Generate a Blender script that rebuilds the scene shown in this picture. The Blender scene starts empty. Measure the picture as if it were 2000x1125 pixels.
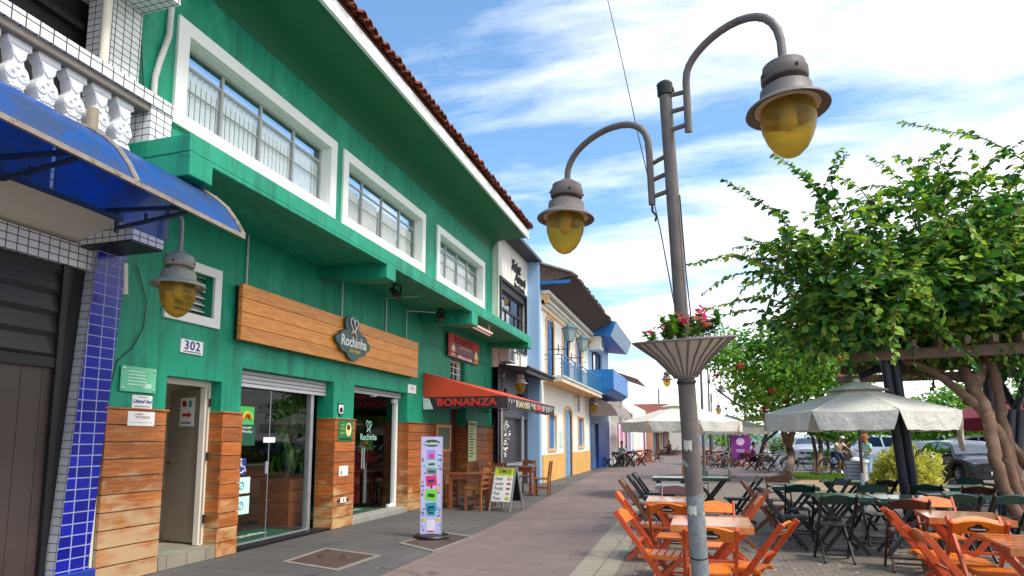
EXPOSURE=0.9
SUN_E=2.0
CLOUD_ROT=-0.75
CLOUD_LOC=(1.7,0.35,0)
CLOUD_LO,CLOUD_HI=.60,.89
CLOUD_C=(9.6,9.7,9.8)
CLOUD_C2=(7.4,7.6,8.0)
SKY_TINT=(1.25,1.52,1.56)

import bpy, math, random
from mathutils import Vector, Matrix, Euler
random.seed(7)
SC = bpy.context.scene
COL = SC.collection
PI = math.pi
def V(*a): return Vector(a)

# ------------------------------------------------------------------ mesh builder
class MB:
    def __init__(s): s.v=[]; s.f=[]; s.m=[]; s.s=[]
    def add(s, verts, faces, mi=0, smooth=False, M=None):
        o=len(s.v)
        for p in verts:
            p=Vector(p); s.v.append(M@p if M is not None else p)
        for f in faces:
            s.f.append([i+o for i in f]); s.m.append(mi); s.s.append(smooth)
        return s
    def bx(s, x0,x1,y0,y1,z0,z1, mi=0, M=None):
        x0,x1=min(x0,x1),max(x0,x1); y0,y1=min(y0,y1),max(y0,y1); z0,z1=min(z0,z1),max(z0,z1)
        return s.add([(x0,y0,z0),(x1,y0,z0),(x1,y1,z0),(x0,y1,z0),(x0,y0,z1),(x1,y0,z1),(x1,y1,z1),(x0,y1,z1)],
          [(0,3,2,1),(4,5,6,7),(0,1,5,4),(1,2,6,5),(2,3,7,6),(3,0,4,7)],mi,False,M)
    def bar(s, a, b, w, h, mi=0, up=(0,0,1)):
        a=Vector(a); b=Vector(b); d=b-a; L=d.length; d.normalize(); up=Vector(up)
        if abs(d.dot(up))>.98: up=Vector((1,0,0))
        y=up.cross(d).normalized(); z=d.cross(y)
        M=Matrix.Translation(a)@Matrix((d,y,z)).transposed().to_4x4()
        return s.bx(0,L,-w/2,w/2,-h/2,h/2,mi,M)
    def tube(s, pts, r, n=8, mi=0, cap=True, smooth=True):
        pts=[Vector(p) for p in pts]; k=len(pts)
        R=list(r) if isinstance(r,(list,tuple)) else [r]*k
        vs=[]; fs=[]; ref=None
        for i,p in enumerate(pts):
            d=(pts[min(i+1,k-1)]-pts[max(i-1,0)])
            if d.length<1e-9: d=Vector((0,0,1))
            d.normalize()
            if ref is None:
                ref=Vector((0,0,1)) if abs(d.z)<.9 else Vector((1,0,0))
            u=d.cross(ref)
            if u.length<1e-4: u=d.cross(Vector((.3,.9,.1)))
            u.normalize(); w=u.cross(d).normalized(); ref=w
            for j in range(n):
                a=2*PI*j/n; vs.append(p+(u*math.cos(a)+w*math.sin(a))*R[i])
        for i in range(k-1):
            for j in range(n):
                fs.append((i*n+j,i*n+(j+1)%n,(i+1)*n+(j+1)%n,(i+1)*n+j))
        s.add(vs,fs,mi,smooth)
        if cap:
            s.add(vs[:n],[tuple(range(n))],mi); s.add(vs[-n:],[tuple(reversed(range(n)))],mi)
        return s
    def lathe(s, prof, n=24, c=(0,0,0), mi=0, M=None, smooth=True):
        T=Matrix.Translation(Vector(c)); T=T@M if M is not None else T
        vs=[]; fs=[]
        for r,z in prof:
            for j in range(n):
                a=2*PI*j/n; vs.append((max(r,.0003)*math.cos(a),max(r,.0003)*math.sin(a),z))
        for i in range(len(prof)-1):
            for j in range(n):
                fs.append((i*n+j,i*n+(j+1)%n,(i+1)*n+(j+1)%n,(i+1)*n+j))
        return s.add(vs,fs,mi,smooth,T)
    def ball(s, c, r, n=10, mi=0, sc=(1,1,1)):
        k=max(4,n//2)
        return s.lathe([(r*math.sin(PI*i/k),-r*math.cos(PI*i/k)) for i in range(k+1)],n,c,mi,Matrix.Diagonal((*sc,1)))
    def prism(s, out, d, M=None, mi=0):      # outline in local xy extruded along local z
        n=len(out); vs=[(x,y,0) for x,y in out]+[(x,y,d) for x,y in out]
        fs=[tuple(reversed(range(n))),tuple(range(n,2*n))]+[(i,(i+1)%n,n+(i+1)%n,n+i) for i in range(n)]
        return s.add(vs,fs,mi,False,M)
    def build(s, name, mats, parent=None, bevel=0, sharp=None, mods=None):
        me=bpy.data.meshes.new(name)
        off=Vector((0,0,0)); p=parent
        while p is not None: off+=p.location; p=p.parent
        me.from_pydata([tuple(q-off) for q in s.v],[],s.f)
        if not isinstance(mats,(list,tuple)): mats=[mats]
        for m in mats: me.materials.append(m)
        me.polygons.foreach_set('material_index',s.m); me.polygons.foreach_set('use_smooth',s.s)
        me.update()
        uv=me.uv_layers.new(name='UVMap'); dat=[0.0]*(2*len(me.loops))
        for pl in me.polygons:
            n=pl.normal; ax=max(range(3),key=lambda i:abs(n[i])+(.001 if i==2 else 0))
            for li in pl.loop_indices:
                c=s.v[me.loops[li].vertex_index]
                u=(c.y,c.z) if ax==0 else ((c.x,c.z) if ax==1 else (c.x,c.y))
                dat[2*li],dat[2*li+1]=u
        uv.data.foreach_set('uv',dat)
        if any(s.s): me.set_sharp_from_angle(angle=math.radians(sharp or 40))
        o=bpy.data.objects.new(name,me); COL.objects.link(o)
        if parent is not None: o.parent=parent
        if bevel:
            b=o.modifiers.new('b','BEVEL'); b.width=bevel; b.segments=2; b.limit_method='ANGLE'
        return o

def tag(o,label=None,cat=None,group=None,kind=None):
    if label: o['label']=label
    if cat: o['category']=cat
    if group: o['group']=group
    if kind: o['kind']=kind
    return o
def thing(name,label,cat,loc=(0,0,0),group=None):
    o=bpy.data.objects.new(name,None); COL.objects.link(o); o.location=loc; o.empty_display_size=.1
    return tag(o,label,cat,group)
def copy_tree(o,parent=None):
    c=o.copy(); COL.objects.link(c)
    if parent is not None: c.parent=parent
    for ch in list(o.children): copy_tree(ch,c)
    return c
def put(o,x,y,rz,label,z=0,group=None,rx=0):
    o.location=(x,y,z); o.rotation_euler=(rx,0,math.radians(rz)); o['label']=label
    if group: o['group']=group
    return o
def frame(o,x,y,n=None):                 # matrix from a local frame: columns x, y, x cross y
    x=Vector(x).normalized(); y=Vector(y); y=(y-x*x.dot(y)).normalized(); z=x.cross(y)
    return Matrix.Translation(Vector(o))@Matrix((x,y,z)).transposed().to_4x4()
def FX(x,y,z): return frame((x,y,z),(0,1,0),(0,0,1))      # board on the facade: local x runs along the street
def FY(x,y,z): return frame((x,y,z),(1,0,0),(0,0,1))      # board facing back down the street
def arc(c,r,a0,a1,n,ex=(1,0,0),ez=(0,0,1)):
    c=Vector(c); ex=Vector(ex); ez=Vector(ez)
    return [c+ex*r*math.cos(math.radians(a0+(a1-a0)*i/n))+ez*r*math.sin(math.radians(a0+(a1-a0)*i/n)) for i in range(n+1)]
def text(name,body,size,M,m,parent=None,extrude=.002,align='CENTER',bold=0,shear=0,sx=1,spacing=1):
    cu=bpy.data.curves.new(name,'FONT'); cu.body=body; cu.size=size; cu.align_x=align; cu.align_y='CENTER'
    cu.extrude=extrude; cu.offset=bold*size; cu.shear=shear; cu.space_character=spacing; cu.resolution_u=3
    t=bpy.data.objects.new('tmp',cu); COL.objects.link(t)
    dg=bpy.context.evaluated_depsgraph_get(); me=bpy.data.meshes.new_from_object(t.evaluated_get(dg))
    bpy.data.objects.remove(t); bpy.data.curves.remove(cu)
    off=Vector((0,0,0)); p=parent
    while p is not None: off+=p.location; p=p.parent
    me.transform(Matrix.Translation(-off)@M@Matrix.Diagonal((sx,1,1,1)))
    me.materials.clear(); me.materials.append(m); me.name=name
    o=bpy.data.objects.new(name,me); COL.objects.link(o)
    if parent is not None: o.parent=parent
    return o

# ------------------------------------------------------------------ materials
def s2l(c):
    return tuple(((x/255)/12.92 if x/255<=.04045 else ((x/255+.055)/1.055)**2.4) for x in c)
MATS={}
class NT:
    def __init__(s,name):
        s.m=bpy.data.materials.new(name); s.m.use_nodes=True; s.t=s.m.node_tree; s.n=s.t.nodes; s.n.clear()
        s.out=s.n.new('ShaderNodeOutputMaterial')
    def N(s,t,ins=None,**kw):
        n=s.n.new('ShaderNode'+t)
        for k,v in kw.items(): setattr(n,k,v)
        for k,v in (ins or {}).items(): s.L(v,n.inputs[k])
        return n
    def L(s,v,sock):
        if isinstance(v,bpy.types.NodeSocket): s.t.links.new(v,sock)
        elif isinstance(v,bpy.types.Node): s.t.links.new(v.outputs[0],sock)
        else:
            if isinstance(v,tuple) and len(v)==3 and sock.type=='RGBA': v=(*v,1)
            sock.default_value=v
    def mixc(s,f,a,b,mode='MIX'):
        n=s.N('Mix',data_type='RGBA',blend_type=mode)
        s.L(f,n.inputs[0]); s.L(a,n.inputs[6]); s.L(b,n.inputs[7]); return n.outputs[2]
    def math(s,op,a,b=0.0,c=0.0):
        n=s.N('Math',operation=op); s.L(a,n.inputs[0]); s.L(b,n.inputs[1]); s.L(c,n.inputs[2]); return n.outputs[0]
    def ramp(s,f,stops):
        n=s.N('ValToRGB'); s.L(f,n.inputs[0]); e=n.color_ramp.elements
        while len(e)<len(stops): e.new(.5)
        for el,(p,c) in zip(e,stops):
            el.position=p; el.color=(*c,1) if len(c)==3 else c
        return n.outputs[0]
    def coord(s,which='Object',scale=(1,1,1)):
        tc=s.N('TexCoord'); mp=s.N('Mapping',{'Vector':tc.outputs[which],'Scale':scale}); return mp.outputs[0]
    def noise(s,vec,scale,detail=4,rough=.55,dist=0):
        return s.N('TexNoise',{'Vector':vec,'Scale':float(scale),'Detail':float(detail),'Roughness':rough,'Distortion':float(dist)}).outputs[0]
    def pbr(s,col,rough=.6,metal=0.0,bump=None,bstr=.2,bdist=.01,**kw):
        b=s.N('BsdfPrincipled'); s.L(col,b.inputs['Base Color']); s.L(rough,b.inputs['Roughness']); s.L(float(metal),b.inputs['Metallic'])
        for k,v in kw.items(): s.L(v,b.inputs[k])
        if bump is not None:
            bp=s.N('Bump',{'Height':bump,'Strength':float(bstr),'Distance':float(bdist)}); s.L(bp,b.inputs['Normal'])
        s.t.links.new(b.outputs[0],s.out.inputs[0]); return s.m
def sc(c,k): return tuple(min(1,x*k) for x in c)
def paint(name,rgb,rough=.6,var=.18,scale=3,bstr=.15,bscale=60,metal=0,spots=None,island=0,streak=None,**kw):
    """plain surface with uneven wear and fine bump; rgb in sRGB 0-255"""
    if name in MATS: return MATS[name]
    t=NT(name); c=s2l(rgb); v=t.coord('Object'); n=t.noise(v,scale,6,.6)
    col=t.ramp(n,[(.25,sc(c,1-var)),(.55,c),(.8,sc(c,1+var*.8))])
    if spots:
        n2=t.noise(v,spots[1],5,.7); col=t.mixc(t.ramp(n2,[(spots[2],(0,0,0)),(spots[2]+.12,(1,1,1))]),col,s2l(spots[0]))
    if streak:
        st=t.noise(t.coord('Object',(5,5,.35)),1.6,6,.7,.3); bl=t.noise(v,.55,4,.6)
        col=t.mixc(t.math('MULTIPLY',t.ramp(t.math('MULTIPLY_ADD',bl,.35,t.math('MULTIPLY',st,.8)),[(.56,(0,0,0)),(.72,(1,1,1))]),.75),col,s2l(streak[0]))
        st2=t.noise(t.coord('Object',(1.4,1.4,.9)),1.3,8,.72)
        col=t.mixc(t.math('MULTIPLY',t.ramp(st2,[(.52,(0,0,0)),(.68,(1,1,1))]),.5),col,s2l(streak[1]))
    if island:
        g=t.N('NewGeometry').outputs['Random Per Island']
        col=t.mixc(1.0,col,t.ramp(g,[(0,(1-island,)*3),(1,(1+island,)*3)]),'MULTIPLY')
    fine=t.noise(v,bscale,3)
    r=t.math('MULTIPLY_ADD',n,.25,rough-.12)
    MATS[name]=t.pbr(col,r,metal,fine,bstr,.004,**kw); return MATS[name]
def wood(name,rgb1,rgb2,rough=.5,gscale=(2,30,30),weather=None,coat=0,axis='u'):
    if name in MATS: return MATS[name]
    t=NT(name); a,b=s2l(rgb1),s2l(rgb2)
    g=t.N('NewGeometry').outputs['Random Per Island']
    uvn=t.N('TexCoord').outputs['UV']
    sh=t.N('CombineXYZ',{'X':t.math('MULTIPLY',g,37.0),'Y':t.math('MULTIPLY',g,11.0)})
    vec=t.N('VectorMath',{0:uvn,1:sh},operation='ADD')
    mp=t.N('Mapping',{'Vector':vec,'Scale':(1.3,16,1) if axis=='u' else (16,1.3,1)})
    gr=t.noise(mp,2.2,6,.65,.6)
    col=t.mixc(t.ramp(gr,[(.28,(0,0,0)),(.72,(1,1,1))]),sc(a,.74),b)
    col=t.mixc(1.0,col,t.ramp(g,[(0,(.70,.68,.70)),(.5,(1,1,1)),(1,(1.16,1.08,1.0))]),'MULTIPLY')
    bl=t.noise(t.N('Mapping',{'Vector':vec,'Scale':(.8,5,1)}),2.0,6,.7,.8); col=t.mixc(t.math('MULTIPLY',t.ramp(bl,[(.54,(0,0,0)),(.72,(1,1,1))]),.45),col,sc(a,.42))
    if weather:
        wn=t.noise(t.N('Mapping',{'Vector':vec,'Scale':(1.2,3,1)}),1.6,5,.65)
        z=t.N('SeparateXYZ',{0:uvn}).outputs[1]
        wz=t.math('MULTIPLY_ADD',z,-weather[2],weather[1])
        f=t.math('ADD',wn,wz)
        col=t.mixc(t.ramp(f,[(.52,(0,0,0)),(.72,(.85,)*3)]),col,s2l(weather[0]))
    MATS[name]=t.pbr(col,t.math('MULTIPLY_ADD',gr,.2,rough-.1),0,gr,.25,.003,**({'Coat Weight':coat,'Coat Roughness':.12} if coat else {})); return MATS[name]
def tiles(name,rgb,grout,w,h,mortar=.006,rough=.18,var=.06,dirt=.25,offset=0,bumpd=.003,dirtc=(60,55,48),var2=None,bias=0):
    if name in MATS: return MATS[name]
    t=NT(name); c=s2l(rgb); uv=t.N('TexCoord').outputs['UV']
    br=t.N('TexBrick',{'Vector':uv,'Color1':sc(c,1-var),'Color2':var2 and s2l(var2) or sc(c,1+var),'Mortar':s2l(grout),'Scale':1.0,'Mortar Size':mortar,'Mortar Smooth':.1,'Bias':float(bias),'Brick Width':w,'Row Height':h},offset=offset,offset_frequency=2,squash=1)
    v=t.coord('Object'); n=t.noise(v,1.7,7,.65)
    col=t.mixc(t.math('MULTIPLY',t.ramp(n,[(.45,(0,0,0)),(.75,(1,1,1))]),dirt),br.outputs[0],s2l(dirtc))
    n3=t.noise(v,45,3)
    r=t.math('ADD',t.math('MULTIPLY_ADD',br.outputs[1],.5,rough),t.math('MULTIPLY',n,.2))
    hgt=t.math('ADD',t.math('SUBTRACT',1.0,br.outputs[1]),t.math('MULTIPLY',n3,.12))
    MATS[name]=t.pbr(col,r,0,hgt,.6,bumpd); return MATS[name]
def glass(name,tint=(.85,.9,.9),refl=1.0,rough=.02):
    if name in MATS: return MATS[name]
    t=NT(name); tr=t.N('BsdfTransparent',{'Color':tint}); gl=t.N('BsdfGlossy',{'Color':(.95,.97,1.0),'Roughness':rough})
    fr=t.N('Fresnel',{'IOR':1.0+.5*refl}); f=t.math('MULTIPLY',t.math('MULTIPLY',fr,1.4),t.math('SUBTRACT',1.0,t.N('NewGeometry').outputs['Backfacing']))
    nz=t.noise(t.coord('Object'),1.5,2); bp=t.N('Bump',{'Height':nz,'Strength':.03,'Distance':.02}); t.L(bp,gl.inputs['Normal'])
    mx=t.N('MixShader',{0:f,1:tr,2:gl}); t.t.links.new(mx.outputs[0],t.out.inputs[0]); MATS[name]=t.m; return t.m
def leafmat(name,dark,mid,light,trans=.35):
    if name in MATS: return MATS[name]
    t=NT(name); g=t.N('NewGeometry').outputs['Random Per Island']
    n=t.noise(t.coord('Object'),1.1,3)
    f=t.math('ADD',t.math('MULTIPLY',g,.65),t.math('MULTIPLY_ADD',n,1.0,-.33))
    col=t.ramp(f,[(.1,s2l(dark)),(.45,s2l(mid)),(.85,s2l(light))])
    d=t.N('BsdfPrincipled',{'Base Color':col,'Roughness':.42,'Specular IOR Level':.4})
    tl=t.N('BsdfTranslucent',{'Color':t.mixc(1.0,col,(1.3,1.35,.55),'MULTIPLY')})
    mx=t.N('MixShader',{0:trans,1:d,2:tl}); t.t.links.new(mx.outputs[0],t.out.inputs[0]); MATS[name]=t.m; return t.m
def emis(name,rgb,k):
    t=NT(name); e=t.N('Emission',{'Color':s2l(rgb),'Strength':k}); t.t.links.new(e.outputs[0],t.out.inputs[0]); return t.m

# ------------------------------------------------------------------ camera, sky, sun
cam=bpy.data.cameras.new('camera'); co=bpy.data.objects.new('camera',cam); COL.objects.link(co)
cam.sensor_fit='HORIZONTAL'; cam.sensor_width=36; cam.lens=36*1222/2000; cam.shift_y=(718-562.5)/2000
cam.clip_start=.05; cam.clip_end=2000
co.location=(0,0,1.5); co.rotation_euler=(PI/2+.1150,0,.2937)
SC.camera=co
SC.view_settings.view_transform='Standard'; SC.view_settings.look='None'; SC.view_settings.gamma=1
SC.view_settings.exposure=EXPOSURE
SC.cycles.max_bounces=10; SC.cycles.transparent_max_bounces=24
SUN_EL,SUN_AZ=math.radians(56),math.radians(-18)    # azimuth of the sun measured from +X towards +Y
sd=Vector((math.cos(SUN_EL)*math.cos(SUN_AZ),math.cos(SUN_EL)*math.sin(SUN_AZ),math.sin(SUN_EL)))
sl=bpy.data.lights.new('sun','SUN'); sl.energy=SUN_E; sl.angle=math.radians(14); sl.color=(1,.95,.87)
so=bpy.data.objects.new('sun',sl); COL.objects.link(so); so.rotation_euler=sd.to_track_quat('Z','Y').to_euler()
W=bpy.data.worlds.new('World'); SC.world=W; W.use_nodes=True
wt=W.node_tree; wn=wt.nodes; wn.clear()
def WN(t,ins=None,**kw):
    n=wn.new('ShaderNode'+t)
    for k,v in kw.items(): setattr(n,k,v)
    for k,v in (ins or {}).items():
        if isinstance(v,bpy.types.NodeSocket): wt.links.new(v,n.inputs[k])
        else: n.inputs[k].default_value=v
    return n
def WM(op,a,b=0.0,c=0.0): return WN('Math',{0:a,1:b,2:c},operation=op).outputs[0]
sky=WN('TexSky',sky_type='NISHITA',sun_disc=False,sun_elevation=SUN_EL,sun_rotation=PI/2-SUN_AZ,altitude=10,air_density=1.0,dust_density=.6,ozone_density=2.2)
tc=WN('TexCoord'); sx=WN('SeparateXYZ',{0:tc.outputs['Generated']})
zz=WM('MAXIMUM',sx.outputs[2],0.0); den=WM('ADD',zz,.16)
px=WM('DIVIDE',sx.outputs[0],den); py=WM('DIVIDE',sx.outputs[1],den)
pv=WN('CombineXYZ',{0:px,1:py,2:0.0})
mp=WN('Mapping',{'Vector':pv.outputs[0],'Rotation':(0,0,CLOUD_ROT),'Scale':(.62,2.1,1),'Location':CLOUD_LOC})
n1=WN('TexNoise',{'Vector':mp.outputs[0],'Scale':1.0,'Detail':9.0,'Roughness':.56,'Distortion':.25})
mp2=WN('Mapping',{'Vector':pv.outputs[0],'Rotation':(0,0,CLOUD_ROT+.25),'Scale':(1.4,3.2,1),'Location':(3.1,1.2,0)})
n2=WN('TexNoise',{'Vector':mp2.outputs[0],'Scale':1.6,'Detail':8.0,'Roughness':.62,'Distortion':.3})
# more cloud towards the right of the street and near the horizon
bias=WM('MULTIPLY_ADD',sx.outputs[0],.36,.0)
hz=WM('MULTIPLY',WM('POWER',WM('SUBTRACT',1.0,zz),5.0),.34)
dens=WM('ADD',WM('ADD',WM('MULTIPLY_ADD',n1.outputs[0],1.0,WM('MULTIPLY',n2.outputs[0],.35)),bias),hz)
cr=WN('ValToRGB',{0:dens}); e=cr.color_ramp.elements; e[0].position=CLOUD_LO; e[0].color=(0,0,0,1); e[1].position=CLOUD_HI; e[1].color=(1,1,1,1)
shade=WN('ValToRGB',{0:n2.outputs[0]}); e=shade.color_ramp.elements; e[0].position=.3; e[0].color=(*CLOUD_C2,1); e[1].position=.62; e[1].color=(*CLOUD_C,1)
skt=WN('Mix',{0:1.0,6:sky.outputs[0],7:(*SKY_TINT,1)},data_type='RGBA',blend_type='MULTIPLY')
mxw=WN('Mix',{0:cr.outputs[0],6:skt.outputs[2],7:shade.outputs[0]},data_type='RGBA')
bg=WN('Background',{0:mxw.outputs[2],1:.1}); wo=WN('OutputWorld',{0:bg.outputs[0]})

# ------------------------------------------------------------------ shared materials
M_white=paint('white paint',(235,236,232),.55,.06,2,.1)
M_whited=paint('weathered white plaster',(228,226,218),.7,.1,1.2,.3,40,spots=((176,170,158),2.3,.66),streak=((170,164,150),(240,238,232)))
M_cream=paint('cream plaster',(222,216,200),.8,.1,1.5,.3,40)
M_green=paint('green plaster',(0,146,112),.6,.12,1.1,.35,35,spots=((12,126,100),1.6,.60),streak=((4,96,78),(58,176,150)))
M_greenshade=paint('shaded green plaster',(0,102,60),.6,.10,1.1,.3,35)  # darkened copy of the wall green: eave shade painted into the soffit colour
M_steel=paint('painted grey steel',(104,94,92),.5,.14,5,.15,80)
M_alu=paint('brushed aluminium',(190,194,198),.32,.08,6,.08,90,metal=.7)
M_dark=paint('dark metal',(40,38,40),.5,.2,6,.15,70)
M_black=paint('black plastic',(22,22,24),.45,.15,8,.1,80)
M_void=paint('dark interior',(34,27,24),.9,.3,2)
M_conc=paint('concrete',(150,146,138),.85,.14,3,.4,50,spots=((104,100,94),4,.6))
M_wood=wood('honey cladding boards',(230,128,36),(250,176,80),.45,coat=.08)
M_clad=wood('weathered cladding boards',(150,76,30),(196,116,54),.5,weather=((206,172,122),.16,.24))
M_clad2=wood('sun bleached cladding boards',(148,76,34),(200,124,62),.5,weather=((188,160,122),.24,.17))
M_tile=paint('terracotta',(132,66,44),.75,.3,5,.4,40,spots=((58,40,34),9,.55),island=.35)
M_glass=glass('window glass',(.93,.96,.97),1.1)
M_clear=glass('shop glass',(.93,.96,.95),.55)
M_trans=paint('pale blind',(244,246,244),.7,.04,4)
M_grey=paint('light grey',(200,202,206),.5,.06,3)
M_red=paint('red paint',(196,34,30),.5,.1)
M_yellow=paint('yellow paint',(226,196,50),.5,.1)
M_orange=paint('orange trim',(228,174,112),.6,.12,2,.2)
M_ink=paint('dark ink',(26,28,34),.6,.05)
M_inkg=paint('green ink',(14,84,62),.5,.06)
M_inkb=paint('blue ink',(30,50,140),.5,.06)
M_paper=paint('white paper',(240,240,236),.6,.03,6)
M_pink=paint('pink ink',(228,40,120),.5,.05)
M_teal=paint('teal ink',(40,160,180),.5,.05)
M_lime=paint('lime ink',(120,214,60),.5,.05)
M_lilac=paint('lilac ink',(196,190,236),.5,.05)
M_purple=paint('purple cloth',(122,28,124),.6,.12)
M_blue=paint('strong blue paint',(22,112,184),.45,.14,2.5,.15)
M_blued=paint('deep blue paint',(20,62,140),.5,.15,2)
M_bluel=paint('pale blue plaster',(150,186,222),.6,.08,1.5)

# ------------------------------------------------------------------ ground
def sheet(name,poly,z,m):
    me=MB(); me.add([(x,y,z) for x,y in poly],[tuple(range(len(poly)))])
    o=me.build(name,m); return tag(o,kind='structure')
def mat_paving(name,c1,c2,grout,w,h,mort,dirt,spk=None,rough=.75):
    t=NT(name); uv=t.N('TexCoord').outputs['UV']
    wv=t.N('VectorMath',{0:uv,1:t.N('VectorMath',{0:t.N('TexNoise',{'Vector':uv,'Scale':5.0,'Detail':2.0}).outputs[1],1:(.02,.02,.02)},operation='MULTIPLY')},operation='ADD')
    br=t.N('TexBrick',{'Vector':wv,'Color1':s2l(c1),'Color2':s2l(c2),'Mortar':s2l(grout),'Scale':1.0,'Mortar Size':mort,'Mortar Smooth':.4,'Brick Width':w,'Row Height':h},offset=.5 if spk else 0,offset_frequency=2)
    big=t.noise(uv,.35,6,.6); mid=t.noise(uv,2.4,7,.7); fine=t.noise(uv,60,4,.7)
    col=t.mixc(1.0,br.outputs[0],t.ramp(big,[(.3,(.72,.72,.72)),(.7,(1.2,1.18,1.16))]),'MULTIPLY')
    col=t.mixc(t.math('MULTIPLY',t.ramp(mid,[(.5,(0,0,0)),(.74,(1,1,1))]),.55),col,s2l(dirt))
    col=t.mixc(1.0,col,t.ramp(fine,[(.3,(.72,.72,.72)),(.7,(1.25,1.25,1.25))]),'MULTIPLY')
    if spk:
        sp=t.N('TexVoronoi',{'Vector':uv,'Scale':9.0,'Randomness':1.0},feature='F1')
        pick=t.N('SeparateColor',{0:sp.outputs[1]}).outputs[0]
        f=t.math('MULTIPLY',t.math('GREATER_THAN',pick,.86),t.math('LESS_THAN',sp.outputs[0],.22))
        col=t.mixc(t.math('MULTIPLY',f,.7),col,s2l(spk))
    ck=t.N('TexVoronoi',{'Vector':t.N('VectorMath',{0:uv,1:t.N('VectorMath',{0:t.N('TexNoise',{'Vector':uv,'Scale':1.3,'Detail':6.0}).outputs[1],1:(.9,.9,.9)},operation='MULTIPLY')},operation='ADD'),'Scale':.33},feature='DISTANCE_TO_EDGE')
    ckf=t.math('MULTIPLY',t.math('LESS_THAN',ck.outputs[0],.006),t.math('GREATER_THAN',mid,.47)); col=t.mixc(t.math('MULTIPLY',ckf,.6),col,sc(s2l(grout),.5))
    gum=t.N('TexVoronoi',{'Vector':uv,'Scale':3.4,'Randomness':1.0},feature='F1'); gp=t.N('SeparateColor',{0:gum.outputs[1]})
    gf=t.math('MULTIPLY',t.math('GREATER_THAN',gp.outputs[0],.55),t.math('LESS_THAN',t.math('ADD',gum.outputs[0],t.math('MULTIPLY_ADD',fine,.04,-.02)),t.math('MULTIPLY',gp.outputs[1],.09)))
    col=t.mixc(t.math('MULTIPLY',gf,.5),col,t.mixc(t.math('GREATER_THAN',gp.outputs[2],.6),sc(s2l(c1),.35),sc(s2l(c1),1.9)))
    hgt=t.math('ADD',t.math('SUBTRACT',1.0,br.outputs[1]),t.math('MULTIPLY',fine,.5))
    return t.pbr(col,t.math('MULTIPLY_ADD',mid,.25,rough-.15),0,hgt,.45,.006)
M_asph=mat_paving('car park asphalt',(96,94,96),(90,88,90),(86,84,84),3,3,.004,(74,72,72))
M_prom=mat_paving('reddish paving tiles',(122,106,100),(116,101,95),(98,86,81),.42,.42,.006,(98,84,80))
M_side=mat_paving('grey sidewalk concrete',(92,90,88),(84,82,81),(66,64,62),1.9,1.25,.008,(66,64,62))
M_mosa=mat_paving('grey stone setts',(132,120,106),(116,106,95),(90,82,73),.16,.11,.009,(98,88,76),(206,196,178))
M_tact=mat_paving('ribbed tactile tiles',(168,160,142),(156,148,132),(112,104,90),.4,.05,.012,(140,130,112))
M_soil=mat_paving('bare sandy soil',(172,146,112),(160,134,102),(160,134,102),2,2,.002,(130,104,76))
sheet('ground',[(-300,-60),(300,-60),(300,600),(-300,600)],-.016,M_asph)
sheet('plaza',[(-1.2,-6),(16,-6),(13,26),(14,30.3),(2.6,31.2),(3.6,60),(-1.2,60)],-.012,M_mosa)
sheet('promenade',[(-7,-6),(-1.15,-6),(-1.3,9),(-1.5,14),(-1.2,19),(2.6,24),(3.4,31),(3.2,60),(2,140),(-9,140),(-9,60)],-.008,M_prom)
sheet('sidewalk',[(-8,-6),(-3.45,-6),(-3.52,8),(-3.62,11.4),(-3.93,15.7),(-4.3,21),(-4.7,28.2),(-5.05,40),(-5.3,52),(-9,60)],-.004,M_side)
sheet('tactile_path',[(-1.35,-6),(-.87,-6),(-.99,7.2),(-1.08,11.06),(-1.18,19),(-1.62,19),(-1.56,11.06),(-1.47,7.2)],0,M_tact)
sheet('bare_soil',[(2.3,21.5),(5.2,20.5),(9,20.8),(9.2,23),(6.2,26.2),(3.6,26.4)],-.006,M_soil)
kb=MB()
kb.bx(3.2,14.5,30.5,30.68,-.016,.12); kb.bx(8.2,8.35,20.4,30.5,-.016,.10)
tag(kb.build('kerb',M_conc,bevel=.015),kind='structure')
# lawn: one object of blades over a green sheet
random.seed(3)
g=MB(); g.add([(3.5,26.6,.0),(8.15,26.4,.0),(8.15,30.45,.0),(3.6,30.45,.0)],[(0,1,2,3)],1)
for i in range(5200):
    x=random.uniform(3.5,8.1); y=random.uniform(26.5,30.4); a=random.uniform(0,PI); h=random.uniform(.05,.12); w=.018
    dx,dy=math.cos(a)*w,math.sin(a)*w
    g.add([(x-dx,y-dy,0),(x+dx,y+dy,0),(x+random.uniform(-.05,.05),y+random.uniform(-.05,.05),h)],[(0,1,2)])
tag(g.build('lawn',[leafmat('grass',(50,84,22),(92,132,36),(134,160,60)),paint('turf',(70,96,36),.9,.3,4)]),kind='stuff')
# fallen leaves
random.seed(11); lf=MB()
for i in range(150):
    x=random.uniform(-3.2,4.6); y=random.uniform(3.5,17) ; a=random.uniform(0,6.28); r=random.uniform(.012,.03)
    if random.random()<.6: x=random.uniform(0.0,4.5)
    z=.003+random.uniform(0,.004); c,s_=math.cos(a)*r,math.sin(a)*r
    lf.add([(x-c,y-s_,z),(x+s_*.5,y-c*.5,z+.006),(x+c,y+s_,z),(x-s_*.5,y+c*.5,z+.004)],[(0,1,2,3)])
tag(lf.build('fallen_leaves',leafmat('dry leaves',(120,84,40),(176,132,70),(210,190,150),.1)),kind='stuff')

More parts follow.
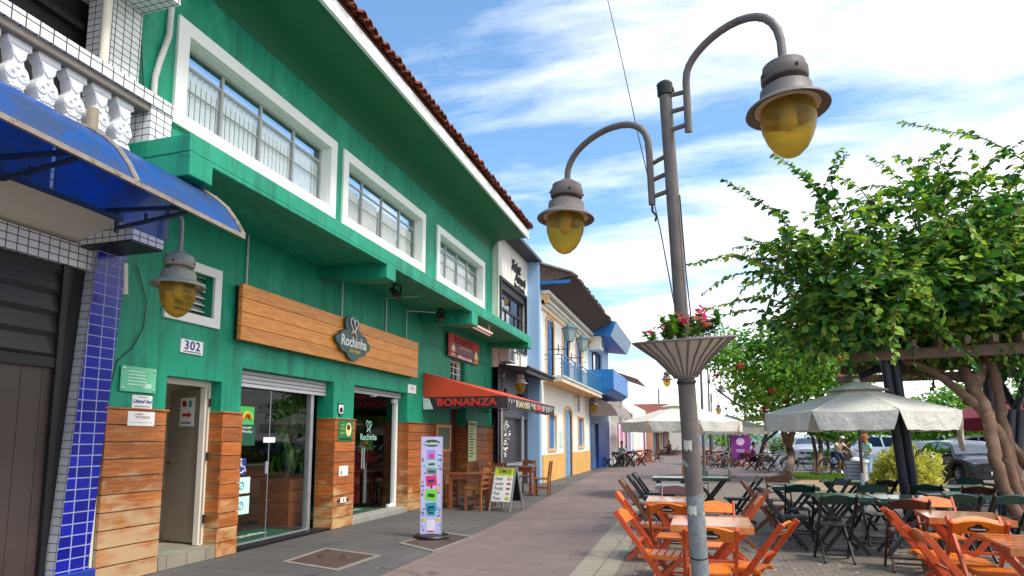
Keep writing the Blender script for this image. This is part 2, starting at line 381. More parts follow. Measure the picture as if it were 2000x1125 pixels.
# manhole covers
def manhole(pts,label):
    cx=sum(p[0] for p in pts)/4; cy=sum(p[1] for p in pts)/4
    r=thing('manhole_cover',label,'manhole cover',(cx,cy,0),'manhole covers in the sidewalk')
    inn=[(cx+(x-cx)*.86,cy+(y-cy)*.86) for x,y in pts]
    m=MB(); vs=[(x,y,z) for z in (-.01,.006) for x,y in pts]+[(x,y,z) for z in (-.01,.006) for x,y in inn]
    fs=[]
    for i in range(4):
        j=(i+1)%4; fs+=[(4+i,4+j,12+j,12+i),(i,j,4+j,4+i),(12+i,12+j,8+j,8+i)]
    m.add(vs,fs); m.build('surround',paint('worn cover surround',(128,122,114),.85,.2,4,.4,40),r)
    m=MB(); m.add([(x,y,-.01) for x,y in inn]+[(x,y,.002) for x,y in inn],[(4,5,6,7)]+[(i,(i+1)%4,4+(i+1)%4,4+i) for i in range(4)])
    m.build('plate',mat_paving('rusty checker plate',(96,76,68),(84,66,60),(60,48,44),.05,.05,.006,(70,56,50),None,.6),r)
    for k in (.32,-.32):
        h=MB(); h.tube(arc((cx+k*.5,cy,.004),.035,0,180,6,(1,0,0)),.006,6); h.build('lift_ring',M_dark,r)
manhole([(-5.03,6.80),(-4.08,6.53),(-4.06,7.54),(-5.10,7.84)],'rusty brown steel cover flush in the sidewalk, nothing standing on it')
manhole([(-4.33,8.50),(-3.53,7.98),(-3.45,9.41),(-4.08,9.70)],'brown steel cover under the round foot of the tall ice cream banner')

# ------------------------------------------------------------------ walls with openings
def holed_wall(mb,X,y0,y1,z0,z1,holes,depth,mi=0,mi_rev=None,ax='x'):
    """front sheet at X facing +X with real reveals; holes (ya,yb,za,zb)"""
    mr=mi if mi_rev is None else mi_rev
    ys=sorted({y0,y1,*[h[0] for h in holes],*[h[1] for h in holes]}); zs=sorted({z0,z1,*[h[2] for h in holes],*[h[3] for h in holes]})
    for i in range(len(ys)-1):
        for k in range(len(zs)-1):
            a,b,c,d=ys[i],ys[i+1],zs[k],zs[k+1]; ym,zm=(a+b)/2,(c+d)/2
            if any(h[0]<ym<h[1] and h[2]<zm<h[3] for h in holes): continue
            mb.add([(X,a,c),(X,b,c),(X,b,d),(X,a,d)],[(0,1,2,3)],mi)
            mb.add([(X-depth,a,c),(X-depth,b,c),(X-depth,b,d),(X-depth,a,d)],[(3,2,1,0)],mi)
    for a,b,c,d in holes:
        mb.add([(X,a,c),(X-depth,a,c),(X-depth,a,d),(X,a,d)],[(0,1,2,3)],mr); mb.add([(X,b,c),(X-depth,b,c),(X-depth,b,d),(X,b,d)],[(3,2,1,0)],mr)
        mb.add([(X,a,d),(X-depth,a,d),(X-depth,b,d),(X,b,d)],[(0,1,2,3)],mr)
        if c>z0+.2: mb.add([(X,a,c),(X-depth,a,c),(X-depth,b,c),(X,b,c)],[(3,2,1,0)],mr)
def ring(mb,X0,X1,y0,y1,z0,z1,w,mi=0):
    """picture-frame of four butted bars"""
    mb.bx(X0,X1,y0,y1,z1-w,z1,mi); mb.bx(X0,X1,y0,y1,z0,z0+w,mi); mb.bx(X0,X1,y0,y0+w,z0+w,z1-w,mi); mb.bx(X0,X1,y1-w,y1,z0+w,z1-w,mi)
def boards(mb,X0,X1,y0,y1,z0,z1,h,gap=.005,mi=0):
    z=z0
    while z<z1-.02:
        zt=min(z+h,z1); mb.bx(X0,X1,y0,y1,z,zt-gap,mi); z+=h

GB=thing('green_building','two storey green plastered shop building with white framed windows and a tiled roof','building',(-6.05,11.4,0))
WX=-6.05
W1=(5.87,9.03,5.5,6.55); W2=(9.6,12.76,5.5,6.55); W3=(13.78,16.94,5.5,6.55)
WS=(5.87,6.52,3.06,3.60); WB=(14.62,15.62,2.55,3.55)
D1=(5.88,6.77,.16,2.26); S1=(7.14,9.40,0.0,2.49); S2=(10.06,12.22,.10,2.50); D2=(14.58,15.72,0.0,2.52)
m=MB(); holed_wall(m,WX,5.09,17.87,0,7.63,[W1,W2,W3,WS,WB,D1,S1,S2,D2],.32)
m.add([(WX,17.87,0),(WX,17.87,7.63),(-11,17.87,7.63),(-11,17.87,0)],[(3,2,1,0)])
m.add([(WX,5.09,0),(WX,5.09,7.63),(-11,5.09,7.63),(-11,5.09,0)],[(0,1,2,3)])
m.build('wall',M_green,GB)
# cove + soffit, fascia
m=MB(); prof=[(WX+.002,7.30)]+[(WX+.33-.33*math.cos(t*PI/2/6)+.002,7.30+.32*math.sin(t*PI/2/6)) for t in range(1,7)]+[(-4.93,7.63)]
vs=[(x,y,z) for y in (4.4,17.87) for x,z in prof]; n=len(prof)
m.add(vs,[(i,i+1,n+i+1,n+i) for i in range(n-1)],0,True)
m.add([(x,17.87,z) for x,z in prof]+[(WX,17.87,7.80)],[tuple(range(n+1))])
m.build('soffit',M_greenshade,GB)
m=MB(); m.bx(-4.93,-4.87,4.4,17.90,7.60,7.84); m.bx(-5.3,-4.93,17.872,17.90,7.64,7.9); m.build('fascia',M_white,GB)
# tiled roof: barrel tiles at the eave with undulating sheets behind
m=MB(); sl_=.36; r=.085
nt=int((18.02-4.4)/.2)
for i in range(nt):
    y=4.45+i*.2; j=random.uniform(-.03,.03); jz=random.uniform(-.012,.012)
    for k in range(4):
        xa=-4.74+j-k*.42; za=7.93+jz+.36*.42*k+.012*k
        pts=[]; vs=[]
        for q in range(7):
            a=PI*q/6
            vs+=[(xa,y+r*math.cos(a),za+r*math.sin(a)),(xa-.5,y+r*.8*math.cos(a),za+.5*sl_+r*.8*math.sin(a)),(xa,y+(r-.016)*math.cos(a),za+(r-.016)*math.sin(a))]
        m.add(vs,[(q*3,q*3+3,q*3+4,q*3+1) for q in range(6)],0,True); m.add(vs,[(q*3,q*3+2,q*3+5,q*3+3) for q in range(6)])
        vs=[]
        for q in range(7):
            a=PI+PI*q/6
            vs+=[(xa-.05,y+.1+r*math.cos(a),za+.035+r*.7*math.sin(a)),(xa-.55,y+.1+r*math.cos(a),za+.035+.5*sl_+r*.7*math.sin(a))]
        m.add(vs,[(q*2,q*2+2,q*2+3,q*2+1) for q in range(6)],0,True)
m.add([(-4.86,4.4,7.885),(-4.86,17.95,7.885),(-9,17.95,9.36),(-9,4.4,9.36)],[(0,1,2,3)])
m.build('roof',M_tile,GB)
# ledge with its beams
m=MB(); m.bx(WX+.002,-4.80,4.77,17.87,4.37,4.56)
vs=[(-4.80,4.77,4.33),(-4.80,17.87,4.33)]
m.bx(-4.95,-4.797,4.772,17.868,4.32,4.372)
for a,b,zb in ((4.775,5.08,4.12),(8.86,9.18,4.10),(12.81,13.18,4.05),(17.52,17.866,4.19)):
    M=frame((0,b,0),(1,0,0),(0,0,1))
    m.prism([(WX+.002,zb+.10),(WX+.9,zb),(-4.794,zb),(-4.794,4.37),(WX+.002,4.37)],b-a,M)
m.build('ledge',M_green,GB,bevel=.012)
# windows
M_frame=paint('grey window steel',(168,170,168),.45,.1)
def window(y0,y1,z0,z1,parts,blinds,outer):
    f=MB(); o=outer
    X0=WX+.0; X1=WX+.045
    ya,yb,za,zb=y0-o,y1+o,z0-.17,z1+.18
    f.bx(X0,X1,ya,yb,z1,zb); f.bx(X0,X1,ya,yb,za,z0); f.bx(X0,X1,ya,y0,z0,z1); f.bx(X0,X1,y1,yb,z0,z1)
    # white lined reveal
    f.bx(WX-.19,WX,y0,y0+.012,z0,z1); f.bx(WX-.19,WX,y1-.012,y1,z0,z1); f.bx(WX-.19,WX,y0+.012,y1-.012,z1-.012,z1); f.bx(WX-.19,WX+.02,y0+.012,y1-.012,z0,z0+.012)
    w=f.build('window',M_white,GB,bevel=.004)
    g=MB(); xg=WX-.17
    ring(g,xg-.02,xg+.02,y0+.012,y1-.012,z0+.012,z1-.012,.035)
    for k in range(1,parts):
        y=y0+(y1-y0)*k/parts; g.bx(xg-.02,xg+.026,y-.02,y+.02,z0+.05,z1-.05)
    g.bx(xg-.017,xg+.017,y0+.05,y1-.05,z1-.27,z1-.235); g.bx(xg-.012,xg+.012,y0+.05,y1-.05,z0+.48,z0+.50)
    g.build('sash',M_frame,w)
    p=MB(); p.bx(xg-.006,xg-.001,y0+.03,y1-.03,z0+.03,z1-.03); p.build('pane',M_glass,w)
    b=MB()
    if blinds:
        y=y0+.03
        while y<y1-.06:
            b.add([(xg-.050,y,z0+.03),(xg-.040,y+.068,z0+.03),(xg-.040,y+.068,z1-.25),(xg-.050,y,z1-.25)],[(0,1,2,3)]); y+=.092
        b.build('blinds',M_trans,w)
    else:
        yy=y0+.03; seg=[(0,.24),(.26,.47),(.5,.74),(.76,.97)]
        for a,c in seg:
            n=14; q0=y0+(y1-y0)*a; q1=y0+(y1-y0)*c; vs=[]
            for i in range(n+1):
                t=q0+(q1-q0)*i/n; vs+=[(xg-.06+.018*math.sin(i*1.9),t,z0+.03),(xg-.06+.018*math.sin(i*1.9),t,z1-.30)]
            b.add(vs,[(2*i,2*i+2,2*i+3,2*i+1) for i in range(n)],0,True)
        b.build('curtain',paint('pale curtain',(226,220,206),.8,.06,3),w)
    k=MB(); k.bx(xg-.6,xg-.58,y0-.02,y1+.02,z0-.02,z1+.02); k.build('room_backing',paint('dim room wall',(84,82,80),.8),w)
window(*W1,4,True,.18); window(*W2,4,False,.17); window(*W3,4,False,.17)
def louvre(y0,y1,z0,z1,outer,grid,nm='window'):
    f=MB(); o=outer
    if o:
        f.bx(WX,WX+.04,y0-o,y1+o,z1,z1+o); f.bx(WX,WX+.04,y0-o,y1+o,z0-o,z0); f.bx(WX,WX+.04,y0-o,y0,z0,z1); f.bx(WX,WX+.04,y1,y1+o,z0,z1)
    else: ring(f,WX-.2,WX-.14,y0,y1,z0,z1,.03)
    w=f.build('window',M_white,GB,bevel=.004); g=MB()
    n=6
    for k in range(n):
        z=z0+(z1-z0)*(k+.5)/n; h=(z1-z0)/n*.5
        g.add([(WX-.14,y0,z-h),(WX-.14,y1,z-h),(WX-.2,y1,z+h),(WX-.2,y0,z+h)],[(0,1,2,3)])
    g.build('pane',M_glass if grid else paint('ribbed grey louvre',(170,176,172),.3,.1),w)
    s=MB()
    for k in range(n+1): z=z0+(z1-z0)*k/n; s.bx(WX-.135,WX-.115,y0,y1,z-.008,z+.008)
    for k in range(1,4 if grid else 2): y=y0+(y1-y0)*k/(4 if grid else 2); s.bx(WX-.134,WX-.116,y-.008,y+.008,z0,z1)
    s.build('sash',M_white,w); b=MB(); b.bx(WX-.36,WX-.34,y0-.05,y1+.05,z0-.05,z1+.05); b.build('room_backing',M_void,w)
louvre(*WS,.12,False); louvre(*WB,0,True)
# wood clad pillars
for i,(a,b,h,mat) in enumerate(((5.09,5.86,1.83,M_clad2),(6.79,7.12,1.85,M_clad),(9.42,10.04,1.85,M_clad),(12.24,14.56,1.86,M_clad),(15.74,17.86,1.88,M_clad))):
    m=MB(); bh=.185
    z=0
    while z<h-.03:
        zt=min(z+bh,h)-.006
        m.bx(-6.048,-6.0,a,b,z+.004,zt)
        if i: m.bx(-6.36,-6.001,a-.024,a-.001,z+.004,zt)
        if i in (1,2): m.bx(-6.36,-6.001,b+.001,b+.02,z+.004,zt)
        z+=bh
    m.bx(-6.36 if i else -6.1,-5.985,a-.03,b+.03,h,h+.02)
    m.build('wood_cladding',mat,GB,bevel=.003)
# door 302: frame, step, hall behind, half open leaf
m=MB(); ring_=[]
m.bx(-6.30,-6.22,5.88,5.93,.16,2.26); m.bx(-6.30,-6.22,6.68,6.77,.16,2.26); m.bx(-6.30,-6.22,5.93,6.68,2.19,2.26)
df=m.build('door_frame',M_cream,GB)
M_leaf=paint('cream boarded door',(150,136,122),.6,.1,3)
m=MB(); hx,hy=-6.22,6.70; ang=math.radians(202); d=Vector((math.sin(ang)*-1,0,0))
ux=Vector((-.985,.174,0)).normalized(); nrm=Vector((ux.y,-ux.x,0))
Md=frame((hx,hy,.18),ux,(0,0,1))
w=.74; nb=6
for k in range(nb): m.bx(w*k/nb+.003,w*(k+1)/nb-.003,0,1.99,0,.035,0,Md)
m.bx(0,w,0,1.99,.006,.028,0,Md)
dr=m.build('door',M_leaf,df)
for z in (.25,1.05,1.75): m=MB(); m.bx(-.03,.06,z,z+.11,.035,.05,0,Md); m.build('hinge',M_dark,df)
m=MB(); m.tube([Md@V(w-.08,1.02,-.045),Md@V(w-.08,1.02,-.005)],.012,8); m.build('lock',M_dark,df); m=MB(); m.tube(arc(Md@V(w-.08,1.30,-.01),.055,-90,90,8,nrm,(0,0,1)),.009,6); m.build('handle',M_dark,df)
m=MB(); m.bx(-8.2,-6.37,5.5,5.52,0,2.4); m.bx(-8.2,-6.37,6.95,6.97,0,2.4); m.bx(-8.22,-8.2,5.5,6.97,0,2.4); m.bx(-8.2,-6.37,5.52,6.95,2.4,2.42); m.build('hall',M_cream,GB)
m=MB(); m.bx(-8.2,-6.01,5.885,6.765,-.01,.155); m.build('doorstep',tiles('stone doorstep',(150,140,124),(96,90,82),.3,.155,.006,.6,.1,.4),GB,bevel=.008)
# shops: interior box
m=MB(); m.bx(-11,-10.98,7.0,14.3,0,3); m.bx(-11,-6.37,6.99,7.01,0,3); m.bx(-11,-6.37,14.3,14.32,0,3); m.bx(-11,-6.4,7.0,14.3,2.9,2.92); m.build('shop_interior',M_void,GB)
m=MB(); m.bx(-11,-6.06,7.0,14.3,-.01,.02); m.build('shop_floor',tiles('dark floor tiles',(70,66,64),(40,38,36),.45,.45,.006,.15,.15,.2),GB)
m=MB(); m.bx(-6.37,-6.005,10.05,12.24,-.01,.10); m.build('shop_step',M_conc,GB,bevel=.01)
m=MB(); m.bx(-6.3,-6.03,7.14,9.40,.021,.035); m.build('threshold',M_black,GB)
# roller shutter boxes (slats partly lowered)
m=MB()
for k in range(4): m.bx(-6.24-.012*(k%2),-6.2,7.15,9.395,2.25+k*.06,2.302+k*.06)
m.build('roller_shutter',M_grey,GB,bevel=.006)
m=MB()
for k in range(2): m.bx(-6.24-.012*(k%2),-6.2,10.07,12.215,2.38+k*.06,2.432+k*.06)
m.bx(-6.26,-6.17,11.0,11.12,2.35,2.40); m.build('roller_shutter',M_grey,GB,bevel=.006)
# glazing
def glazed(y0,y1,z0,z1,name,xg=-6.3):
    p=MB(); p.bx(xg-.004,xg+.004,y0,y1,z0,z1); o=p.build(name,M_clear,GB); return o
g1=glazed(7.16,9.04,.03,2.24,'shop_window')
m=MB(); m.bx(-6.34,-6.25,9.05,9.13,.03,2.25); m.bx(-6.33,-6.26,7.15,9.05,.022,.05); m.bx(-6.306,-6.294,8.08,8.09,.05,2.24); m.build('frame',M_alu,g1)
m=MB(); m.bx(-6.29,-6.27,8.0,8.06,1.0,1.18); m.build('handle',M_alu,g1)
g2=glazed(10.08,12.1,.12,2.36,'glass_door')
m=MB(); m.bx(-6.34,-6.25,12.1,12.19,.11,2.38); m.bx(-6.33,-6.26,11.9,12.1,.11,.17); m.bx(-6.33,-6.26,12.02,12.1,2.28,2.36); m.build('frame',M_white,g2)
for y in (10.72,10.80): m=MB(); m.tube([(-6.24,y,.95),(-6.24,y,1.35)],.014,8); m.build('handle',M_alu,g2)
# bonanza doorway interior
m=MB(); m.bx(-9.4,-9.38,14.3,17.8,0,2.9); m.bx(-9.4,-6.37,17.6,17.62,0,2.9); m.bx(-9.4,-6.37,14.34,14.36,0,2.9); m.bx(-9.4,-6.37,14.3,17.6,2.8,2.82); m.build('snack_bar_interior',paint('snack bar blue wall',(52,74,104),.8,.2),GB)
m=MB(); m.bx(-9.4,-6.05,14.36,17.6,-.005,.008); m.build('snack_bar_floor',M_conc,GB)
m=MB(); m.bx(-6.36,-6.30,15.14,15.70,.02,2.3); m.build('door',paint('red brown door',(92,44,28),.5,.15),GB)
m=MB(); m.bx(-6.36,-6.25,15.04,15.14,.0,2.4); m.build('door_frame',M_blued,GB)
# conduits
for pts,r in (([(-6.000,5.560,6.879),(-6.000,5.540,6.343),(-6.000,5.436,5.950),(-6.000,5.388,5.728),(-6.000,5.385,5.408)],.035),):
    m=MB(); m.tube(pts,r,10); m.build('insulated_pipe',paint('pipe lagging',(206,204,198),.8,.12,14,.6,25),GB)
for pts in ([(-6.0,9.5,3.62),(-6.0,9.5,4.30)],[(-6.02,11.15,3.62),(-6.02,11.15,4.355),(-5.35,11.2,4.355)],[(-6.02,12.06,3.62),(-6.02,12.06,4.27),(-5.5,12.4,4.27)],[(-6.02,7.1,3.62),(-6.02,7.1,4.36)]):
    m=MB(); m.tube(pts,.014,6); m.build('conduit',M_grey,GB)
m=MB(); m.tube([(-6.020,5.182,3.425),(-6.020,5.210,3.086)],.035,8); m.build('drain_pipe',M_cream,GB)
for a in ([(-6.030,5.152,6.568),(-6.030,5.204,6.001),(-6.030,5.285,5.422)],[(-6.030,5.354,3.443),(-6.030,5.507,3.064),(-6.030,5.489,2.765),(-6.030,5.362,2.512),(-6.030,5.184,2.347),(-6.030,5.123,2.037),(-6.030,5.123,1.901)]):
    m=MB(); m.tube(a,.006,5); m.build('cable',M_dark,GB)
# floodlights and tube lamp
def flood(x,y,z,label):
    r=thing('floodlight',label,'floodlight',(x,y,z),'floodlights under the green ledge')
    Mf=frame((x,y,z-.13),(0,1,0),(.55,0,-.83))
    m=MB(); m.prism([(-.13,-.1),(.13,-.1),(.10,.1),(-.10,.1)],.07,Mf); m.build('housing',M_dark,r,bevel=.008)
    m=MB(); m.bx(-.11,.11,-.085,.085,.071,.076,0,Mf); m.build('lens',M_clear,r)
    m=MB(); m.bar((x,y-.14,z-.13),(x,y-.14,z),.012,.03); m.bar((x,y+.14,z-.13),(x,y+.14,z),.012,.03); m.bx(x-.02,x+.02,y-.15,y+.15,z-.006,z+.006); m.build('bracket',M_dark,r)
flood(-5.35,10.3,4.36,'dark floodlight under the green ledge above the round shop sign')
flood(-5.42,12.55,4.36,'dark floodlight under the ledge beyond the right end of the wooden sign board')
r=thing('tube_lamp','slim fluorescent tube lamp fixed below the green ledge above the snack bar banner','lamp',(-4.96,13.9,4.08))
m=MB(); m.bx(-5.02,-4.9,13.22,14.55,4.10,4.15); m.bx(-4.98,-4.94,13.3,13.34,4.15,4.37); m.bx(-4.98,-4.94,14.4,14.44,4.15,4.37); m.build('housing',paint('pinkish enamel',(214,186,172),.5,.1),r)
m=MB(); m.tube([(-4.96,13.27,4.07),(-4.96,14.5,4.07)],.02,8); m.build('tube',M_white,r)

# ------------------------------------------------------------------ white and blue tiled building on the left
TB=thing('tiled_building','white tiled house front with balcony balustrade, garage door and leaning blue tiled pillar','building',(-6.1,3,0))
M_wt=tiles('white glazed tiles',(226,228,230),(62,56,52),.1,.074,.005,.2,.04,.18)
M_wtb=tiles('white edge tiles',(228,230,232),(60,54,50),.118,.13,.006,.2,.04,.2)
M_gt=tiles('greyish wall tiles',(172,176,182),(92,90,90),.14,.083,.005,.3,.05,.2)
M_bt=tiles('cobalt blue tiles',(16,22,142),(150,158,196),.155,.112,.006,.12,.18,.12,var2=(20,34,164))
def shear(y,z): return y+.058*(z-.2)
yl,yr=4.66,5.0
P=lambda x,y,z:(x,shear(y,z),z); GX0=-6.14
m=MB()
m.add([P(-6,yl,.2),P(-6,yr,.2),P(-6,yr,3.5),P(-6,yl,3.5)],[(0,1,2,3)],0)
m.add([P(GX0,yl,.2),P(-6,yl,.2),P(-6,yl,3.5),P(GX0,yl,3.5)],[(0,1,2,3)],1)
m.add([P(-6.4,yr,.2),P(-6,yr,.2),P(-6,yr,3.5),P(-6.4,yr,3.5)],[(3,2,1,0)],0)
m.build('pillar',[M_bt,M_gt],TB)
m=MB(); m.bx(-6.5,-5.97,4.6,5.07,-.01,.2); m.build('pillar_base',paint('blue painted plinth',(26,54,150),.5,.2),TB,bevel=.01)
m=MB(); m.bx(-6.3,-6.05,5.055,5.085,.0,3.4); m.build('side_wall',M_cream,TB)
# garage door
M_gar=paint('brown black garage boards',(70,58,54),.45,.2,2.5,.2,50)
M_gar2=paint('dark garage slats',(46,42,44),.4,.2,2.5,.2,50)
m=MB(); y=.5
while y<4.58: m.bx(-6.18,-6.16,y,y+.196,.02,2.22); y+=.2
gd=m.build('garage_door',M_gar,TB,bevel=.006)
m=MB()
for k in range(5):
    z=2.30+k*.215; m.add([(-6.16,.5,z),(-6.16,4.62,z),(-6.13,4.62,z+.05),(-6.16,4.62,z+.2),(-6.16,.5,z+.2),(-6.13,.5,z+.05)],[(0,1,2,5),(5,2,3,4)])
    m.bx(-6.19,-6.17,.5,4.62,z,z+.21)
m.build('slats',M_gar2,gd)
m=MB(); m.bx(-6.2,-6.115,.5,4.6,2.21,2.31); m.bx(-6.2,-6.145,4.6,5.06,0,3.4); m.bx(-6.145,-6.10,4.58,4.64,.0,3.3); m.build('frame',M_black,gd)
for z in (.5,1.3,1.9): m=MB(); m.bx(-6.144,-6.138,4.645,4.66,z,z+.02); m.build('rivet',M_alu,gd)
# lintel, porch ceiling, end beam
m=MB(); m.bx(-6.2,-6.08,.5,4.86,3.26,3.50); m.build('lintel',M_wt,TB)
m=MB(); m.add([(-6.5,.5,3.44),(-6.5,4.72,3.44),(-5.44,4.72,3.72),(-5.44,.5,3.72)],[(0,3,2,1)]); m.build('porch_ceiling',M_cream,TB)
m=MB(); m.bx(-6.4,-5.40,4.72,5.10,3.5,3.76); m.bx(-6.4,-5.44,.5,4.72,3.78,4.15); m.build('balcony_slab',M_wt,TB)
m=MB(); m.bx(-6.4,-5.405,4.715,5.095,3.48,3.499); m.build('beam_underside',M_dark,TB)
m=MB(); m.bx(-5.67,-5.40,4.83,5.10,3.762,4.98); m.bx(-5.44,-5.402,.5,4.829,3.70,4.2); m.build('corner_pillar',M_wt,TB)
m=MB(); m.bx(-5.68,-5.385,.5,5.105,4.985,5.115); m.build('top_rail',M_wtb,TB)
m=MB(); m.bx(-5.66,-5.41,.5,4.828,4.90,4.984); m.build('rail_moulding',paint('soot grey moulding',(120,112,104),.8,.25,8),TB,bevel=.015)
m=MB(); m.bx(-5.64,-5.43,.5,4.828,4.2,4.26); m.build('base_rail',M_whited,TB)
M_bal=paint('white cast balusters',(222,224,228),.6,.10,9,.3,40,spots=((150,150,150),6,.66))
hp=[(.045,0),(.06,.03),(.09,.07),(.1,.12),(.09,.17),(.062,.215),(.07,.25),(.095,.29),(.1,.34),(.085,.385),(.05,.42),(.042,.455),(.055,.50),(.06,.545),(.088,.57),(.1,.60),(.1,.64)]
for k in range(-4,6):
    y=4.585-.255*(5-k)+.0; z=4.26
    m=MB(); out=[(a,b) for a,b in hp]+[(-a,b) for a,b in reversed(hp)]
    m.prism(out,.13,FX(-5.60,y,z))
    x=-5.468
    def sp(cy,cz,r,sg,up):
        pts=[]
        for i in range(17):
            a=i/16*2.3*PI; rr=r*(1-.62*i/16); pts.append((x,y+sg*(cy+rr*math.cos(a)-r*.2),z+cz+up*rr*math.sin(a)))
        m.tube(pts,.013,5)
    for sg in (1,-1):
        sp(.055,.11,.045,sg,1); sp(.055,.32,.045,sg,-1); sp(.045,.225,.022,sg,1)
        m.tube([(x,y,z+.02),(x,y+sg*.03,z+.05),(x,y+sg*.05,z+.07)],.012,5)
        m.tube([(x,y+sg*.05,z+.54),(x,y+sg*.045,z+.49),(x,y,z+.445)],.012,5)
    m.ball((x,y,z+.225),.022,8,0,(.6,1,1)); m.ball((x,y,z+.40),.02,8,0,(.6,1,1.4)); m.tube([(x-.004,y-.095,z+.585),(x-.004,y+.095,z+.585)],.016,6)
    m.build('baluster',M_bal,TB)
# upper storey behind the balcony
m=MB(); m.bx(-6.9,-6.86,.5,5.1,4.15,5.55); m.build('balcony_wall',paint('taupe wall',(150,136,126),.8,.12,2),TB)
m=MB(); m.bx(-6.42,-6.40,.5,5.085,5.0,7.6); up=m.build('upper_window',M_black,TB)
m=MB()
for z in (5.56,5.95,6.35): m.bx(-6.40,-6.33,.5,4.75,z,z+.07)
m.build('frame',M_dark,up)
m=MB(); m.bx(-6.3,-5.94,4.76,5.12,4.15,6.32); m.build('upper_column',M_wt,TB)
m=MB(); m.bx(-6.9,-5.42,.5,5.13,6.32,6.7); m.build('upper_slab',M_wt,TB)
m=MB(); m.tube([(-5.85,4.62,5.0),(-5.85,4.62,6.32)],.045,12); m.build('downpipe',M_cream,TB)
m=MB(); m.tube([(-5.36,4.17,4.1),(-5.36,4.17,4.58)],.05,14,0,False); m.build('vent_pipe',[paint('mossy pipe',(150,140,118),.8,.25,12)],TB)
m=MB(); m.tube([(-5.36,4.17,4.2),(-5.36,4.17,4.579)],.043,14,0,False); m.tube([(-5.36,4.17,4.4),(-5.36,4.17,4.41)],.043,14); m.build('pipe_lining',paint('terracotta lining',(170,84,50),.7,.2,9),TB)

# blue polycarbonate awning
AW=thing('blue_awning','curved blue translucent plastic awning on steel arms under the tiled balcony','awning',(-5.4,3,3.5))
def bluepoly():
    t=NT('blue polycarbonate'); v=t.coord('Object'); n=t.noise(v,2.2,6,.65,.4); n2=t.noise(v,9,5,.7)
    f=t.ramp(t.math('ADD',n,t.math('MULTIPLY_ADD',n2,.5,-.25)),[(.36,(0,0,0)),(.6,(1,1,1))])
    col=t.mixc(t.math('MULTIPLY',f,.7),s2l((52,124,206)),s2l((112,122,136)))
    d=t.N('BsdfPrincipled',{'Base Color':col,'Roughness':t.math('MULTIPLY_ADD',n2,.3,.12),'Coat Weight':.3})
    tl=t.N('BsdfTranslucent',{'Color':t.mixc(t.math('MULTIPLY',f,.75),s2l((130,200,255)),s2l((90,140,210)))})
    mx=t.N('MixShader',{0:.62,1:d,2:tl}); t.t.links.new(mx.outputs[0],t.out.inputs[0]); return t.m
prof=[(-5.394,3.60),(-5.396,4.0),(-5.40,4.25),(-5.20,4.21),(-5.0,4.13),(-4.82,4.02),(-4.66,3.89),(-4.53,3.73),(-4.43,3.57)]
tl=lambda y:(5.14-y)*.04
M_poly=bluepoly()
for a,b in ((.3,3.86),(3.90,5.14)):
    m=MB(); n=len(prof)
    vs=[(x,y,z+tl(y)) for y in (a,b) for x,z in prof]+[(x-.004,y,z-.006+tl(y)) for y in (a,b) for x,z in prof]
    m.add(vs,[(i,i+1,n+i+1,n+i) for i in range(n-1)]+[(2*n+i,3*n+i,3*n+i+1,2*n+i+1) for i in range(n-1)],0,True)
    m.build('awning_sheet',M_poly,AW)
M_alud=paint('corroded aluminium strip',(146,134,122),.5,.3,14,.4,60,spots=((96,74,58),11,.55))
m=MB(); m.bar((-4.43,.3,3.565+tl(.3)),(-4.43,5.16,3.565),.03,.04); m.build('edge_strip',M_alud,AW)
for y in (3.88,5.15):
    m=MB(); m.tube([(x+.005,y,z+.008+tl(y)) for x,z in prof[2:]],.022,6); m.build('rib',M_alud,AW)
M_sb=paint('blue black steel arms',(34,48,72),.45,.2,7)
for y in (2.3,3.35,4.42):
    m=MB(); m.bar((-5.40,y,3.66+tl(y)),(-4.45,y,3.585+tl(y)),.035,.035); m.bar((-5.3,y+.06,3.50+tl(y)),(-4.47,y+.03,3.55+tl(y)),.03,.03)
    m.bar((-5.3,y+.03,3.47),(-5.3,y+.03,3.68),.03,.03); m.bar((-4.95,y+.03,3.52),(-4.95,y+.03,3.62),.02,.02); m.build('support_arm',M_sb,AW)
m=MB(); m.bar((-5.30,.3,3.62),(-5.30,4.5,3.62),.04,.04); m.build('cross_rail',M_sb,AW)

# ------------------------------------------------------------------ signs on the green building
def sbox(name,label,cat,y0,y1,z0,z1,X,d,m,group=None,bevel=.003):
    r=thing(name,label,cat,(X,(y0+y1)/2,z0),group); b=MB(); b.bx(X,X+d,y0,y1,z0,z1); b.build('panel',m,r,bevel=bevel); return r
r=thing('sign_board','long sign board of four honey coloured planks above the two shop openings','sign board',(-6.0,9.65,2.845))
m=MB()
for k in range(4): m.bx(-5.965,-5.90,6.90,12.40,2.845+k*.194,2.845+k*.194+.189)
m.build('planks',M_wood,r,bevel=.004)
m=MB(); m.bx(-6.048,-5.966,6.93,12.37,2.86,3.60); m.build('batten',M_dark,r)
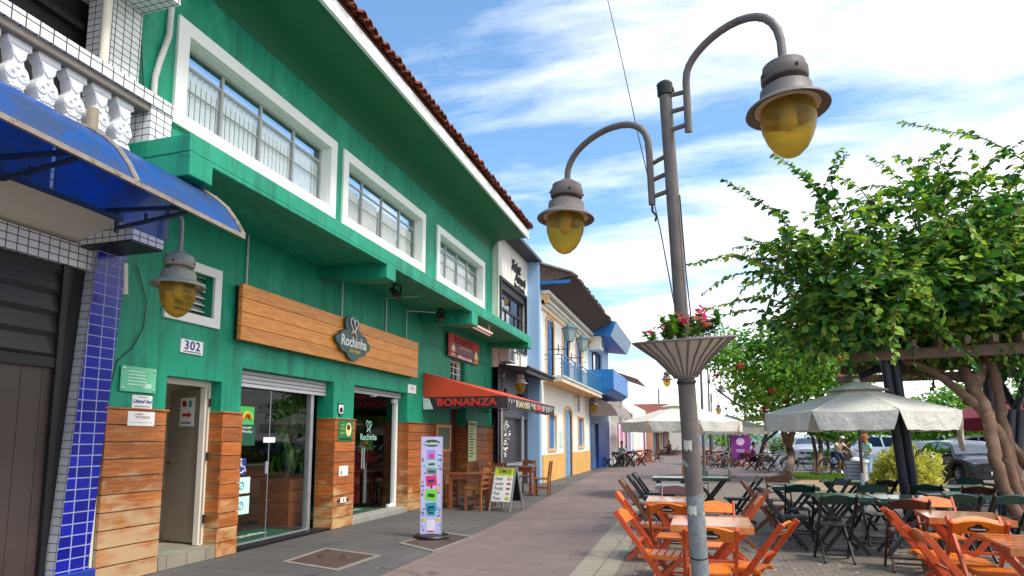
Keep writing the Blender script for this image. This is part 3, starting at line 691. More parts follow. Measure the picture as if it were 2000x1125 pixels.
# round emblem sign
M_emb=paint('dark green sign enamel',(44,82,78),.4,.08,3)
r=thing('emblem_sign','dark green cloud shaped sign with white lettering under a heart of two ice lollies','sign',(-5.9,9.64,2.95))
out=[]
base=[(.0,-.36,.22),(-.27,-.18,.2),(-.42,-.02,.17),(-.28,.13,.17),(-.06,.24,.16),(.12,.24,.16),(.32,.10,.17),(.43,-.06,.17),(.28,-.2,.19)]
for i in range(120):
    a=2*PI*i/120; dx,dy=math.cos(a),math.sin(a); best=0
    for bx_,by_,br in base:
        b=dx*bx_+dy*by_; c=bx_*bx_+by_*by_-br*br; q=b*b-c
        if q>0: best=max(best,b+math.sqrt(q))
    out.append((dx*best,dy*best))
m=MB(); m.prism([(x*.96,y*.58) for x,y in out],.05,FX(-5.88,9.64,3.22)); pn=m.build('panel',M_emb,r,bevel=.006)
m=MB(); m.prism([(-.17,-.1),(.17,-.1),(.23,.08),(.18,.17),(.05,.19),(-.12,.21),(-.22,.14),(-.22,.04)],.04,FX(-5.878,9.60,3.45)); m.build('crown_panel',M_emb,r,bevel=.004)
text('lettering','Rochinha',.26,FX(-5.829,9.65,3.20),M_white,r,.004,bold=.02,sx=.86)
text('sub_lettering','sorvetes',.12,FX(-5.829,9.68,3.06),M_yellow,r,.003,sx=.9)
def lolly_heart(x,y,z,k,parent,mw,mstick):
    m=MB()
    pts=[(0,-.16),(-.19,.1),(-.185,.19),(-.12,.235),(-.05,.20),(.0,.10),(.075,-.03)]
    m.tube([(x,y+a*k,z+b*k) for a,b in pts],.016*k/.9,6)
    pts=[(0,-.16),(.19,.08),(.185,.17),(.12,.21),(.05,.185),(0,.10)]
    m.tube([(x,y+a*k,z+b*k) for a,b in pts],.016*k/.9,6); m.build('heart_emblem',mw,parent)
    m=MB(); m.tube([(x,y-.06*k,z-.10*k),(x,y-.14*k,z-.2*k)],.022*k,6); m.build('stick_emblem',mstick,parent); m=MB(); m.tube([(x,y+.05*k,z-.13*k),(x,y+.12*k,z-.24*k)],.022*k,6); m.build('stick_emblem',mstick,parent)
lolly_heart(-5.818,9.63,3.475,.66,r,M_white,paint('cream enamel',(240,214,140),.5,.05))
# 302
r=sbox('house_number_plate','white house number plate reading 302 right of the wall lamp','sign',6.04,6.39,2.56,2.73,-6.05,.02,M_paper)
text('number','302',.155,FX(-6.026,6.215,2.655),M_inkb,r,.002,bold=.012,spacing=1.15)
m=MB(); m.bx(-6.03,-6.0275,6.07,6.36,2.575,2.59); m.build('fine_print',paint('grey print',(120,124,140),.6),r)
r=sbox('wall_plate','small white enamel plate on green wall right of the wooden sign board','sign',12.23,12.62,2.51,2.70,-6.05,.015,M_paper)
text('number','300',.10,FX(-6.033,12.42,2.61),paint('faded ink',(160,160,170),.6),r,.001)
# acrylic sign, security sign, paper, door notice
r=thing('acrylic_sign','pale green glassy plate held by four studs above the leftmost wood panel','sign',(-6.05,5.47,2.03))
m=MB(); m.bx(-6.03,-6.02,5.24,5.70,2.03,2.31); m.build('panel',paint('pale green acrylic',(120,206,164),.15,.12,7,coat=0) if False else paint('pale green acrylic',(110,200,158),.12,.12,7),r,bevel=.002)
for y in (5.27,5.67):
    for z in (2.06,2.28): m=MB(); m.lathe([(0,0),(.016,0),(.016,.008),(0,.012)],10,(-6.02,y,z),0,Matrix.Rotation(PI/2,4,'Y')); m.build('stud',M_alu,r)
m=MB(); random.seed(5)
for k in range(5): m.bx(-6.0199,-6.018,5.33,5.33+random.uniform(.12,.26),2.25-k*.036,2.262-k*.036)
m.bx(-6.0199,-6.018,5.53,5.64,2.08,2.13); m.build('print',paint('pale print',(196,234,214),.4),r)
r=sbox('security_sign','white plate with slanted blue words above the paper notice','sign',5.42,5.685,1.852,2.0,-6.05,.012,M_paper)
text('lettering','Literal Seg',.058,FX(-6.036,5.55,1.93),M_inkb,r,.001,bold=.02,shear=.25)
m=MB(); m.bx(-6.0379,-6.0365,5.45,5.66,1.87,1.878); m.bx(-6.0379,-6.0365,5.49,5.62,1.975,1.981); m.build('fine_print',M_inkb,r)
r=sbox('paper_notice','white paper notice with faint red handwriting pinned on the bleached wood panel','notice',5.34,5.69,1.655,1.815,-5.999,.004,M_paper,bevel=0)
text('lettering','MATERIAIS',.04,FX(-5.993,5.53,1.75),paint('faded red ink',(186,128,134),.6),r,.0006)
text('lettering','proibido',.03,FX(-5.993,5.48,1.785),paint('faded red ink',(186,128,134),.6),r,.0006)
m=MB(); m.bx(-5.9948,-5.994,5.37,5.66,1.69,1.694); m.build('line',paint('grey print',(120,124,140),.6),r)
r=thing('door_notice','white notice with a red arrow and blue words fixed on the half open cream door','sign',tuple(Md@V(.36,1.5,-.004)))
m=MB(); m.bx(.22,.50,1.50,1.88,-.010,-.002,0,Md); m.build('panel',M_paper,r)
m=MB(); m.prism([(-.09,-.02),(.03,-.02),(.03,-.042),(.10,0),(.03,.042),(.03,.02),(-.09,.02)],.003,frame(Md@V(.36,1.65,-.0105),-(Md.to_3x3()@V(1,0,0)),(0,0,1))); m.build('arrow',M_red,r)
m=MB(); m.prism([(.045*math.cos(2*PI*i/18)-.06,.045*math.sin(2*PI*i/18)) for i in range(18)],.003,frame(Md@V(.36,1.80,-.0105),-(Md.to_3x3()@V(1,0,0)),(0,0,1))); m.build('round_emblem',paint('dark red ink',(150,40,36),.5),r)
m=MB(); m.prism([(.03,-.045),(.09,-.045),(.09,0),(.075,.045),(.045,.045),(.03,0)],.003,frame(Md@V(.36,1.80,-.0105),-(Md.to_3x3()@V(1,0,0)),(0,0,1))); m.build('figure_emblem',M_teal,r)
text('lettering','BANHEIRO',.042,frame(Md@V(.36,1.545,-.0105),-(Md.to_3x3()@V(1,0,0)),(0,0,1)),M_inkb,r,.001,bold=.02)
# middle pillar
r=thing('shield_plaque','black and white shield plaque above the middle wood pillar','plaque',(-6.05,9.62,1.90))
sh=[(-.08,.12),(0,.10),(.08,.12),(.095,.02),(.07,-.07),(0,-.12),(-.07,-.07),(-.095,.02)]
m=MB(); m.prism(sh,.015,FX(-6.049,9.62,2.02)); m.build('panel',M_ink,r)
m=MB(); m.prism([(x*.82,y*.82) for x,y in sh],.004,FX(-6.0339,9.62,2.02)); m.build('rim',M_white,r)
m=MB(); m.prism([(.05*math.cos(i*PI/8),.05*math.sin(i*PI/8)) for i in range(16)],.004,FX(-6.0298,9.62,2.02)); m.bx(-6.0298,-6.0258,9.57,9.67,1.935,1.955); m.build('device',M_ink,r)
r=sbox('menu_plate','green menu plate with a pale ice cream picture on the middle wood pillar','sign',9.50,9.95,1.48,1.83,-5.999,.012,paint('emerald sign',(10,120,66),.4,.1),bevel=.002)
m=MB(); m.prism([(.09*math.cos(i*PI/8),.12*math.sin(i*PI/8)) for i in range(16)],.003,FX(-5.987,9.81,1.68)); m.build('scoop_picture',paint('cream enamel',(240,214,140),.5),r)
m=MB(); m.prism([(.05*math.cos(i*PI/8),.05*math.sin(i*PI/8)) for i in range(16)],.003,FX(-5.9839,9.80,1.72)); m.bx(-5.987,-5.985,9.53,9.92,1.50,1.53); m.build('dark_print',M_ink,r)
for k,z in enumerate((1.76,1.70,1.62)):
    text('lettering',('sabor','do dia','gelado')[k],.045,FX(-5.9865,9.62,z),M_yellow,r,.001)
r=sbox('paper_label','small white paper label half way down the middle wood pillar','notice',9.56,9.84,.88,1.05,-5.999,.004,M_paper,bevel=0)
m=MB(); m.bx(-5.995,-5.994,9.60,9.66,.90,.97); m.build('red_print',paint('faded red ink',(186,128,134),.6),r)
r=sbox('socket_plate','round cornered white socket plate low on the middle wood pillar','socket',9.62,9.80,.42,.51,-5.999,.014,M_white,bevel=.006)
m=MB(); m.bx(-5.986,-5.983,9.69,9.73,.44,.49); m.build('red_mark',M_red,r)
m=MB(); m.bx(-5.999,-5.992,9.54,9.615,.44,.49); m.bx(-5.999,-5.992,9.805,9.88,.44,.49); m.build('bracket',M_dark,r)
# stickers on the shop glass
def sticker(y0,y1,z0,z1,m_,label,extra=None):
    r=thing('window_sticker',label,'sticker',(-6.295,(y0+y1)/2,z0),'stickers on the shop window')
    b=MB(); b.bx(-6.2955,-6.292,y0,y1,z0,z1); b.build('panel',m_,r); 
    if extra: extra(r,(y0+y1)/2,(z0+z1)/2)
    return r
def wheelchair(r,y,z):
    m=MB(); x=-6.29; m.tube(arc((x,y-.015,z-.03),.055,70,340,14,(0,1,0),(0,0,1)),.009,5); m.tube([(x,y-.02,z+.075),(x,y-.01,z),(x,y+.05,z),(x,y+.08,z-.075)],.009,5); m.ball((x,y-.022,z+.10),.018,8); m.build('wheelchair_symbol',M_white,r)
sticker(7.42,7.60,1.00,1.24,M_inkb,'blue wheelchair symbol sticker on the shop window',wheelchair)
def ringp(r,y,z):
    m=MB(); m.tube(arc((-6.29,y,z),.05,0,360,16,(0,1,0),(0,0,1)),.007,5); m.tube([(-6.29,y-.02,z-.02),(-6.29,y+.02,z+.03)],.007,5); m.build('ring_symbol',M_teal,r)
M_stk=paint('pale mint sticker',(206,232,224),.5,.05)
sticker(7.34,7.70,.74,.97,M_stk,'upper pale mint sticker below the wheelchair symbol',ringp)
sticker(7.34,7.70,.45,.70,M_stk,'lower pale mint sticker near the bottom of the shop window',ringp)
def rain(r,y,z):
    m=MB()
    m.tube(arc((-6.288,y,z-.05),.09,0,180,12,(0,1,0),(0,0,1)),.022,6); m.build('arch_emblem',M_yellow,r)
    m=MB(); m.tube(arc((-6.288,y,z-.05),.05,0,180,12,(0,1,0),(0,0,1)),.016,6); m.build('inner_arch_emblem',M_red,r)
sticker(7.42,7.72,1.72,1.98,paint('leaf green sticker',(70,190,90),.5,.05),'round topped green sticker with a coloured arch on the shop window',rain)
def lines(r,y,z):
    for k,(w,t) in enumerate(((.05,'peça pelo'),(.05,'WhatsApp'))): text('lettering',t,w,FX(-6.290,y,z+.12-k*.06),M_white,r,.001)
sticker(7.40,7.76,1.42,1.70,M_inkg,'dark green sticker with two lines of white words on the shop window',lines)
r=sticker(7.95,8.22,1.46,1.54,M_paper,'small white oval tag on the shop window',None)
# logo on the glass door
r=thing('glass_lettering','white and green shop lettering with a small heart on the glass door','lettering',(-6.292,11.0,1.45))
text('lettering','Rochinha',.17,FX(-6.292,11.05,1.55),paint('mint film',(150,196,180),.5),r,.001,bold=.02)
lolly_heart(-6.292,11.05,1.76,.5,r,paint('mint film',(150,196,180),.5),paint('mint film',(150,196,180),.5))
# door mats
M_mat=paint('green bristle mat',(22,78,56),.95,.12,6,.6,120)
def mat(y0,y1,x0,x1,z,label,txt):
    r=thing('door_mat',label,'door mat',((x0+x1)/2,(y0+y1)/2,z),'door mats of the ice cream shop')
    b=MB(); b.bx(x0,x1,y0,y1,z,z+.014); b.build('pad',M_mat,r,bevel=.004)
    b=MB(); ring(b,0,.001,0,1,0,1,.1); 
    text('lettering',txt,.26,frame(((x0+x1)/2-.02,(y0+y1)/2,z+.0155),(0,1,0),(-1,0,0)),M_paper,r,.0006,bold=.015)
mat(7.35,9.0,-7.15,-6.36,.021,'green lettered door mat behind the big shop window','Rochinha')
mat(10.2,11.7,-7.0,-6.36,.10,'green lettered door mat behind the glass door','Rochinha')
# interior furnishings
M_pl=wood('planter boards',(120,60,26),(170,96,46),.5)
def planter(x,y,w,h,label,dens):
    r=thing('potted_plant',label,'plant',(x,y,.02),'plants in wooden boxes inside the shop')
    m=MB(); 
    for k in range(4): m.bx(x-w/2,x+w/2,y-w/2,y+w/2,.02+k*h/4,.02+(k+1)*h/4-.008)
    m.build('planter_box',M_pl,r,bevel=.005)
    m=MB(); m.tube([(x,y,h),(x+.05,y,h+.5),(x,y+.05,h+1.2)],[.05,.045,.03],8); m.build('stem',paint('plant stem',(110,90,60),.8),r)
    random.seed(int(y*10)); m=MB()
    for i in range(dens):
        a=random.uniform(0,2*PI); z0=h+random.uniform(.25,1.45); L=random.uniform(.45,.8); ux=Vector((math.cos(a),math.sin(a),0)); side=Vector((-ux.y,ux.x,0))
        p=Vector((x,y,z0)); el=random.uniform(.5,1.0); vs=[]; N=6
        for k in range(N+1):
            wd=.034*math.sin(PI*min(1,(k+.4)/(N+.4)))+.003; vs+=[p+side*wd,p-side*wd]
            p=p+(ux*math.cos(el)+Vector((0,0,math.sin(el))))*(L/N); el-=.62
        m.add(vs,[(2*k,2*k+1,2*k+3,2*k+2) for k in range(N)],0,True)
    m.build('leaves',leafmat('corn plant leaves',(24,66,22),(52,112,34),(130,170,60),.25),r)
planter(-7.2,9.75,.62,.80,'tall corn plant with drooping leaves in a wooden box behind the shop window',150)
r=thing('counter','dark brown wooden counter behind the shop window','counter',(-8.2,9.6,.02))
m=MB()
for k in range(5): m.bx(-8.4,-8.0,8.7,10.3,.02+k*.2,.02+k*.2+.19)
m.build('front',M_pl,r)
m=MB(); m.bx(-8.45,-7.95,8.65,10.35,1.02,1.06); m.build('top',M_conc,r)
r=thing('display_machine','red and dark sweet machine on a white pole stand inside the glass door','machine',(-7.3,12.7,.10))
m=MB(); m.tube([(-7.3,12.7,.1),(-7.3,12.7,1.0)],.04,8); m.build('stand',M_white,r)
m=MB(); m.bx(-7.55,-7.1,12.45,13.0,1.0,1.22); m.bx(-7.6,-7.35,12.2,12.6,.1,.98); m.build('cabinet',paint('deep red cabinet',(140,22,24),.4),r,bevel=.02)
m=MB(); m.lathe([(.2,1.22),(.24,1.32),(.24,1.5),(.16,1.6),(0,1.62)],14,(-7.32,12.72,0)); m.build('bowl',M_clear,r)
m=MB(); random.seed(2)
for i in range(26): m.ball((-7.32+random.uniform(-.14,.14),12.72+random.uniform(-.14,.14),random.uniform(1.25,1.46)),.05,6,random.randint(0,2))
m.build('sweets',[M_red,M_yellow,M_lime],r)

# banner of the snack bar, on wall
r=thing('bar_banner','square red and plum food banner high on the green wall','banner',(-6.0,15.35,3.6))
m=MB(); m.bx(-5.98,-5.955,14.26,16.46,3.58,4.17); m.build('panel',paint('plum banner',(116,84,100),.5,.1),r)
m=MB(); m.bx(-5.955,-5.952,14.26,16.46,3.95,4.17); m.bx(-5.955,-5.952,14.26,14.36,3.58,3.95); m.build('red_field',paint('brick red banner',(186,48,44),.5,.1),r)
m=MB(); m.bx(-5.955,-5.9525,14.9,15.9,3.60,3.70); m.build('pale_field',paint('pale pink banner',(222,206,216),.5),r)
text('lettering','BONANZA',.24,FX(-5.951,15.3,4.03),M_ink,r,.002,bold=.02,sx=1.15)
text('lettering','LANCHES E PORÇÕES',.085,FX(-5.951,15.4,3.88),M_white,r,.001)
text('lettering','SUCOS  PASTEL',.09,FX(-5.951,15.4,3.65),M_pink,r,.001)
for y,mm in ((14.55,M_orange),(16.22,M_yellow)):
    m=MB(); m.prism([(-.12,-.15),(.12,-.15),(.15,.02),(.08,.12),(0,.2),(-.08,.12),(-.15,.02)],.003,FX(-5.951,y,3.76)); m.build('food_picture',mm,r)
    m=MB(); m.prism([(.09*math.cos(i*PI/6),.07*math.sin(i*PI/6)) for i in range(12)],.003,FX(-5.9479,y,3.82)); m.build('food_picture',M_paper,r)
m=MB(); m.tube([(-5.93,12.9,3.72),(-5.93,17.2,3.66)],.008,5); m.build('wire',M_dark,r)

# snack bar awning
def awn_mat(name,rgb): return paint(name,rgb,.65,.12,3,.3,50)
A0,A1,AXO=13.0,17.62,-4.05
SA=thing('snack_bar_awning','orange red sloping canvas awning with a red lettered black valance','awning',(-6.05,15.3,2.2))
m=MB()
m.add([(-6.04,A0,3.03),(-6.04,A1,3.03),(AXO,A1,2.45),(AXO,A0,2.45)],[(0,1,2,3)]); m.add([(-6.04,A0,3.02),(-6.04,A1,3.02),(AXO,A1,2.44),(AXO,A0,2.44)],[(3,2,1,0)])
m.add([(-6.04,A0-.003,3.03),(-6.04,A0-.003,2.46),(AXO,A0-.003,2.45)],[(0,1,2)]); m.add([(-6.04,A1+.003,3.03),(-6.04,A1+.003,2.46),(AXO,A1+.003,2.45)],[(2,1,0)])
m.build('canvas',awn_mat('orange red canvas',(206,74,44)),SA)
m=MB()
def drape(p0,p1,zt,zb,n,nx,ny,mi=0):
    vs=[]
    for i in range(n+1):
        t=i/n; x=p0[0]+(p1[0]-p0[0])*t; y=p0[1]+(p1[1]-p0[1])*t; w=.018*math.sin(i*1.35)
        vs+=[(x,y,zt),(x+nx*w,y+ny*w,zb-.012*math.sin(i*.9))]
    m.add(vs,[(2*i,2*i+1,2*i+3,2*i+2) for i in range(n)],mi,True)
drape((-6.04,A0-.008),(AXO,A0-.008),2.46,2.19,24,0,1); drape((AXO+.006,A0-.006),(AXO+.006,A1),2.45,2.17,40,1,0)
m.build('valance',awn_mat('soot black valance',(50,42,46)),SA)
text('lettering','BONANZA',.215,FY(-4.98,A0-.036,2.325),paint('valance red',(210,52,44),.6),SA,.002,bold=.035,sx=1.30,spacing=1.05)
m=MB(); m.prism([(0,0),(.16,-.03),(.26,-.27),(.02,-.27)],.004,FY(-6.03,A0-.040,2.455)); m.build('corner_patch',paint('pale patch',(200,214,214),.6,.25,14),SA)
random.seed(4); m=MB()
for i in range(24):
    y=13.06+i*.19; h=random.uniform(.05,.17); m.bx(AXO+.026,AXO+.029,y,y+random.uniform(.05,.15),2.40-h,2.40)
m.build('pale_print',paint('greyed print',(176,170,168),.6,.3,12),SA)
text('lettering','LANCHES',.17,FX(AXO+.031,14.2,2.30),paint('straw print',(206,190,130),.6),SA,.001,bold=.02); text('lettering','BONANZA',.17,FX(AXO+.031,15.7,2.30),paint('valance rose',(214,84,96),.6),SA,.001,bold=.03)
m=MB(); m.bar((-6.03,A0+.03,2.44),(AXO,A0+.03,2.43),.03,.03); m.bar((-6.03,A1-.03,2.44),(AXO,A1-.03,2.43),.03,.03); m.bar((AXO-.02,A0+.03,2.43),(AXO-.02,A1-.03,2.43),.03,.03)
for y in (A0+.6,A0+2.2,A1-.5): m.bar((-6.03,y,2.3),(-4.3,y,2.44),.025,.025)
m.build('frame',M_dark,SA)
# chalk board and menu sheet by the snack bar door
r=thing('menu_board','small framed grey board on wood cladding left of the snack bar door','menu board',(-5.99,14.05,1.25))
m=MB(); ring(m,-5.995,-5.96,13.64,14.5,1.22,1.86,.06); m.build('frame',M_wood,r)
m=MB(); m.bx(-5.995,-5.97,13.7,14.44,1.28,1.80); m.build('panel',paint('slate green board',(104,122,112),.7,.15,4),r)
r=thing('menu_sheet','tall yellowish menu sheet hanging right of the snack bar door','menu',(-5.98,15.98,.95))
m=MB(); m.bx(-5.98,-5.97,15.72,16.35,.93,2.0); m.build('sheet',paint('lime white sheet',(208,222,160),.5,.08,3),r)
m=MB()
for k in range(11): m.bx(-5.97,-5.968,15.8,15.8+random.uniform(.2,.45),1.05+k*.075,1.075+k*.075)
m.build('print',M_ink,r)
m=MB(); m.bx(-5.97,-5.968,15.78,16.28,1.88,1.96); m.build('heading',M_inkg,r)

# standing ice cream banner
r=thing('ice_cream_banner','tall narrow lilac banner of coloured ice lollies on a round black foot','banner stand',(-4.05,9.12,0))
m=MB(); m.lathe([(0,.0),(.27,.0),(.28,.02),(.26,.045),(.08,.06),(0,.06)],28,(-4.05,9.12,.004)); m.build('foot',M_black,r)
Mb=frame((-4.06,9.10,.05),(.975,.222,0),(.013,0,1))
m=MB(); m.bx(-.165,.165,0,1.50,-.012,.012,0,Mb); m.build('panel',M_lilac,r)
m=MB(); ring(m,-.1,.1,0,1,0,1,.1); m=MB(); m.bx(-.17,-.16,0,1.5,-.016,.016,0,Mb); m.bx(.16,.17,0,1.5,-.016,.016,0,Mb); m.build('edge',M_alu,r)
def pr(outl,mm,dz,nm):
    q=MB(); q.prism(outl,.002,Mb@Matrix.Translation((0,0,.0122+dz))); q.build(nm,mm,r)
def rect(cx,cy,w,h,a=0): 
    c,s_=math.cos(a),math.sin(a); return [(cx+x*c-y*s_,cy+x*s_+y*c) for x,y in ((-w/2,-h/2),(w/2,-h/2),(w/2,h/2),(-w/2,h/2))]
pr([(.13*math.cos(i*PI/8),1.40+.055*math.sin(i*PI/8)) for i in range(16)],M_inkg,0,'emblem')
text('lettering','Rochinha',.062,Mb@Matrix.Translation((0,1.395,.0150)),M_white,r,.0006,bold=.03)
pr(rect(-.01,1.22,.13,.15),paint('light violet ink',(160,140,220),.5),0,'lolly_picture')
pr(rect(0,1.20,.07,.06),M_pink,.0025,'lolly_picture')
for (cy,w,h,a,mm) in ((1.08,.16,.10,.05,paint('mint ink',(170,214,200),.5)),(.965,.16,.09,-.08,paint('dark mint ink',(110,150,130),.5)),(.82,.17,.16,.12,M_pink),(.60,.18,.17,-.1,M_lime),(.42,.17,.13,.1,M_teal),(.335,.14,.10,0,paint('sea ink',(60,170,196),.5))):
    pr(rect(.0,cy,w,h,a),mm,0,'lolly_picture'); pr(rect(.0,cy-.005,w*.6,h*.3,a),paint('deep print',(30,70,70),.5),.0025,'lolly_picture')
pr(rect(.0,.73,.035,.06),M_red,0,'lolly_picture')
pr([(.10+.035*math.cos(i*PI/6),.70+.035*math.sin(i*PI/6)) for i in range(12)],M_orange,0,'dot_picture')
random.seed(9)
for i in range(26): pr(rect(random.choice((-.13,-.12,.12,.13))+random.uniform(-.015,.015),random.uniform(.05,1.28),.018,random.uniform(.02,.06),random.uniform(0,3)),random.choice((M_teal,M_inkb,M_purple,M_inkg)),.0001*i,'confetti')
pr(rect(-.11,.22,.06,.05),M_yellow,0,'dot_picture'); pr(rect(.11,.22,.06,.05),M_yellow,0,'dot_picture')
pr(rect(0,.14,.12,.16),paint('pale ice picture',(232,232,240),.5),0,'lolly_picture'); pr(rect(0,.05,.10,.02),M_red,.0003,'lolly_picture')
pr(rect(.105,1.13,.03,.25,-.1),M_paper,0,'side_strip'); pr(rect(.105,1.13,.012,.24,-.1),M_teal,.0025,'side_strip')

# A frame menu board
r=thing('a_frame_sign','folding A frame menu board headed TEMOS in front of the wooden tables','sign',(-4.1,12.95,0))
F0=Vector((-4.40,12.83,0)); F1=Vector((-3.88,12.70,0)); ux=(F1-F0).normalized(); bk=Vector((-ux.y,ux.x,0)); H=.92
topv=bk*.26+Vector((0,0,H)); Mf=frame(F0,ux,topv); L=(F1-F0).length; hl=topv.length
m=MB()
for x in (.015,L-.015): m.bx(x-.015,x+.015,0,hl,-.012,.012,0,Mf)
for y in (.20,hl-.015): m.bx(.03,L-.03,y-.012,y+.012,-.010,.010,0,Mf)
fr=m.build('front_frame',M_alu,r)
m=MB(); m.bx(.03,L-.03,.212,hl-.027,-.004,.006,0,Mf); m.build('front_panel',M_paper,r)
B0=F0+bk*.56; Mbk=frame(B0,ux,-bk*.26+Vector((0,0,H)))
m=MB()
for x in (.015,L-.015): m.bx(x-.015,x+.015,0,hl,-.012,.012,0,Mbk)
m.build('rear_frame',M_alu,r); m=MB(); m.bx(.03,L-.03,.2,hl-.02,-.004,.004,0,Mbk); m.build('rear_panel',M_black,r)
Z=lambda x,y,d=.0065: Mf@Matrix.Translation((x,y,d))
m=MB(); m.bx(.03,L-.03,hl-.19,hl-.03,.0062,.0075,0,Mf); m.build('heading_band',paint('lime heading',(196,216,60),.5),r)
text('heading','TEMOS:',.13,Z(L/2,hl-.105,.008),M_ink,r,.0006,bold=.02,shear=.12,sx=.78)
for k,w in enumerate(('Pastel','Lanche','Porção','Pizza','Pratos')):
    y=hl-.26-k*.105; text('lettering',w,.105,Z(.05,y,.0068),M_ink,r,.0006,'LEFT',bold=.012,shear=.12,sx=.75)
    q=MB(); q.prism([(L-.13+.058*math.cos(i*PI/6),y+(.035 if k in (0,4) else .022)*math.sin(i*PI/6)) for i in range(12)],.0012,Z(0,0,.0066)); q.build('food_picture',(M_orange,paint('bread brown',(150,96,50),.6),paint('bread brown',(150,96,50),.6),M_orange,M_yellow)[k],r)
    q=MB(); q.prism([(L-.13+.03*math.cos(i*PI/6),y+.014*math.sin(i*PI/6)) for i in range(12)],.0012,Z(0,0,.0082)); q.build('food_picture',(M_yellow,M_red,paint('bread brown',(150,96,50),.6),M_red,M_lime)[k],r)

# ------------------------------------------------------------------ lamps
M_lamp=paint('taupe lamp metal',(114,105,100),.58,.12,6,.2,60,spots=((74,64,58),9,.58))
M_lampg=paint('grey green lamp metal',(146,148,136),.55,.16,6,.25,60,spots=((110,106,94),9,.58))
def amber():
    t=NT('amber acrylic'); v=t.coord('Object'); n=t.noise(v,5,4)
    col=t.ramp(n,[(.3,s2l((164,142,56))),(.7,s2l((198,180,100)))])
    d=t.N('BsdfPrincipled',{'Base Color':col,'Roughness':.22,'Coat Weight':.5,'Coat Roughness':.05}); tl=t.N('BsdfTranslucent',{'Color':t.mixc(1.0,col,(1.35,1.25,.9),'MULTIPLY')})
    mx=t.N('MixShader',{0:.6,1:d,2:tl}); tr=t.N('BsdfTransparent',{'Color':s2l((236,206,120))}); fz=t.N('LayerWeight',{'Blend':.35}).outputs[1]; m2=t.N('MixShader',{0:t.math('MULTIPLY_ADD',fz,-.6,.66),1:mx,2:tr}); t.t.links.new(m2.outputs[0],t.out.inputs[0]); return t.m
M_amb=amber()
def lamp_head(parent,p,k=1.0,mm=None,axis=None,globe=True):
    """p = top of the cap; hangs along -axis"""
    mm=mm or M_lamp; ax=Vector(axis or (0,0,1)).normalized()
    M=Vector((0,0,1)).rotation_difference(ax).to_matrix().to_4x4()@Matrix.Scale(k,4)
    c=tuple(p)
    m=MB(); m.lathe([(.02,.0),(.04,-.005),(.075,-.03),(.125,-.06),(.128,-.10),(.138,-.105),(.138,-.155),(.13,-.165),(.085,-.17),(.085,-.2),(.135,-.205),(.15,-.215),(.157,-.29),(.165,-.30),(.205,-.315),(.24,-.342),(.244,-.356),(.24,-.359),(.20,-.334),(.165,-.32),(.155,-.318)],32,c,0,M)
    h=m.build('lamp_head',mm,parent)
    m=MB(); m.lathe([(.165,-.322),(.19,-.332),(.19,-.338),(.15,-.334)],28,c,0,M); m.build('gasket',paint('pale gasket',(206,190,170),.6),h)
    m=MB()
    for a in range(4): m.ball(Vector(c)+M.to_3x3()@V(.14*math.cos(a*PI/2+.4),.14*math.sin(a*PI/2+.4),-.13),.012*k,6)
    m.build('screw',M_dark,h)
    if globe:
        pr=[(.150,-.318),(.158,-.36),(.162,-.41),(.155,-.47),(.132,-.54),(.098,-.60),(.055,-.64),(.02,-.655),(.0,-.657)]
        m=MB(); m.lathe(pr,32,c,0,M); m.build('globe',M_amb,h)
        m=MB(); m.lathe([(.03,-.30),(.05,-.34),(.05,-.46),(.02,-.48),(0,-.48)],14,c,0,M); m.build('bulb',M_white,h)
    else:
        m=MB(); m.lathe([(.03,-.31),(.03,-.36),(.045,-.40),(.05,-.46),(.03,-.5),(0,-.51)],14,c,0,M); m.build('bulb',M_white,h)
    return h
# main street lamp (leans a little, as in the photo)
LP=thing('street_lamp','tall taupe street lamp with two amber globes and a fluted planter bowl, nearest the camera','street lamp',(-0.03,5.08,0))
pt=lambda t:Vector((-0.03,5.08,0)).lerp(Vector((-0.180,4.470,4.096)),t)
TOP=pt(1); ax=(TOP-pt(0)).normalized()
def galv():
    t=NT('scraped painted post'); v=t.coord('Object'); n=t.noise(v,7,6,.6,.5); n2=t.noise(v,28,4,.7); z=t.N('SeparateXYZ',{0:v}).outputs[2]
    base=t.ramp(n,[(.3,s2l((100,92,88))),(.7,s2l((122,112,106)))])
    grey=t.ramp(n2,[(.3,s2l((112,118,122))),(.7,s2l((148,154,156)))])
    low=t.ramp(z,[(.0,(1,1,1)),(.52,(1,1,1)),(.56,(0,0,0))]); t2=t.math('MULTIPLY',z,1.0)
    zl=t.N('MapRange',{'Value':z,'From Min':1.18,'From Max':1.02,'To Min':0.0,'To Max':1.0}).outputs[0]
    f=t.ramp(t.math('MULTIPLY_ADD',n,.5,t.math('MULTIPLY',zl,.75)),[(.62,(0,0,0)),(.70,(1,1,1))])
    col=t.mixc(f,base,grey)
    sp=t.math('MULTIPLY',t.ramp(t.noise(v,5,3,.6),[(.6,(0,0,0)),(.64,(1,1,1))]),t.N('MapRange',{'Value':z,'From Min':1.75,'From Max':1.3}).outputs[0])
    col=t.mixc(t.math('MULTIPLY',sp,.8),col,s2l((196,196,188)))
    return t.pbr(col,.5,.15,n2,.25,.003)
M_post=galv()
m=MB(); m.tube([pt(0),pt(.25),pt(.53),pt(.531),pt(.532),pt(.98)],[.066,.065,.062,.056,.050,.045],20); m.build('pole',M_post,LP)
m=MB(); m.tube([pt(.98),pt(.981),pt(1.0),pt(1.005)],[.05,.058,.056,.035],16); m.tube(arc(pt(.99),.07,20,260,10,(-.9,.1,.3),(0,0,1)),.006,5); m.tube(arc(pt(.99)+V(-.02,0,0),.05,20,260,10,(-.8,.4,.3),(0,0,1)),.006,5); m.build('pole_cap',M_black,LP)
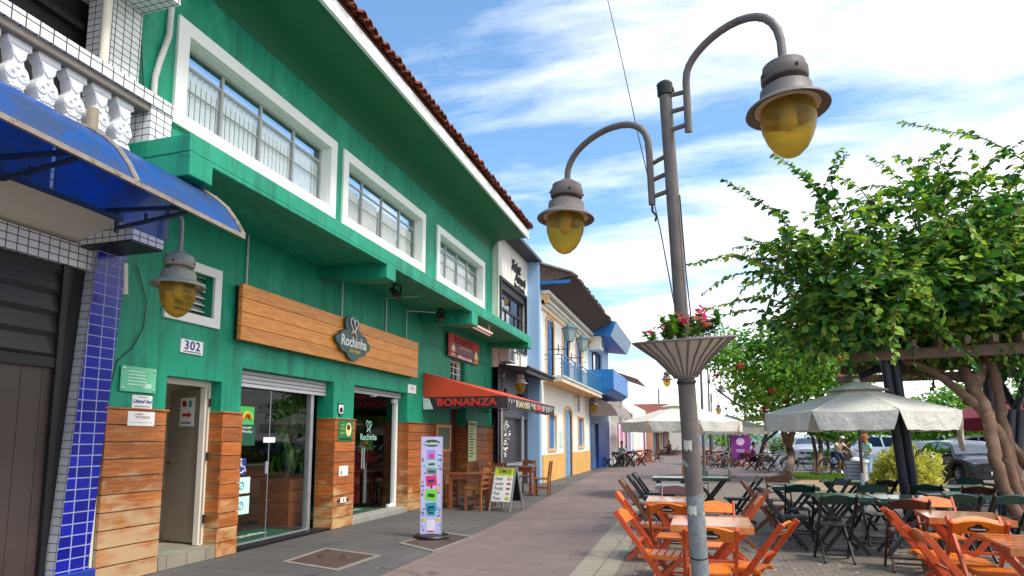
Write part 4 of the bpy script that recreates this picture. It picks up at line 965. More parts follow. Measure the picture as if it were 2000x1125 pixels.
def arm(bar0,bar1,pts,headp,posts,axis):
    m=MB(); m.tube([bar0,bar1]+pts,.026,12); m.build('arm',M_lamp,LP)
    m=MB()
    for a,b in posts: m=MB(); m.tube([a,b],.017,10); m.build('rung',M_lamp,LP)
    lamp_head(LP,headp,1.0,M_lamp,axis)
dirL=Vector((-0.675,5.052,3.694))-Vector((-0.160,4.577,3.431))
def gooseneck(p0,top,p1,n=16):
    """smooth hook: up from p0, over, down to p1"""
    p0,p1=Vector(p0),Vector(p1); pts=[]
    c=(p0+p1)/2; ex=(p1-p0)/2; 
    for i in range(n+1):
        a=PI*(1-i/n); b=c-ex*0
        q=c+ex*(-math.cos(PI*i/n)); 
        base=p0.z+(p1.z-p0.z)*(i/n); q.z=base+(top-base)*math.sin(PI*i/n)**.75
        pts.append(q)
    return pts
L0,L1=Vector((-0.304,4.660,3.262)),Vector((-0.313,4.610,3.645))
Lp=Vector((-1.033,5.048,3.706))
LA=gooseneck(L1,3.992528015280509,Lp)
zat=lambda z:pt((z-pt(0).z)/(TOP.z-pt(0).z))
arm(L0,L1,LA[1:],Lp+V(0,0,.01),[(V(L0.x,L0.y,L0.z+d)+ (L1-L0)*0,zat(L0.z+d+.01)) for d in (.06,.19,.32)],(0.05,0,1))
R0,R1=Vector((-0.022,4.441,3.689)),Vector((-0.027,4.376,4.035))
Rp=Vector((0.558,3.986,3.856))
RA=gooseneck(R1,4.275835084915206,Rp)
arm(R0,R1,RA[1:],Rp+V(0,0,.01),[(V(R0.x,R0.y,R0.z+d),zat(R0.z+d+.01)) for d in (.06,.19,.31)],(-.03,.02,1))
# planter bowl
bc=pt(.521); Mx=Vector((0,0,1)).rotation_difference(ax).to_matrix().to_4x4()
zb=.30
m=MB(); m.lathe([(.064,-zb+.02),(.09,-zb+.04),(.20,-.13),(.36,0),(.345,.0),(.19,-.12)],44,bc+ax*.1,0,Mx); bw=m.build('planter_bowl',paint('beige planter',(190,180,170),.6,.12,4,.3,40),LP)
m=MB(); cc=bc+ax*.1; R3=Mx.to_3x3()
for k in range(26):
    a=2*PI*k/26; u=R3@V(math.cos(a),math.sin(a),0)
    m.tube([cc+u*.088+ax*(-zb+.038),cc+u*.203+ax*(-.131),cc+u*.366],.0075,5)
m.tube([cc+R3@V(.366*math.cos(i*PI/20),.366*math.sin(i*PI/20),.002) for i in range(41)],.010,6); m.tube([cc+R3@V(.082*math.cos(i*PI/10),.082*math.sin(i*PI/10),-zb+.03) for i in range(21)],.012,6)
m.build('ribs',M_lamp,bw)
m=MB(); m.lathe([(.33,-.02),(.06,-.01)],28,cc,0,Mx); m.build('soil',M_dark,bw)
m=MB(); m.lathe([(.068,-.012),(.071,0),(.068,.012)],20,pt(.47),0,Mx); m.lathe([(.068,-.006),(.071,0),(.068,.006)],20,pt(.155),0,Mx); m.build('band',M_dark,LP)
m=MB(); m.tube([pt(.8)+V(.05,-.03,0),pt(.66)+V(.055,-.035,0),pt(.53)+V(.075,-.03,0)],.005,5); m.tube([Vector(L0)+V(-.0,0,0),Vector(L0)+V(.0,0,-.05),Vector(L0)+V(.03,0,-.09),Vector(L0)+V(.02,0,-.13)],.009,5); m.build('loose_wire',M_black,LP)
m=MB()
for a,b,s_ in ((.20,.36,.05),(.25,.245,.06)):
    p=pt(b); 
    vs=[]
    for i in range(7):
        an=-2.4+i*.16; rr=.0672
        vs+=[p+V(rr*math.cos(an),rr*math.sin(an),-.05+.01*math.sin(i*2)),p+V(rr*math.cos(an),rr*math.sin(an),.05+.02*math.cos(i*1.7))]
    m=MB(); m.add(vs,[(2*i,2*i+2,2*i+3,2*i+1) for i in range(6)],0,True); m.build('torn_sticker',paint('torn poster scrap',(206,202,184),.8,.2,18,spots=((150,140,96),16,.6)),LP)
# flowers in the bowl
FL=thing('flowering_plant','leafy plant with magenta flowers growing in the bowl of the nearest street lamp','plant',tuple(cc))
random.seed(21); ml=MB(); ms=MB(); M_mag=leafmat('magenta petals',(206,30,96),(232,60,130),(244,120,176),.3)
def leaf(mb,p,d,nrm,L,w,mi=0):
    d=d.normalized(); sd_=d.cross(nrm)
    if sd_.length<1e-3: sd_=d.cross(V(.2,.5,.8))
    sd_.normalize(); up=sd_.cross(d)
    a_,b_=sd_*w+up*w*.28,up*w*.28-sd_*w; t=p+d*L-up*w*.3
    mb.add([p,p+d*L*.22+a_*.82,p+d*L*.55+a_*.9,t,p+d*L*.55+b_*.9,p+d*L*.22+b_*.82],[(0,3,2,1),(0,5,4,3)],mi)
for k in range(38):
    a=random.uniform(0,2*PI); r0=random.uniform(.08,.3); b=cc+R3@V(r0*math.cos(a),r0*math.sin(a),0); h=random.uniform(.06,.2)
    if math.cos(a)>.1: h*=1.15
    t=b+V(random.uniform(-.06,.06),random.uniform(-.06,.06),h); ms.tube([b,t],.003,4,0,False)
    for i in range(20):
        p=b.lerp(t,random.uniform(.2,1)); leaf(ml,p,V(random.uniform(-1,1),random.uniform(-1,1),random.uniform(-.2,.7)),V(0,0,1),random.uniform(.04,.07),.018)
    if k%3==0:
        mf=MB()
        for i in range(16): leaf(mf,t+V(random.gauss(0,.02),random.gauss(0,.02),random.gauss(.005,.016)),V(random.uniform(-1,1),random.uniform(-1,1),random.uniform(-.3,1)),V(0,0,1),.034,.018)
        mf.build('flower_head',M_mag,FL)
ms.build('stem',paint('plant stem',(110,90,60),.8),FL); ml.build('leaves',leafmat('bedding leaves',(36,80,26),(70,124,40),(120,160,60)),FL)

# wall lamp at the tiled building's corner
WL=thing('wall_lamp','grey green wall lamp with an amber globe on a curved arm beside number 302','wall lamp',(-6.05,5.30,3.2))
p=Vector((-5.25,5.17,3.50))
m=MB(); m.tube([(-5.38,5.14,3.92),(-5.34,5.15,3.93)]+arc((-5.40,5.16,3.78),.15,85,0,8,(1,.06,0))+[tuple(p)],.024,10); m.tube([(-6.04,5.16,3.86),(-5.7,5.15,3.95),(-5.4,5.14,3.925)],.024,10); m.build('arm',M_lampg,WL)
m=MB(); m.bx(-6.05,-6.03,5.1,5.24,3.78,3.96); m.build('wall_plate',M_lampg,WL)
lamp_head(WL,p,1.10,M_lampg)
# lamp on a bracket at the grey shop
BL=thing('bracket_lamp','taupe lamp with amber globe hanging from a curved bracket beside the black canopy','wall lamp',(-5.85,18.3,3.3))
p=Vector((-5.286,18.346,3.547))
m=MB(); b0=Vector((-5.83,18.5,p.z+.1)); m.tube([b0]+gooseneck(b0,p.z+.65,p+V(0,0,.55),12)[1:],.03,8); m.tube([tuple(p+V(0,0,.6)),tuple(p)],.022,8); m.tube([tuple(b0+V(0,0,.05)),tuple(p+V(0,0,.12))],.014,6)
m.tube([tuple(p+V(-.08,0,1.1)),tuple(p+V(-.08,0,.4))],.012,5); m.build('arm',M_lampg,BL)
lamp_head(BL,p,.96,M_lampg)
# lamp at the blue house
BL2=thing('bracket_lamp','small taupe lamp with amber globe below the blue balcony','wall lamp',(-5.3,31.3,3.2))
p=Vector((-5.036,30.406,3.593)); m=MB(); m.tube([(-5.39,31.2,p.z+.3),tuple(p+V(-.1,0,.35)),tuple(p)],.025,8); m.build('arm',M_lamp,BL2); lamp_head(BL2,p,1.15,M_lamp)
# further street lamps
def far_lamp(base,h,heads,label,k=1.0):
    r=thing('street_lamp',label,'street lamp',base,'street lamps along the promenade'); b=Vector(base)
    m=MB(); m.tube([b,b+V(0,0,h)],[.075,.05],10); m.build('pole',M_lamp,r)
    for (dx,dy,zt,zd,gl) in heads:
        s0=b+V(dx*.12,dy*.12,zt-.35); p=b+V(dx,dy,zd)
        m=MB(); m.tube([s0+V(0,0,-.3)]+gooseneck(s0,zt+.35,p,12),.03,8); m.build('arm',M_lamp,r); lamp_head(r,p,k,M_lamp,None,gl)
B=Vector((0.037,29.663,0.000))
H1=Vector((-1.480,29.566,4.652)); H2=Vector((1.075,28.431,5.638))
far_lamp(tuple(B),6.0,[(H1.x-B.x,H1.y-B.y,H1.z+.9,H1.z,True),(H2.x-B.x,H2.y-B.y,H2.z+.9,H2.z,False)],'second street lamp, seen behind the post of the nearest one, with one globe missing',1.1)
B=Vector((0.473,41.747,-0.000)); H1=Vector((1.212,40.972,4.897)); H2=Vector((-0.466,42.338,6.805))
far_lamp(tuple(B),6.2,[(H1.x-B.x,H1.y-B.y,H1.z+.8,H1.z,False)],'third street lamp, slim grey, just right of the second along the promenade',1.2)
B=Vector((.75,52,0)); H1=Vector((1.332,53.693,4.367))
far_lamp(tuple(B),5.2,[(H1.x-B.x,H1.y-B.y,H1.z+.7,H1.z,True)],'farthest street lamp with one hooked arm and amber globe above the pale parasols',1.25)
# overhead cable
OC=thing('overhead_cable','thin dark cable slanting down the sky to the flower planter of the nearest lamp','cable',(-0.14, 4.82, 2.3))
m=MB(); m.tube([(-3.640,14.353,21.592),(-1.136,8.336,8.005),(-0.823,7.584,6.307),(-0.560,6.688,4.805),(-0.298,5.575,3.363),(-0.171,4.926,2.522),(-0.143,4.824,2.303)],.006,5); m.build('strand',M_black,OC)

# ------------------------------------------------------------------ grey shop next door
SG=thing('grey_shop_building','two storey pale grey shop building with script lettering and black canopy beside the green one','building',(-5.85,19.6,0))
GX=-5.85
m=MB(); holed_wall(m,GX,17.88,21.25,3.7,7.86,[(18.05,20.98,4.5,6.5)],.3); m.add([(GX,17.88,3.7),(GX-5,17.88,3.7),(GX-5,17.88,7.86),(GX,17.88,7.86)],[(0,1,2,3)]); m.build('wall',M_whited,SG)
m=MB(); m.bx(GX-.3,-5.42,21.25,21.5,0,7.86); m.build('fin_wall',M_bluel,SG)
m=MB(); m.bx(GX-5,-5.36,17.88,21.55,7.86,7.97); m.build('parapet_cap',M_dark,SG)
m=MB(); ring(m,GX-.02,GX+.05,18.0,21.05,4.45,6.56,.1); w=m.build('window',M_black,SG)
m=MB(); m.bx(GX-.2,GX-.02,18.05,20.98,6.22,6.5); ring(m,GX-.16,GX-.1,18.05,20.98,4.5,6.22,.05); m.bx(GX-.16,GX-.09,18.1,20.93,5.62,5.70); m.bx(GX-.15,GX-.1,19.5,19.56,5.7,6.2); m.bx(GX-.15,GX-.1,19.0,19.03,4.55,5.62); m.bx(GX-.15,GX-.1,20.0,20.03,4.55,5.62); m.build('sash',M_dark,w)
m=MB(); m.bx(GX-.14,GX-.13,18.1,20.93,4.5,6.24); m.build('pane',glass('mirror blue glass',(.25,.35,.5),2.4),w)
m=MB(); m.bx(GX-1,GX-.98,17.95,21.1,4.3,6.6); m.build('room_backing',M_void,w)
text('lettering','Saint',.52,FX(GX+.02,19.75,7.28),M_ink,SG,.02,bold=.02,shear=.3); text('lettering','Amaré',.46,FX(GX+.02,20.25,6.95),M_ink,SG,.02,bold=.02,shear=.3); text('sub_lettering','Bar e Camarão',.2,FX(GX+.02,20.2,6.66),M_ink,SG,.01,bold=.03)
M_slate=paint('slate grey paint',(82,82,92),.5,.12,2)
m=MB(); holed_wall(m,GX,17.88,21.25,0,3.7,[(18.1,20.35,.78,2.2),(20.62,21.2,.05,2.2),(18.25,18.75,2.55,3.1),(19.9,20.8,2.5,3.05)],.25); m.build('ground_floor_wall',M_slate,SG)
m=MB(); m.bx(GX,GX+.06,17.9,20.5,.0,.76); m.bx(GX,GX+.05,20.36,20.6,.76,2.3); m.build('plinth',paint('mid grey plinth',(134,138,148),.6,.1),SG,bevel=.01)
m=MB()
for k in range(16): m.bx(GX-.14-.01*(k%2),GX-.1,18.1,20.35,.78+k*.09,.78+k*.09+.082)
m.build('roller_shutter',paint('dark shutter',(66,62,68),.4,.1),SG)
m=MB(); random.seed(8)
for k in range(40):
    z=.95+random.random()*1.15; y=18.75+.35*abs(math.sin(z*3))*random.uniform(-.8,1)+random.uniform(0,.35); m=MB(); m.bx(GX-.098+.0002*k,GX-.095+.0002*k,y,y+random.uniform(.05,.2),z,z+random.uniform(.02,.06)); m.build('shutter_graphic',M_paper,SG)
m=MB(); m.bx(GX-.2,GX-.15,20.62,21.2,.05,2.2); m.build('door',M_black,SG)
m=MB(); m.bx(GX-.24,GX-.2,18.2,20.9,2.5,3.15); m.build('transom_window',M_black,SG)
m=MB(); m.add([(GX,17.9,3.80),(GX,21.4,3.80),(-4.95,21.4,3.66),(-4.95,17.9,3.66)],[(0,1,2,3)]); m.add([(GX,17.9,3.70),(GX,21.4,3.70),(-4.95,21.4,3.50),(-4.95,17.9,3.50)],[(3,2,1,0)]); m.add([(-4.95,17.9,3.5),(-4.95,21.4,3.5),(-4.95,21.4,3.66),(-4.95,17.9,3.66)],[(0,1,2,3)]); m.add([(GX,17.9,3.7),(-4.95,17.9,3.5),(-4.95,17.9,3.66),(GX,17.9,3.8)],[(0,1,2,3)]); m.tube([(-4.92,17.9,3.66),(-4.92,21.45,3.66)],.05,8); m.build('canopy',M_dark,SG)
for y,z,lab in ((18.25,3.86,'white air conditioner half hidden above the black canopy of the grey shop'),):
    r=thing('air_conditioner',lab,'air conditioner',(GX+.3,y,z),'air conditioners on the facades')
    m=MB(); m.bx(GX+.02,GX+.36,y-.35,y+.35,z,z+.5); m.build('casing',M_grey,r,bevel=.02)
    m=MB()
    for k in range(9): m.bx(GX+.36,GX+.375,y-.3,y+.1,z+.06+k*.045,z+.08+k*.045)
    m.build('grille',M_dark,r)
r=thing('pipes','bundle of grey pipes and wires running down beside the grey shop','pipes',(GX+.06,17.98,0))
for k,dx in enumerate((0,.07,.13)):
    m=MB(); m.tube([(GX+.05+dx*.3,17.95+dx,0),(GX+.05+dx*.3,17.95+dx,2.6+.3*k),(GX+.1,18.1+dx,3.4+.1*k)],.025,6); m.build('pipe',(M_dark,M_grey,M_steel)[k],r)

# ------------------------------------------------------------------ white house with orange trim
WH=thing('white_house','white colonial house with orange trim, arched blue doors and a long balcony','building',(-5.4,26.3,0))
HX=-5.4
dr_=[(22.15,23.35),(25.0,26.2),(27.9,29.1)]
holes=[(a,b,3.9,6.0) for a,b in dr_]+[(22.4,23.6,1.17,2.4),(25.2,26.7,.0,2.75),(28.2,29.5,1.2,2.5)]
m=MB(); holed_wall(m,HX,21.5,31.2,0,6.7,holes,.3); m.add([(HX,21.5,0),(HX-6,21.5,0),(HX-6,21.5,6.7),(HX,21.5,6.7)],[(0,1,2,3)]); m.build('wall',paint('patchy whitewash',(236,234,226),.75,.06,1.2,.3,30,spots=((206,196,178),1.7,.68)),WH)
m=MB(); m.prism([(HX,0),(HX+.04,0),(HX+.04,.95),(HX,.98)],9.7,Matrix(((1,0,0,0),(0,0,1,21.5),(0,1,0,0),(0,0,0,1)))); 
m=MB(); m.bx(HX,HX+.04,21.5,25.1,0,.97); m.bx(HX,HX+.04,26.8,31.2,0,.97); m.build('skirting',paint('ochre skirting',(226,172,92),.6,.2,1.5,.3,30,spots=((190,150,100),2.5,.6)),WH)
m=MB(); m.bx(HX,HX+.06,21.5,31.2,6.18,6.26); m.bx(HX,HX+.25,21.5,21.75,6.42,6.72); m.bx(HX,HX+.25,30.95,31.2,6.42,6.72); m.build('trim_band',M_orange,WH)
m=MB(); m.bx(HX,HX+.10,21.5,31.2,6.42,6.52); m.bx(HX,HX+.2,21.76,30.94,6.52,6.62); m.bx(HX,HX+.3,21.5,31.2,6.74,6.86); m.build('cornice',M_whited,WH)
M_bl=paint('door blue',(24,110,176),.45,.12,3)
def arched(y0,y1,z0,z1,name,trim,leafs):
    c=(y0+y1)/2; w=(y1-y0)/2; rise=w*.38
    outer=[(y0-.09,z0),(y0-.09,z1)]+[(c-(w+.09)*math.cos(PI*i/10),z1+(rise+.09)*math.sin(PI*i/10)) for i in range(1,10)]+[(y1+.09,z1),(y1+.09,z0)]
    inner=[(y0,z0),(y0,z1)]+[(c-w*math.cos(PI*i/10),z1+rise*math.sin(PI*i/10)) for i in range(1,10)]+[(y1,z1),(y1,z0)]
    m=MB(); n=len(outer); vs=[(HX+.05,y,z) for y,z in outer]+[(HX+.05,y,z) for y,z in inner]+[(HX,y,z) for y,z in outer]+[(HX-.1,y,z) for y,z in inner]
    fs=[]
    for i in range(n-1): fs+=[(i,i+1,n+i+1,n+i),(2*n+i,2*n+i+1,i+1,i),(n+i,n+i+1,3*n+i+1,3*n+i)]
    m.add(vs,fs); fr=m.build(name+'_surround',trim,WH)
    m=MB(); m.prism([(y,z) for y,z in inner],.05,Matrix(((0,0,1,HX-.1),(1,0,0,0),(0,1,0,0),(0,0,0,1))))
    m.bx(HX-.05,HX-.04,c-.02,c+.02,z0,z1); 
    for s_ in (-1,1):
        for k in range(3):
            h=(z1-z0)/3; m.bx(HX-.05,HX-.035,c+s_*w*.5-w*.34,c+s_*w*.5+w*.34,z0+k*h+.1,z0+(k+1)*h-.08)
    m.build(name,leafs,fr)
for a,b in dr_: arched(a,b,3.9,5.85,'balcony_door',M_orange,M_bl)
arched(25.2,26.7,0,2.55,'front_door',M_orange,paint('faded door blue',(122,160,200),.6,.12,2))
for a,b,c,d in ((22.4,23.6,1.17,2.4),(28.2,29.5,1.2,2.5)):
    m=MB(); ring(m,HX,HX+.05,a-.09,b+.09,c-.09,d+.09,.09); fr=m.build('window_surround',M_orange,WH)
    m=MB()
    for k in range(8): y=a+(b-a)*k/8; m.bx(HX-.1,HX-.06,y+.005,y+(b-a)/8-.005,c,d)
    m.build('window_shutter',M_bl,fr)
m=MB()
for a,b in ((21.7,24.3),(24.35,27.2),(27.25,31.0)): m.bx(HX,-4.72,a,b,3.60,3.74); m.bx(HX,-4.66,a+.02,b-.02,3.742,3.79)
m.build('balcony_slab',M_whited,WH)
m=MB(); m.bx(HX+.002,-4.70,21.68,31.02,3.555,3.60); m.build('balcony_edge',M_orange,WH)
def rail(X,y0,y1,z0,z1,mm,step=.14):
    m=MB(); m.bar((X,y0,z1),(X,y1,z1),.05,.03); m.bar((X,y0,z1-.16),(X,y1,z1-.16),.025,.02); m.bar((X,y0,z0+.06),(X,y1,z0+.06),.03,.02)
    y=y0+.05
    while y<y1: m.bar((X,y,z0),(X,y,z1-.16),.016,.016); y+=step
    for q in (y0,(y0+y1)/2,y1): m.bar((X,q,z0-.0),(X,q,z1),.035,.035)
    m.bar((HX+.01,y0,z1),(X,y0,z1),.04,.03); m.bar((HX+.01,y0,z1-.16),(X,y0,z1-.16),.02,.02)
    return m.build('balcony_railing',mm,WH)
M_rail=paint('railing blue',(34,112,160),.45,.12)
rail(-4.74,21.8,24.2,3.79,4.55,M_rail); rail(-4.74,24.45,27.1,3.79,4.55,M_rail); rail(-4.74,27.35,30.9,3.79,4.55,M_rail)
# eave with dark soffit and rough tile edge
M_soff=paint('smoke brown soffit',(74,60,54),.85,.2,3)
EX=-4.22
m=MB(); vs=[(HX+.3,21.45,6.9),(EX,21.45,7.30),(EX,31.1,7.30),(HX+.3,31.1,6.9)]
m.add(vs,[(0,1,2,3)]); m.build('soffit',M_soff,WH)
m=MB(); random.seed(31)
for i in range(58):
    y=21.4+i*.17; j=random.uniform(-.06,.06)
    for k in range(3):
        xa=EX+.07+j-k*.4; za=7.36+k*.15
        vs=[]
        for q in range(6): a=PI*q/5; vs+=[(xa,y+.08*math.cos(a),za+.09*math.sin(a)),(xa-.5,y+.07*math.cos(a),za+.2+.09*math.sin(a)),(xa,y+.066*math.cos(a),za+.076*math.sin(a))]
        m.add(vs,[(q*3,q*3+3,q*3+4,q*3+1) for q in range(5)]+[(q*3,q*3+2,q*3+5,q*3+3) for q in range(5)],0,True)
m.add([(EX+.05,21.4,7.32),(EX+.05,31.2,7.32),(-9.5,31.2,9.0),(-9.5,21.4,9.0)],[(0,1,2,3)])
m.add([(EX+.05,21.4,7.31),(EX+.05,21.4,7.37),(-5.4,21.4,7.80),(-5.4,21.4,7.1)],[(0,1,2,3)])
m.build('roof',paint('old dark tiles',(112,92,78),.85,.3,5,.4,40,spots=((60,52,46),8,.55),island=.3),WH)
m=MB(); m.bx(-5.4,EX-.1,21.36,21.40,7.05,7.16); m.build('verge_board',M_blue,WH)
for k in range(3):
    m=MB(); y=24.15+k*2.6; m.tube([(HX+.02,y,4.9),(HX+.02,y,5.3)],.015,5); m.tube(arc((HX+.12,y,5.1),.1,0,300,10),.012,5); m.build('iron_scroll',M_dark,WH)
def lantern(p,label):
    r=thing('lantern',label,'lantern',(HX,p[1],p[2]),'lanterns on the white house'); p=Vector(p)
    m=MB(); m.tube([(HX,p.y,p.z-.25),(p.x,p.y,p.z-.28),(p.x,p.y,p.z)],.02,6); m.build('bracket',M_dark,r)
    m=MB(); 
    for z,w in ((.5,.30),(.54,.18)): m.lathe([(w*1.1,z),(w,z+.04),(.08,z+.12)],4,tuple(p),0,None,False)
    m.lathe([(.10,0),(.12,.02),(.0,.02)],4,tuple(p),0,None,False)
    for a in range(4): u=V(math.cos(a*PI/2),math.sin(a*PI/2),0); m.tube([p+u*.12,p+u*.29+V(0,0,.5)],.014,5)
    m.build('lantern_frame',paint('lantern green',(60,110,116),.5,.1),r)
    m=MB(); m.lathe([(.11,.02),(.27,.5)],4,tuple(p),0,None,False); m.build('lantern_glass',paint('frosted grey glass',(150,166,166),.3,.1,2),r)
lantern((-4.6,22.6,5.12),'blue green square lantern before the middle balcony door, the nearer of the two lanterns')
lantern((-4.6,25.3,5.14),'blue green square lantern before the far balcony door, the farther of the two lanterns')
r=thing('wall_bracket','small rusty ladder shaped bracket on the white house above its right window','bracket',(HX,27.5,2.9))
m=MB(); m.bar((HX+.15,27.5,2.75),(HX+.15,27.5,3.5),.03,.03); m.bar((HX+.15,27.8,2.75),(HX+.15,27.8,3.5),.03,.03)
for k in range(4): q=MB(); q.bar((HX+.15,27.515,2.85+k*.2),(HX+.15,27.785,2.85+k*.2),.02,.02); q.build('rung',M_dark,r)
m.bar((HX,27.5,3.4),(HX+.15,27.5,3.4),.03,.03); m.build('rails',M_dark,r)
r=thing('wall_notice','pale green notice on white wall beside the front door of the white house','notice',(HX,24.6,1.3))
m=MB(); m.bx(HX,HX+.02,24.3,24.85,1.2,1.85); m.build('panel',paint('pale notice',(190,220,208),.5,.1,6),r)
# ------------------------------------------------------------------ blue house
BH=thing('blue_house','bright blue two storey house with boxy roof canopy and solid balcony','building',(-5.35,34.2,0))
BX=-5.35
m=MB(); holed_wall(m,BX,31.22,38,2.6,7.3,[(32.0,35.4,4.9,6.3)],.3); m.add([(BX,31.22,0),(BX-5,31.22,0),(BX-5,31.22,7.4),(BX,31.22,7.4)],[(0,1,2,3)]); m.add([(BX,38,0),(BX-5,38,0),(BX-5,38,7.4),(BX,38,7.4)],[(3,2,1,0)]); m.build('wall',M_bluel,BH)
m=MB(); ring(m,BX-.2,BX-.1,32,35.4,4.9,6.3,.06); m.bx(BX-.19,BX-.11,33.1,33.16,4.96,6.24); m.bx(BX-.19,BX-.11,34.2,34.26,4.96,6.24); w=m.build('window',M_dark,BH)
m=MB(); m.bx(BX-.16,BX-.15,32,35.4,4.9,6.3); m.build('pane',M_glass,w); m=MB(); m.bx(BX-.3,BX-.28,32.1,33.0,4.9,6.3); m.bx(BX-.3,BX-.28,34.3,35.3,4.9,6.3); m.build('curtain',M_white,w)
m=MB(); vs=[(x,y,z) for y in (31.1,38.4) for x,z in ((BX-1,6.95),(-4.25,6.68),(-3.95,7.40),(BX-1,8.0))]
m.add(vs,[(0,1,2,3),(7,6,5,4),(1,0,4,5),(3,2,6,7)]); m.build('roof_canopy',M_blue,BH)
m=MB(); m.add([(-4.245,31.1,6.68),(-4.245,38.4,6.68),(-3.945,38.4,7.40),(-3.945,31.1,7.40)],[(0,1,2,3)]); m.build('fascia',paint('grey blue fascia',(140,168,196),.5,.08),BH)
m=MB(); m.bx(BX,-4.12,31.0,31.12,4.0,5.0); m.bx(-4.24,-4.12,31.12,37.2,4.0,5.0); m.bx(BX,-4.12,37.2,37.3,4.0,5.0); m.prism([(BX,3.75),(-4.5,3.75),(-4.12,3.99),(BX,3.99)],6.2,Matrix(((1,0,0,0),(0,0,1,31.05),(0,1,0,0),(0,0,0,1)))); m.build('balcony',M_blue,BH)
m=MB(); holed_wall(m,BX+.002,31.22,38,0,2.6,[(31.7,33.8,.02,2.35)],.3); m.build('ground_floor_wall',M_blued,BH)
m=MB()
for k in range(22): m.bx(BX-.2-.012*(k%2),BX-.15,31.7,33.8,.02+k*.106,.02+k*.106+.1)
m.build('roller_shutter',paint('steel blue shutter',(96,124,160),.4,.12),BH)
m=MB(); pr_=[(BX,3.55),(-4.7,3.45),(-4.3,3.25),(-4.05,2.95),(-3.95,2.68)]; n=len(pr_); vs=[(x,y,z) for y in (31.1,37.6) for x,z in pr_]
m.add(vs,[(i,i+1,n+i+1,n+i) for i in range(n-1)],0,True); m.add([vs[i] for i in range(n)]+[(BX,31.1,2.68)],[tuple(range(n+1))]); m.build('curved_awning',paint('brown awning canvas',(132,116,112),.7,.12,2),BH)
r=thing('air_conditioner','boxy white air conditioner below the blue roof canopy','air conditioner',(BX+.2,31.9,6.3),'air conditioners on the facades')
m=MB(); m.bx(BX,BX+.6,31.25,32.1,6.05,6.75); m.build('casing',M_white,r,bevel=.03)
m=MB(); m.lathe([(.26,0),(.26,.02),(0,.02)],20,(BX+.6,31.68,6.4),0,Matrix.Rotation(PI/2,4,'Y')); m.build('grille',M_dark,r)
# ------------------------------------------------------------------ farther houses
FH=thing('tiled_roof_house','low house with red brown tiled porch roof behind the blue balcony','building',(-5.4,40.5,0))
m=MB(); m.bx(-10,-5.4,38.1,43,0,5.0); m.build('wall',M_cream,FH)
m=MB(); m.add([(-3.6,38.2,5.15),(-3.6,43,5.15),(-7.5,43,6.6),(-7.5,38.2,6.6),(-3.6,38.2,5.05),(-3.6,43,5.05),(-7.5,43,6.5),(-7.5,38.2,6.5)],[(0,1,2,3),(7,6,5,4),(0,4,5,1),(0,3,7,4)]); m.build('roof',paint('mauve tiles',(130,92,96),.8,.2,4),FH)
m=MB(); m.bx(-5.42,-5.37,39,41.2,0,2.5); m.build('shopfront',M_grey,FH)
CS=thing('clothes_rack','row of pink and white garments hanging in front of the shop after the blue house','clothes rack',(-4.9,40,0))
m=MB(); m.bar((-4.9,38.4,2.5),(-4.9,42.4,2.5),.03,.03)
for y in (38.4,40.4,42.4): m.bar((-4.9,y,0),(-4.9,y,2.5),.03,.03)
m.build('rail',M_dark,CS)
random.seed(6)
for i in range(9):
    y=38.6+i*.43; m=MB(); h=random.uniform(1.0,1.9)
    m.prism([(-.16,-h),(.16,-h),(.15,-.35),(.2,-.15),(.06,0),(-.06,0),(-.2,-.15),(-.15,-.35)],.05,FX(-4.93,y,2.46)); m.build('garment',(paint('pink cotton',(222,120,178),.8),M_white,paint('grey cotton',(170,176,178),.8),paint('pink cotton',(222,120,178),.8),paint('rose cotton',(224,100,140),.8))[i%5],CS)
WB2=thing('white_shop_building','plain white low shop with small gabled tile hood, past the clothes rack','building',(-5.2,52,0))
m=MB(); m.bx(-11,-5.2,43.4,62,0,4.3); m.build('wall',M_whited,WB2)
m=MB(); m.add([(-4.6,43.6,3.3),(-4.6,50,3.3),(-6,50,4.7),(-6,43.6,4.7)],[(0,1,2,3)]); m.add([(-4.6,43.6,3.29),(-6,43.6,4.69),(-6,43.6,3.29)],[(0,1,2)]); m.build('canopy',M_whited,WB2)
for i,y in enumerate((44.4,46.6,49,55,59)):
    m=MB(); m.bx(-5.2,-5.16,y,y+1.3,0,2.4); m.build('shop_door',(M_dark,paint('lilac paint',(140,120,170),.6),M_grey,M_white,M_purple)[i],WB2)
PH=thing('porch_building','low far building with a dark veranda and coloured shopfronts','building',(-3.6,72,0))
m=MB(); m.bx(-12,-4.6,62.2,95,0,4.2); m.build('wall',paint('salmon wall',(190,140,110),.8,.2,1),PH)
m=MB(); m.add([(-4.6,62.5,3.1),(-1.0,62.5,2.5),(-1.0,95,2.5),(-4.6,95,3.1),(-4.6,62.5,3.0),(-1.0,62.5,2.38),(-1.0,95,2.38),(-4.6,95,3.0)],[(0,1,2,3),(7,6,5,4),(0,4,5,1),(1,5,6,2)]); m.build('veranda_roof',M_dark,PH)
for i in range(6):
    m=MB(); m.bar((-1.2,63+i*6,0),(-1.2,63+i*6,2.45),.14,.14); m.build('veranda_post',M_white,PH)
for i,y in enumerate(range(63,94,4)):
    m=MB(); m.bx(-4.6,-4.55,y,y+2.6,0,2.6); m.build('shopfront',(M_teal,paint('brick red paint',(150,44,36),.6),M_yellow,M_cream,M_inkb,M_orange,M_red,M_white)[i],PH)
HB=thing('tiled_roof_house','distant low house with orange tiled roof seen above the first pale parasol','building',(-8,110,0))
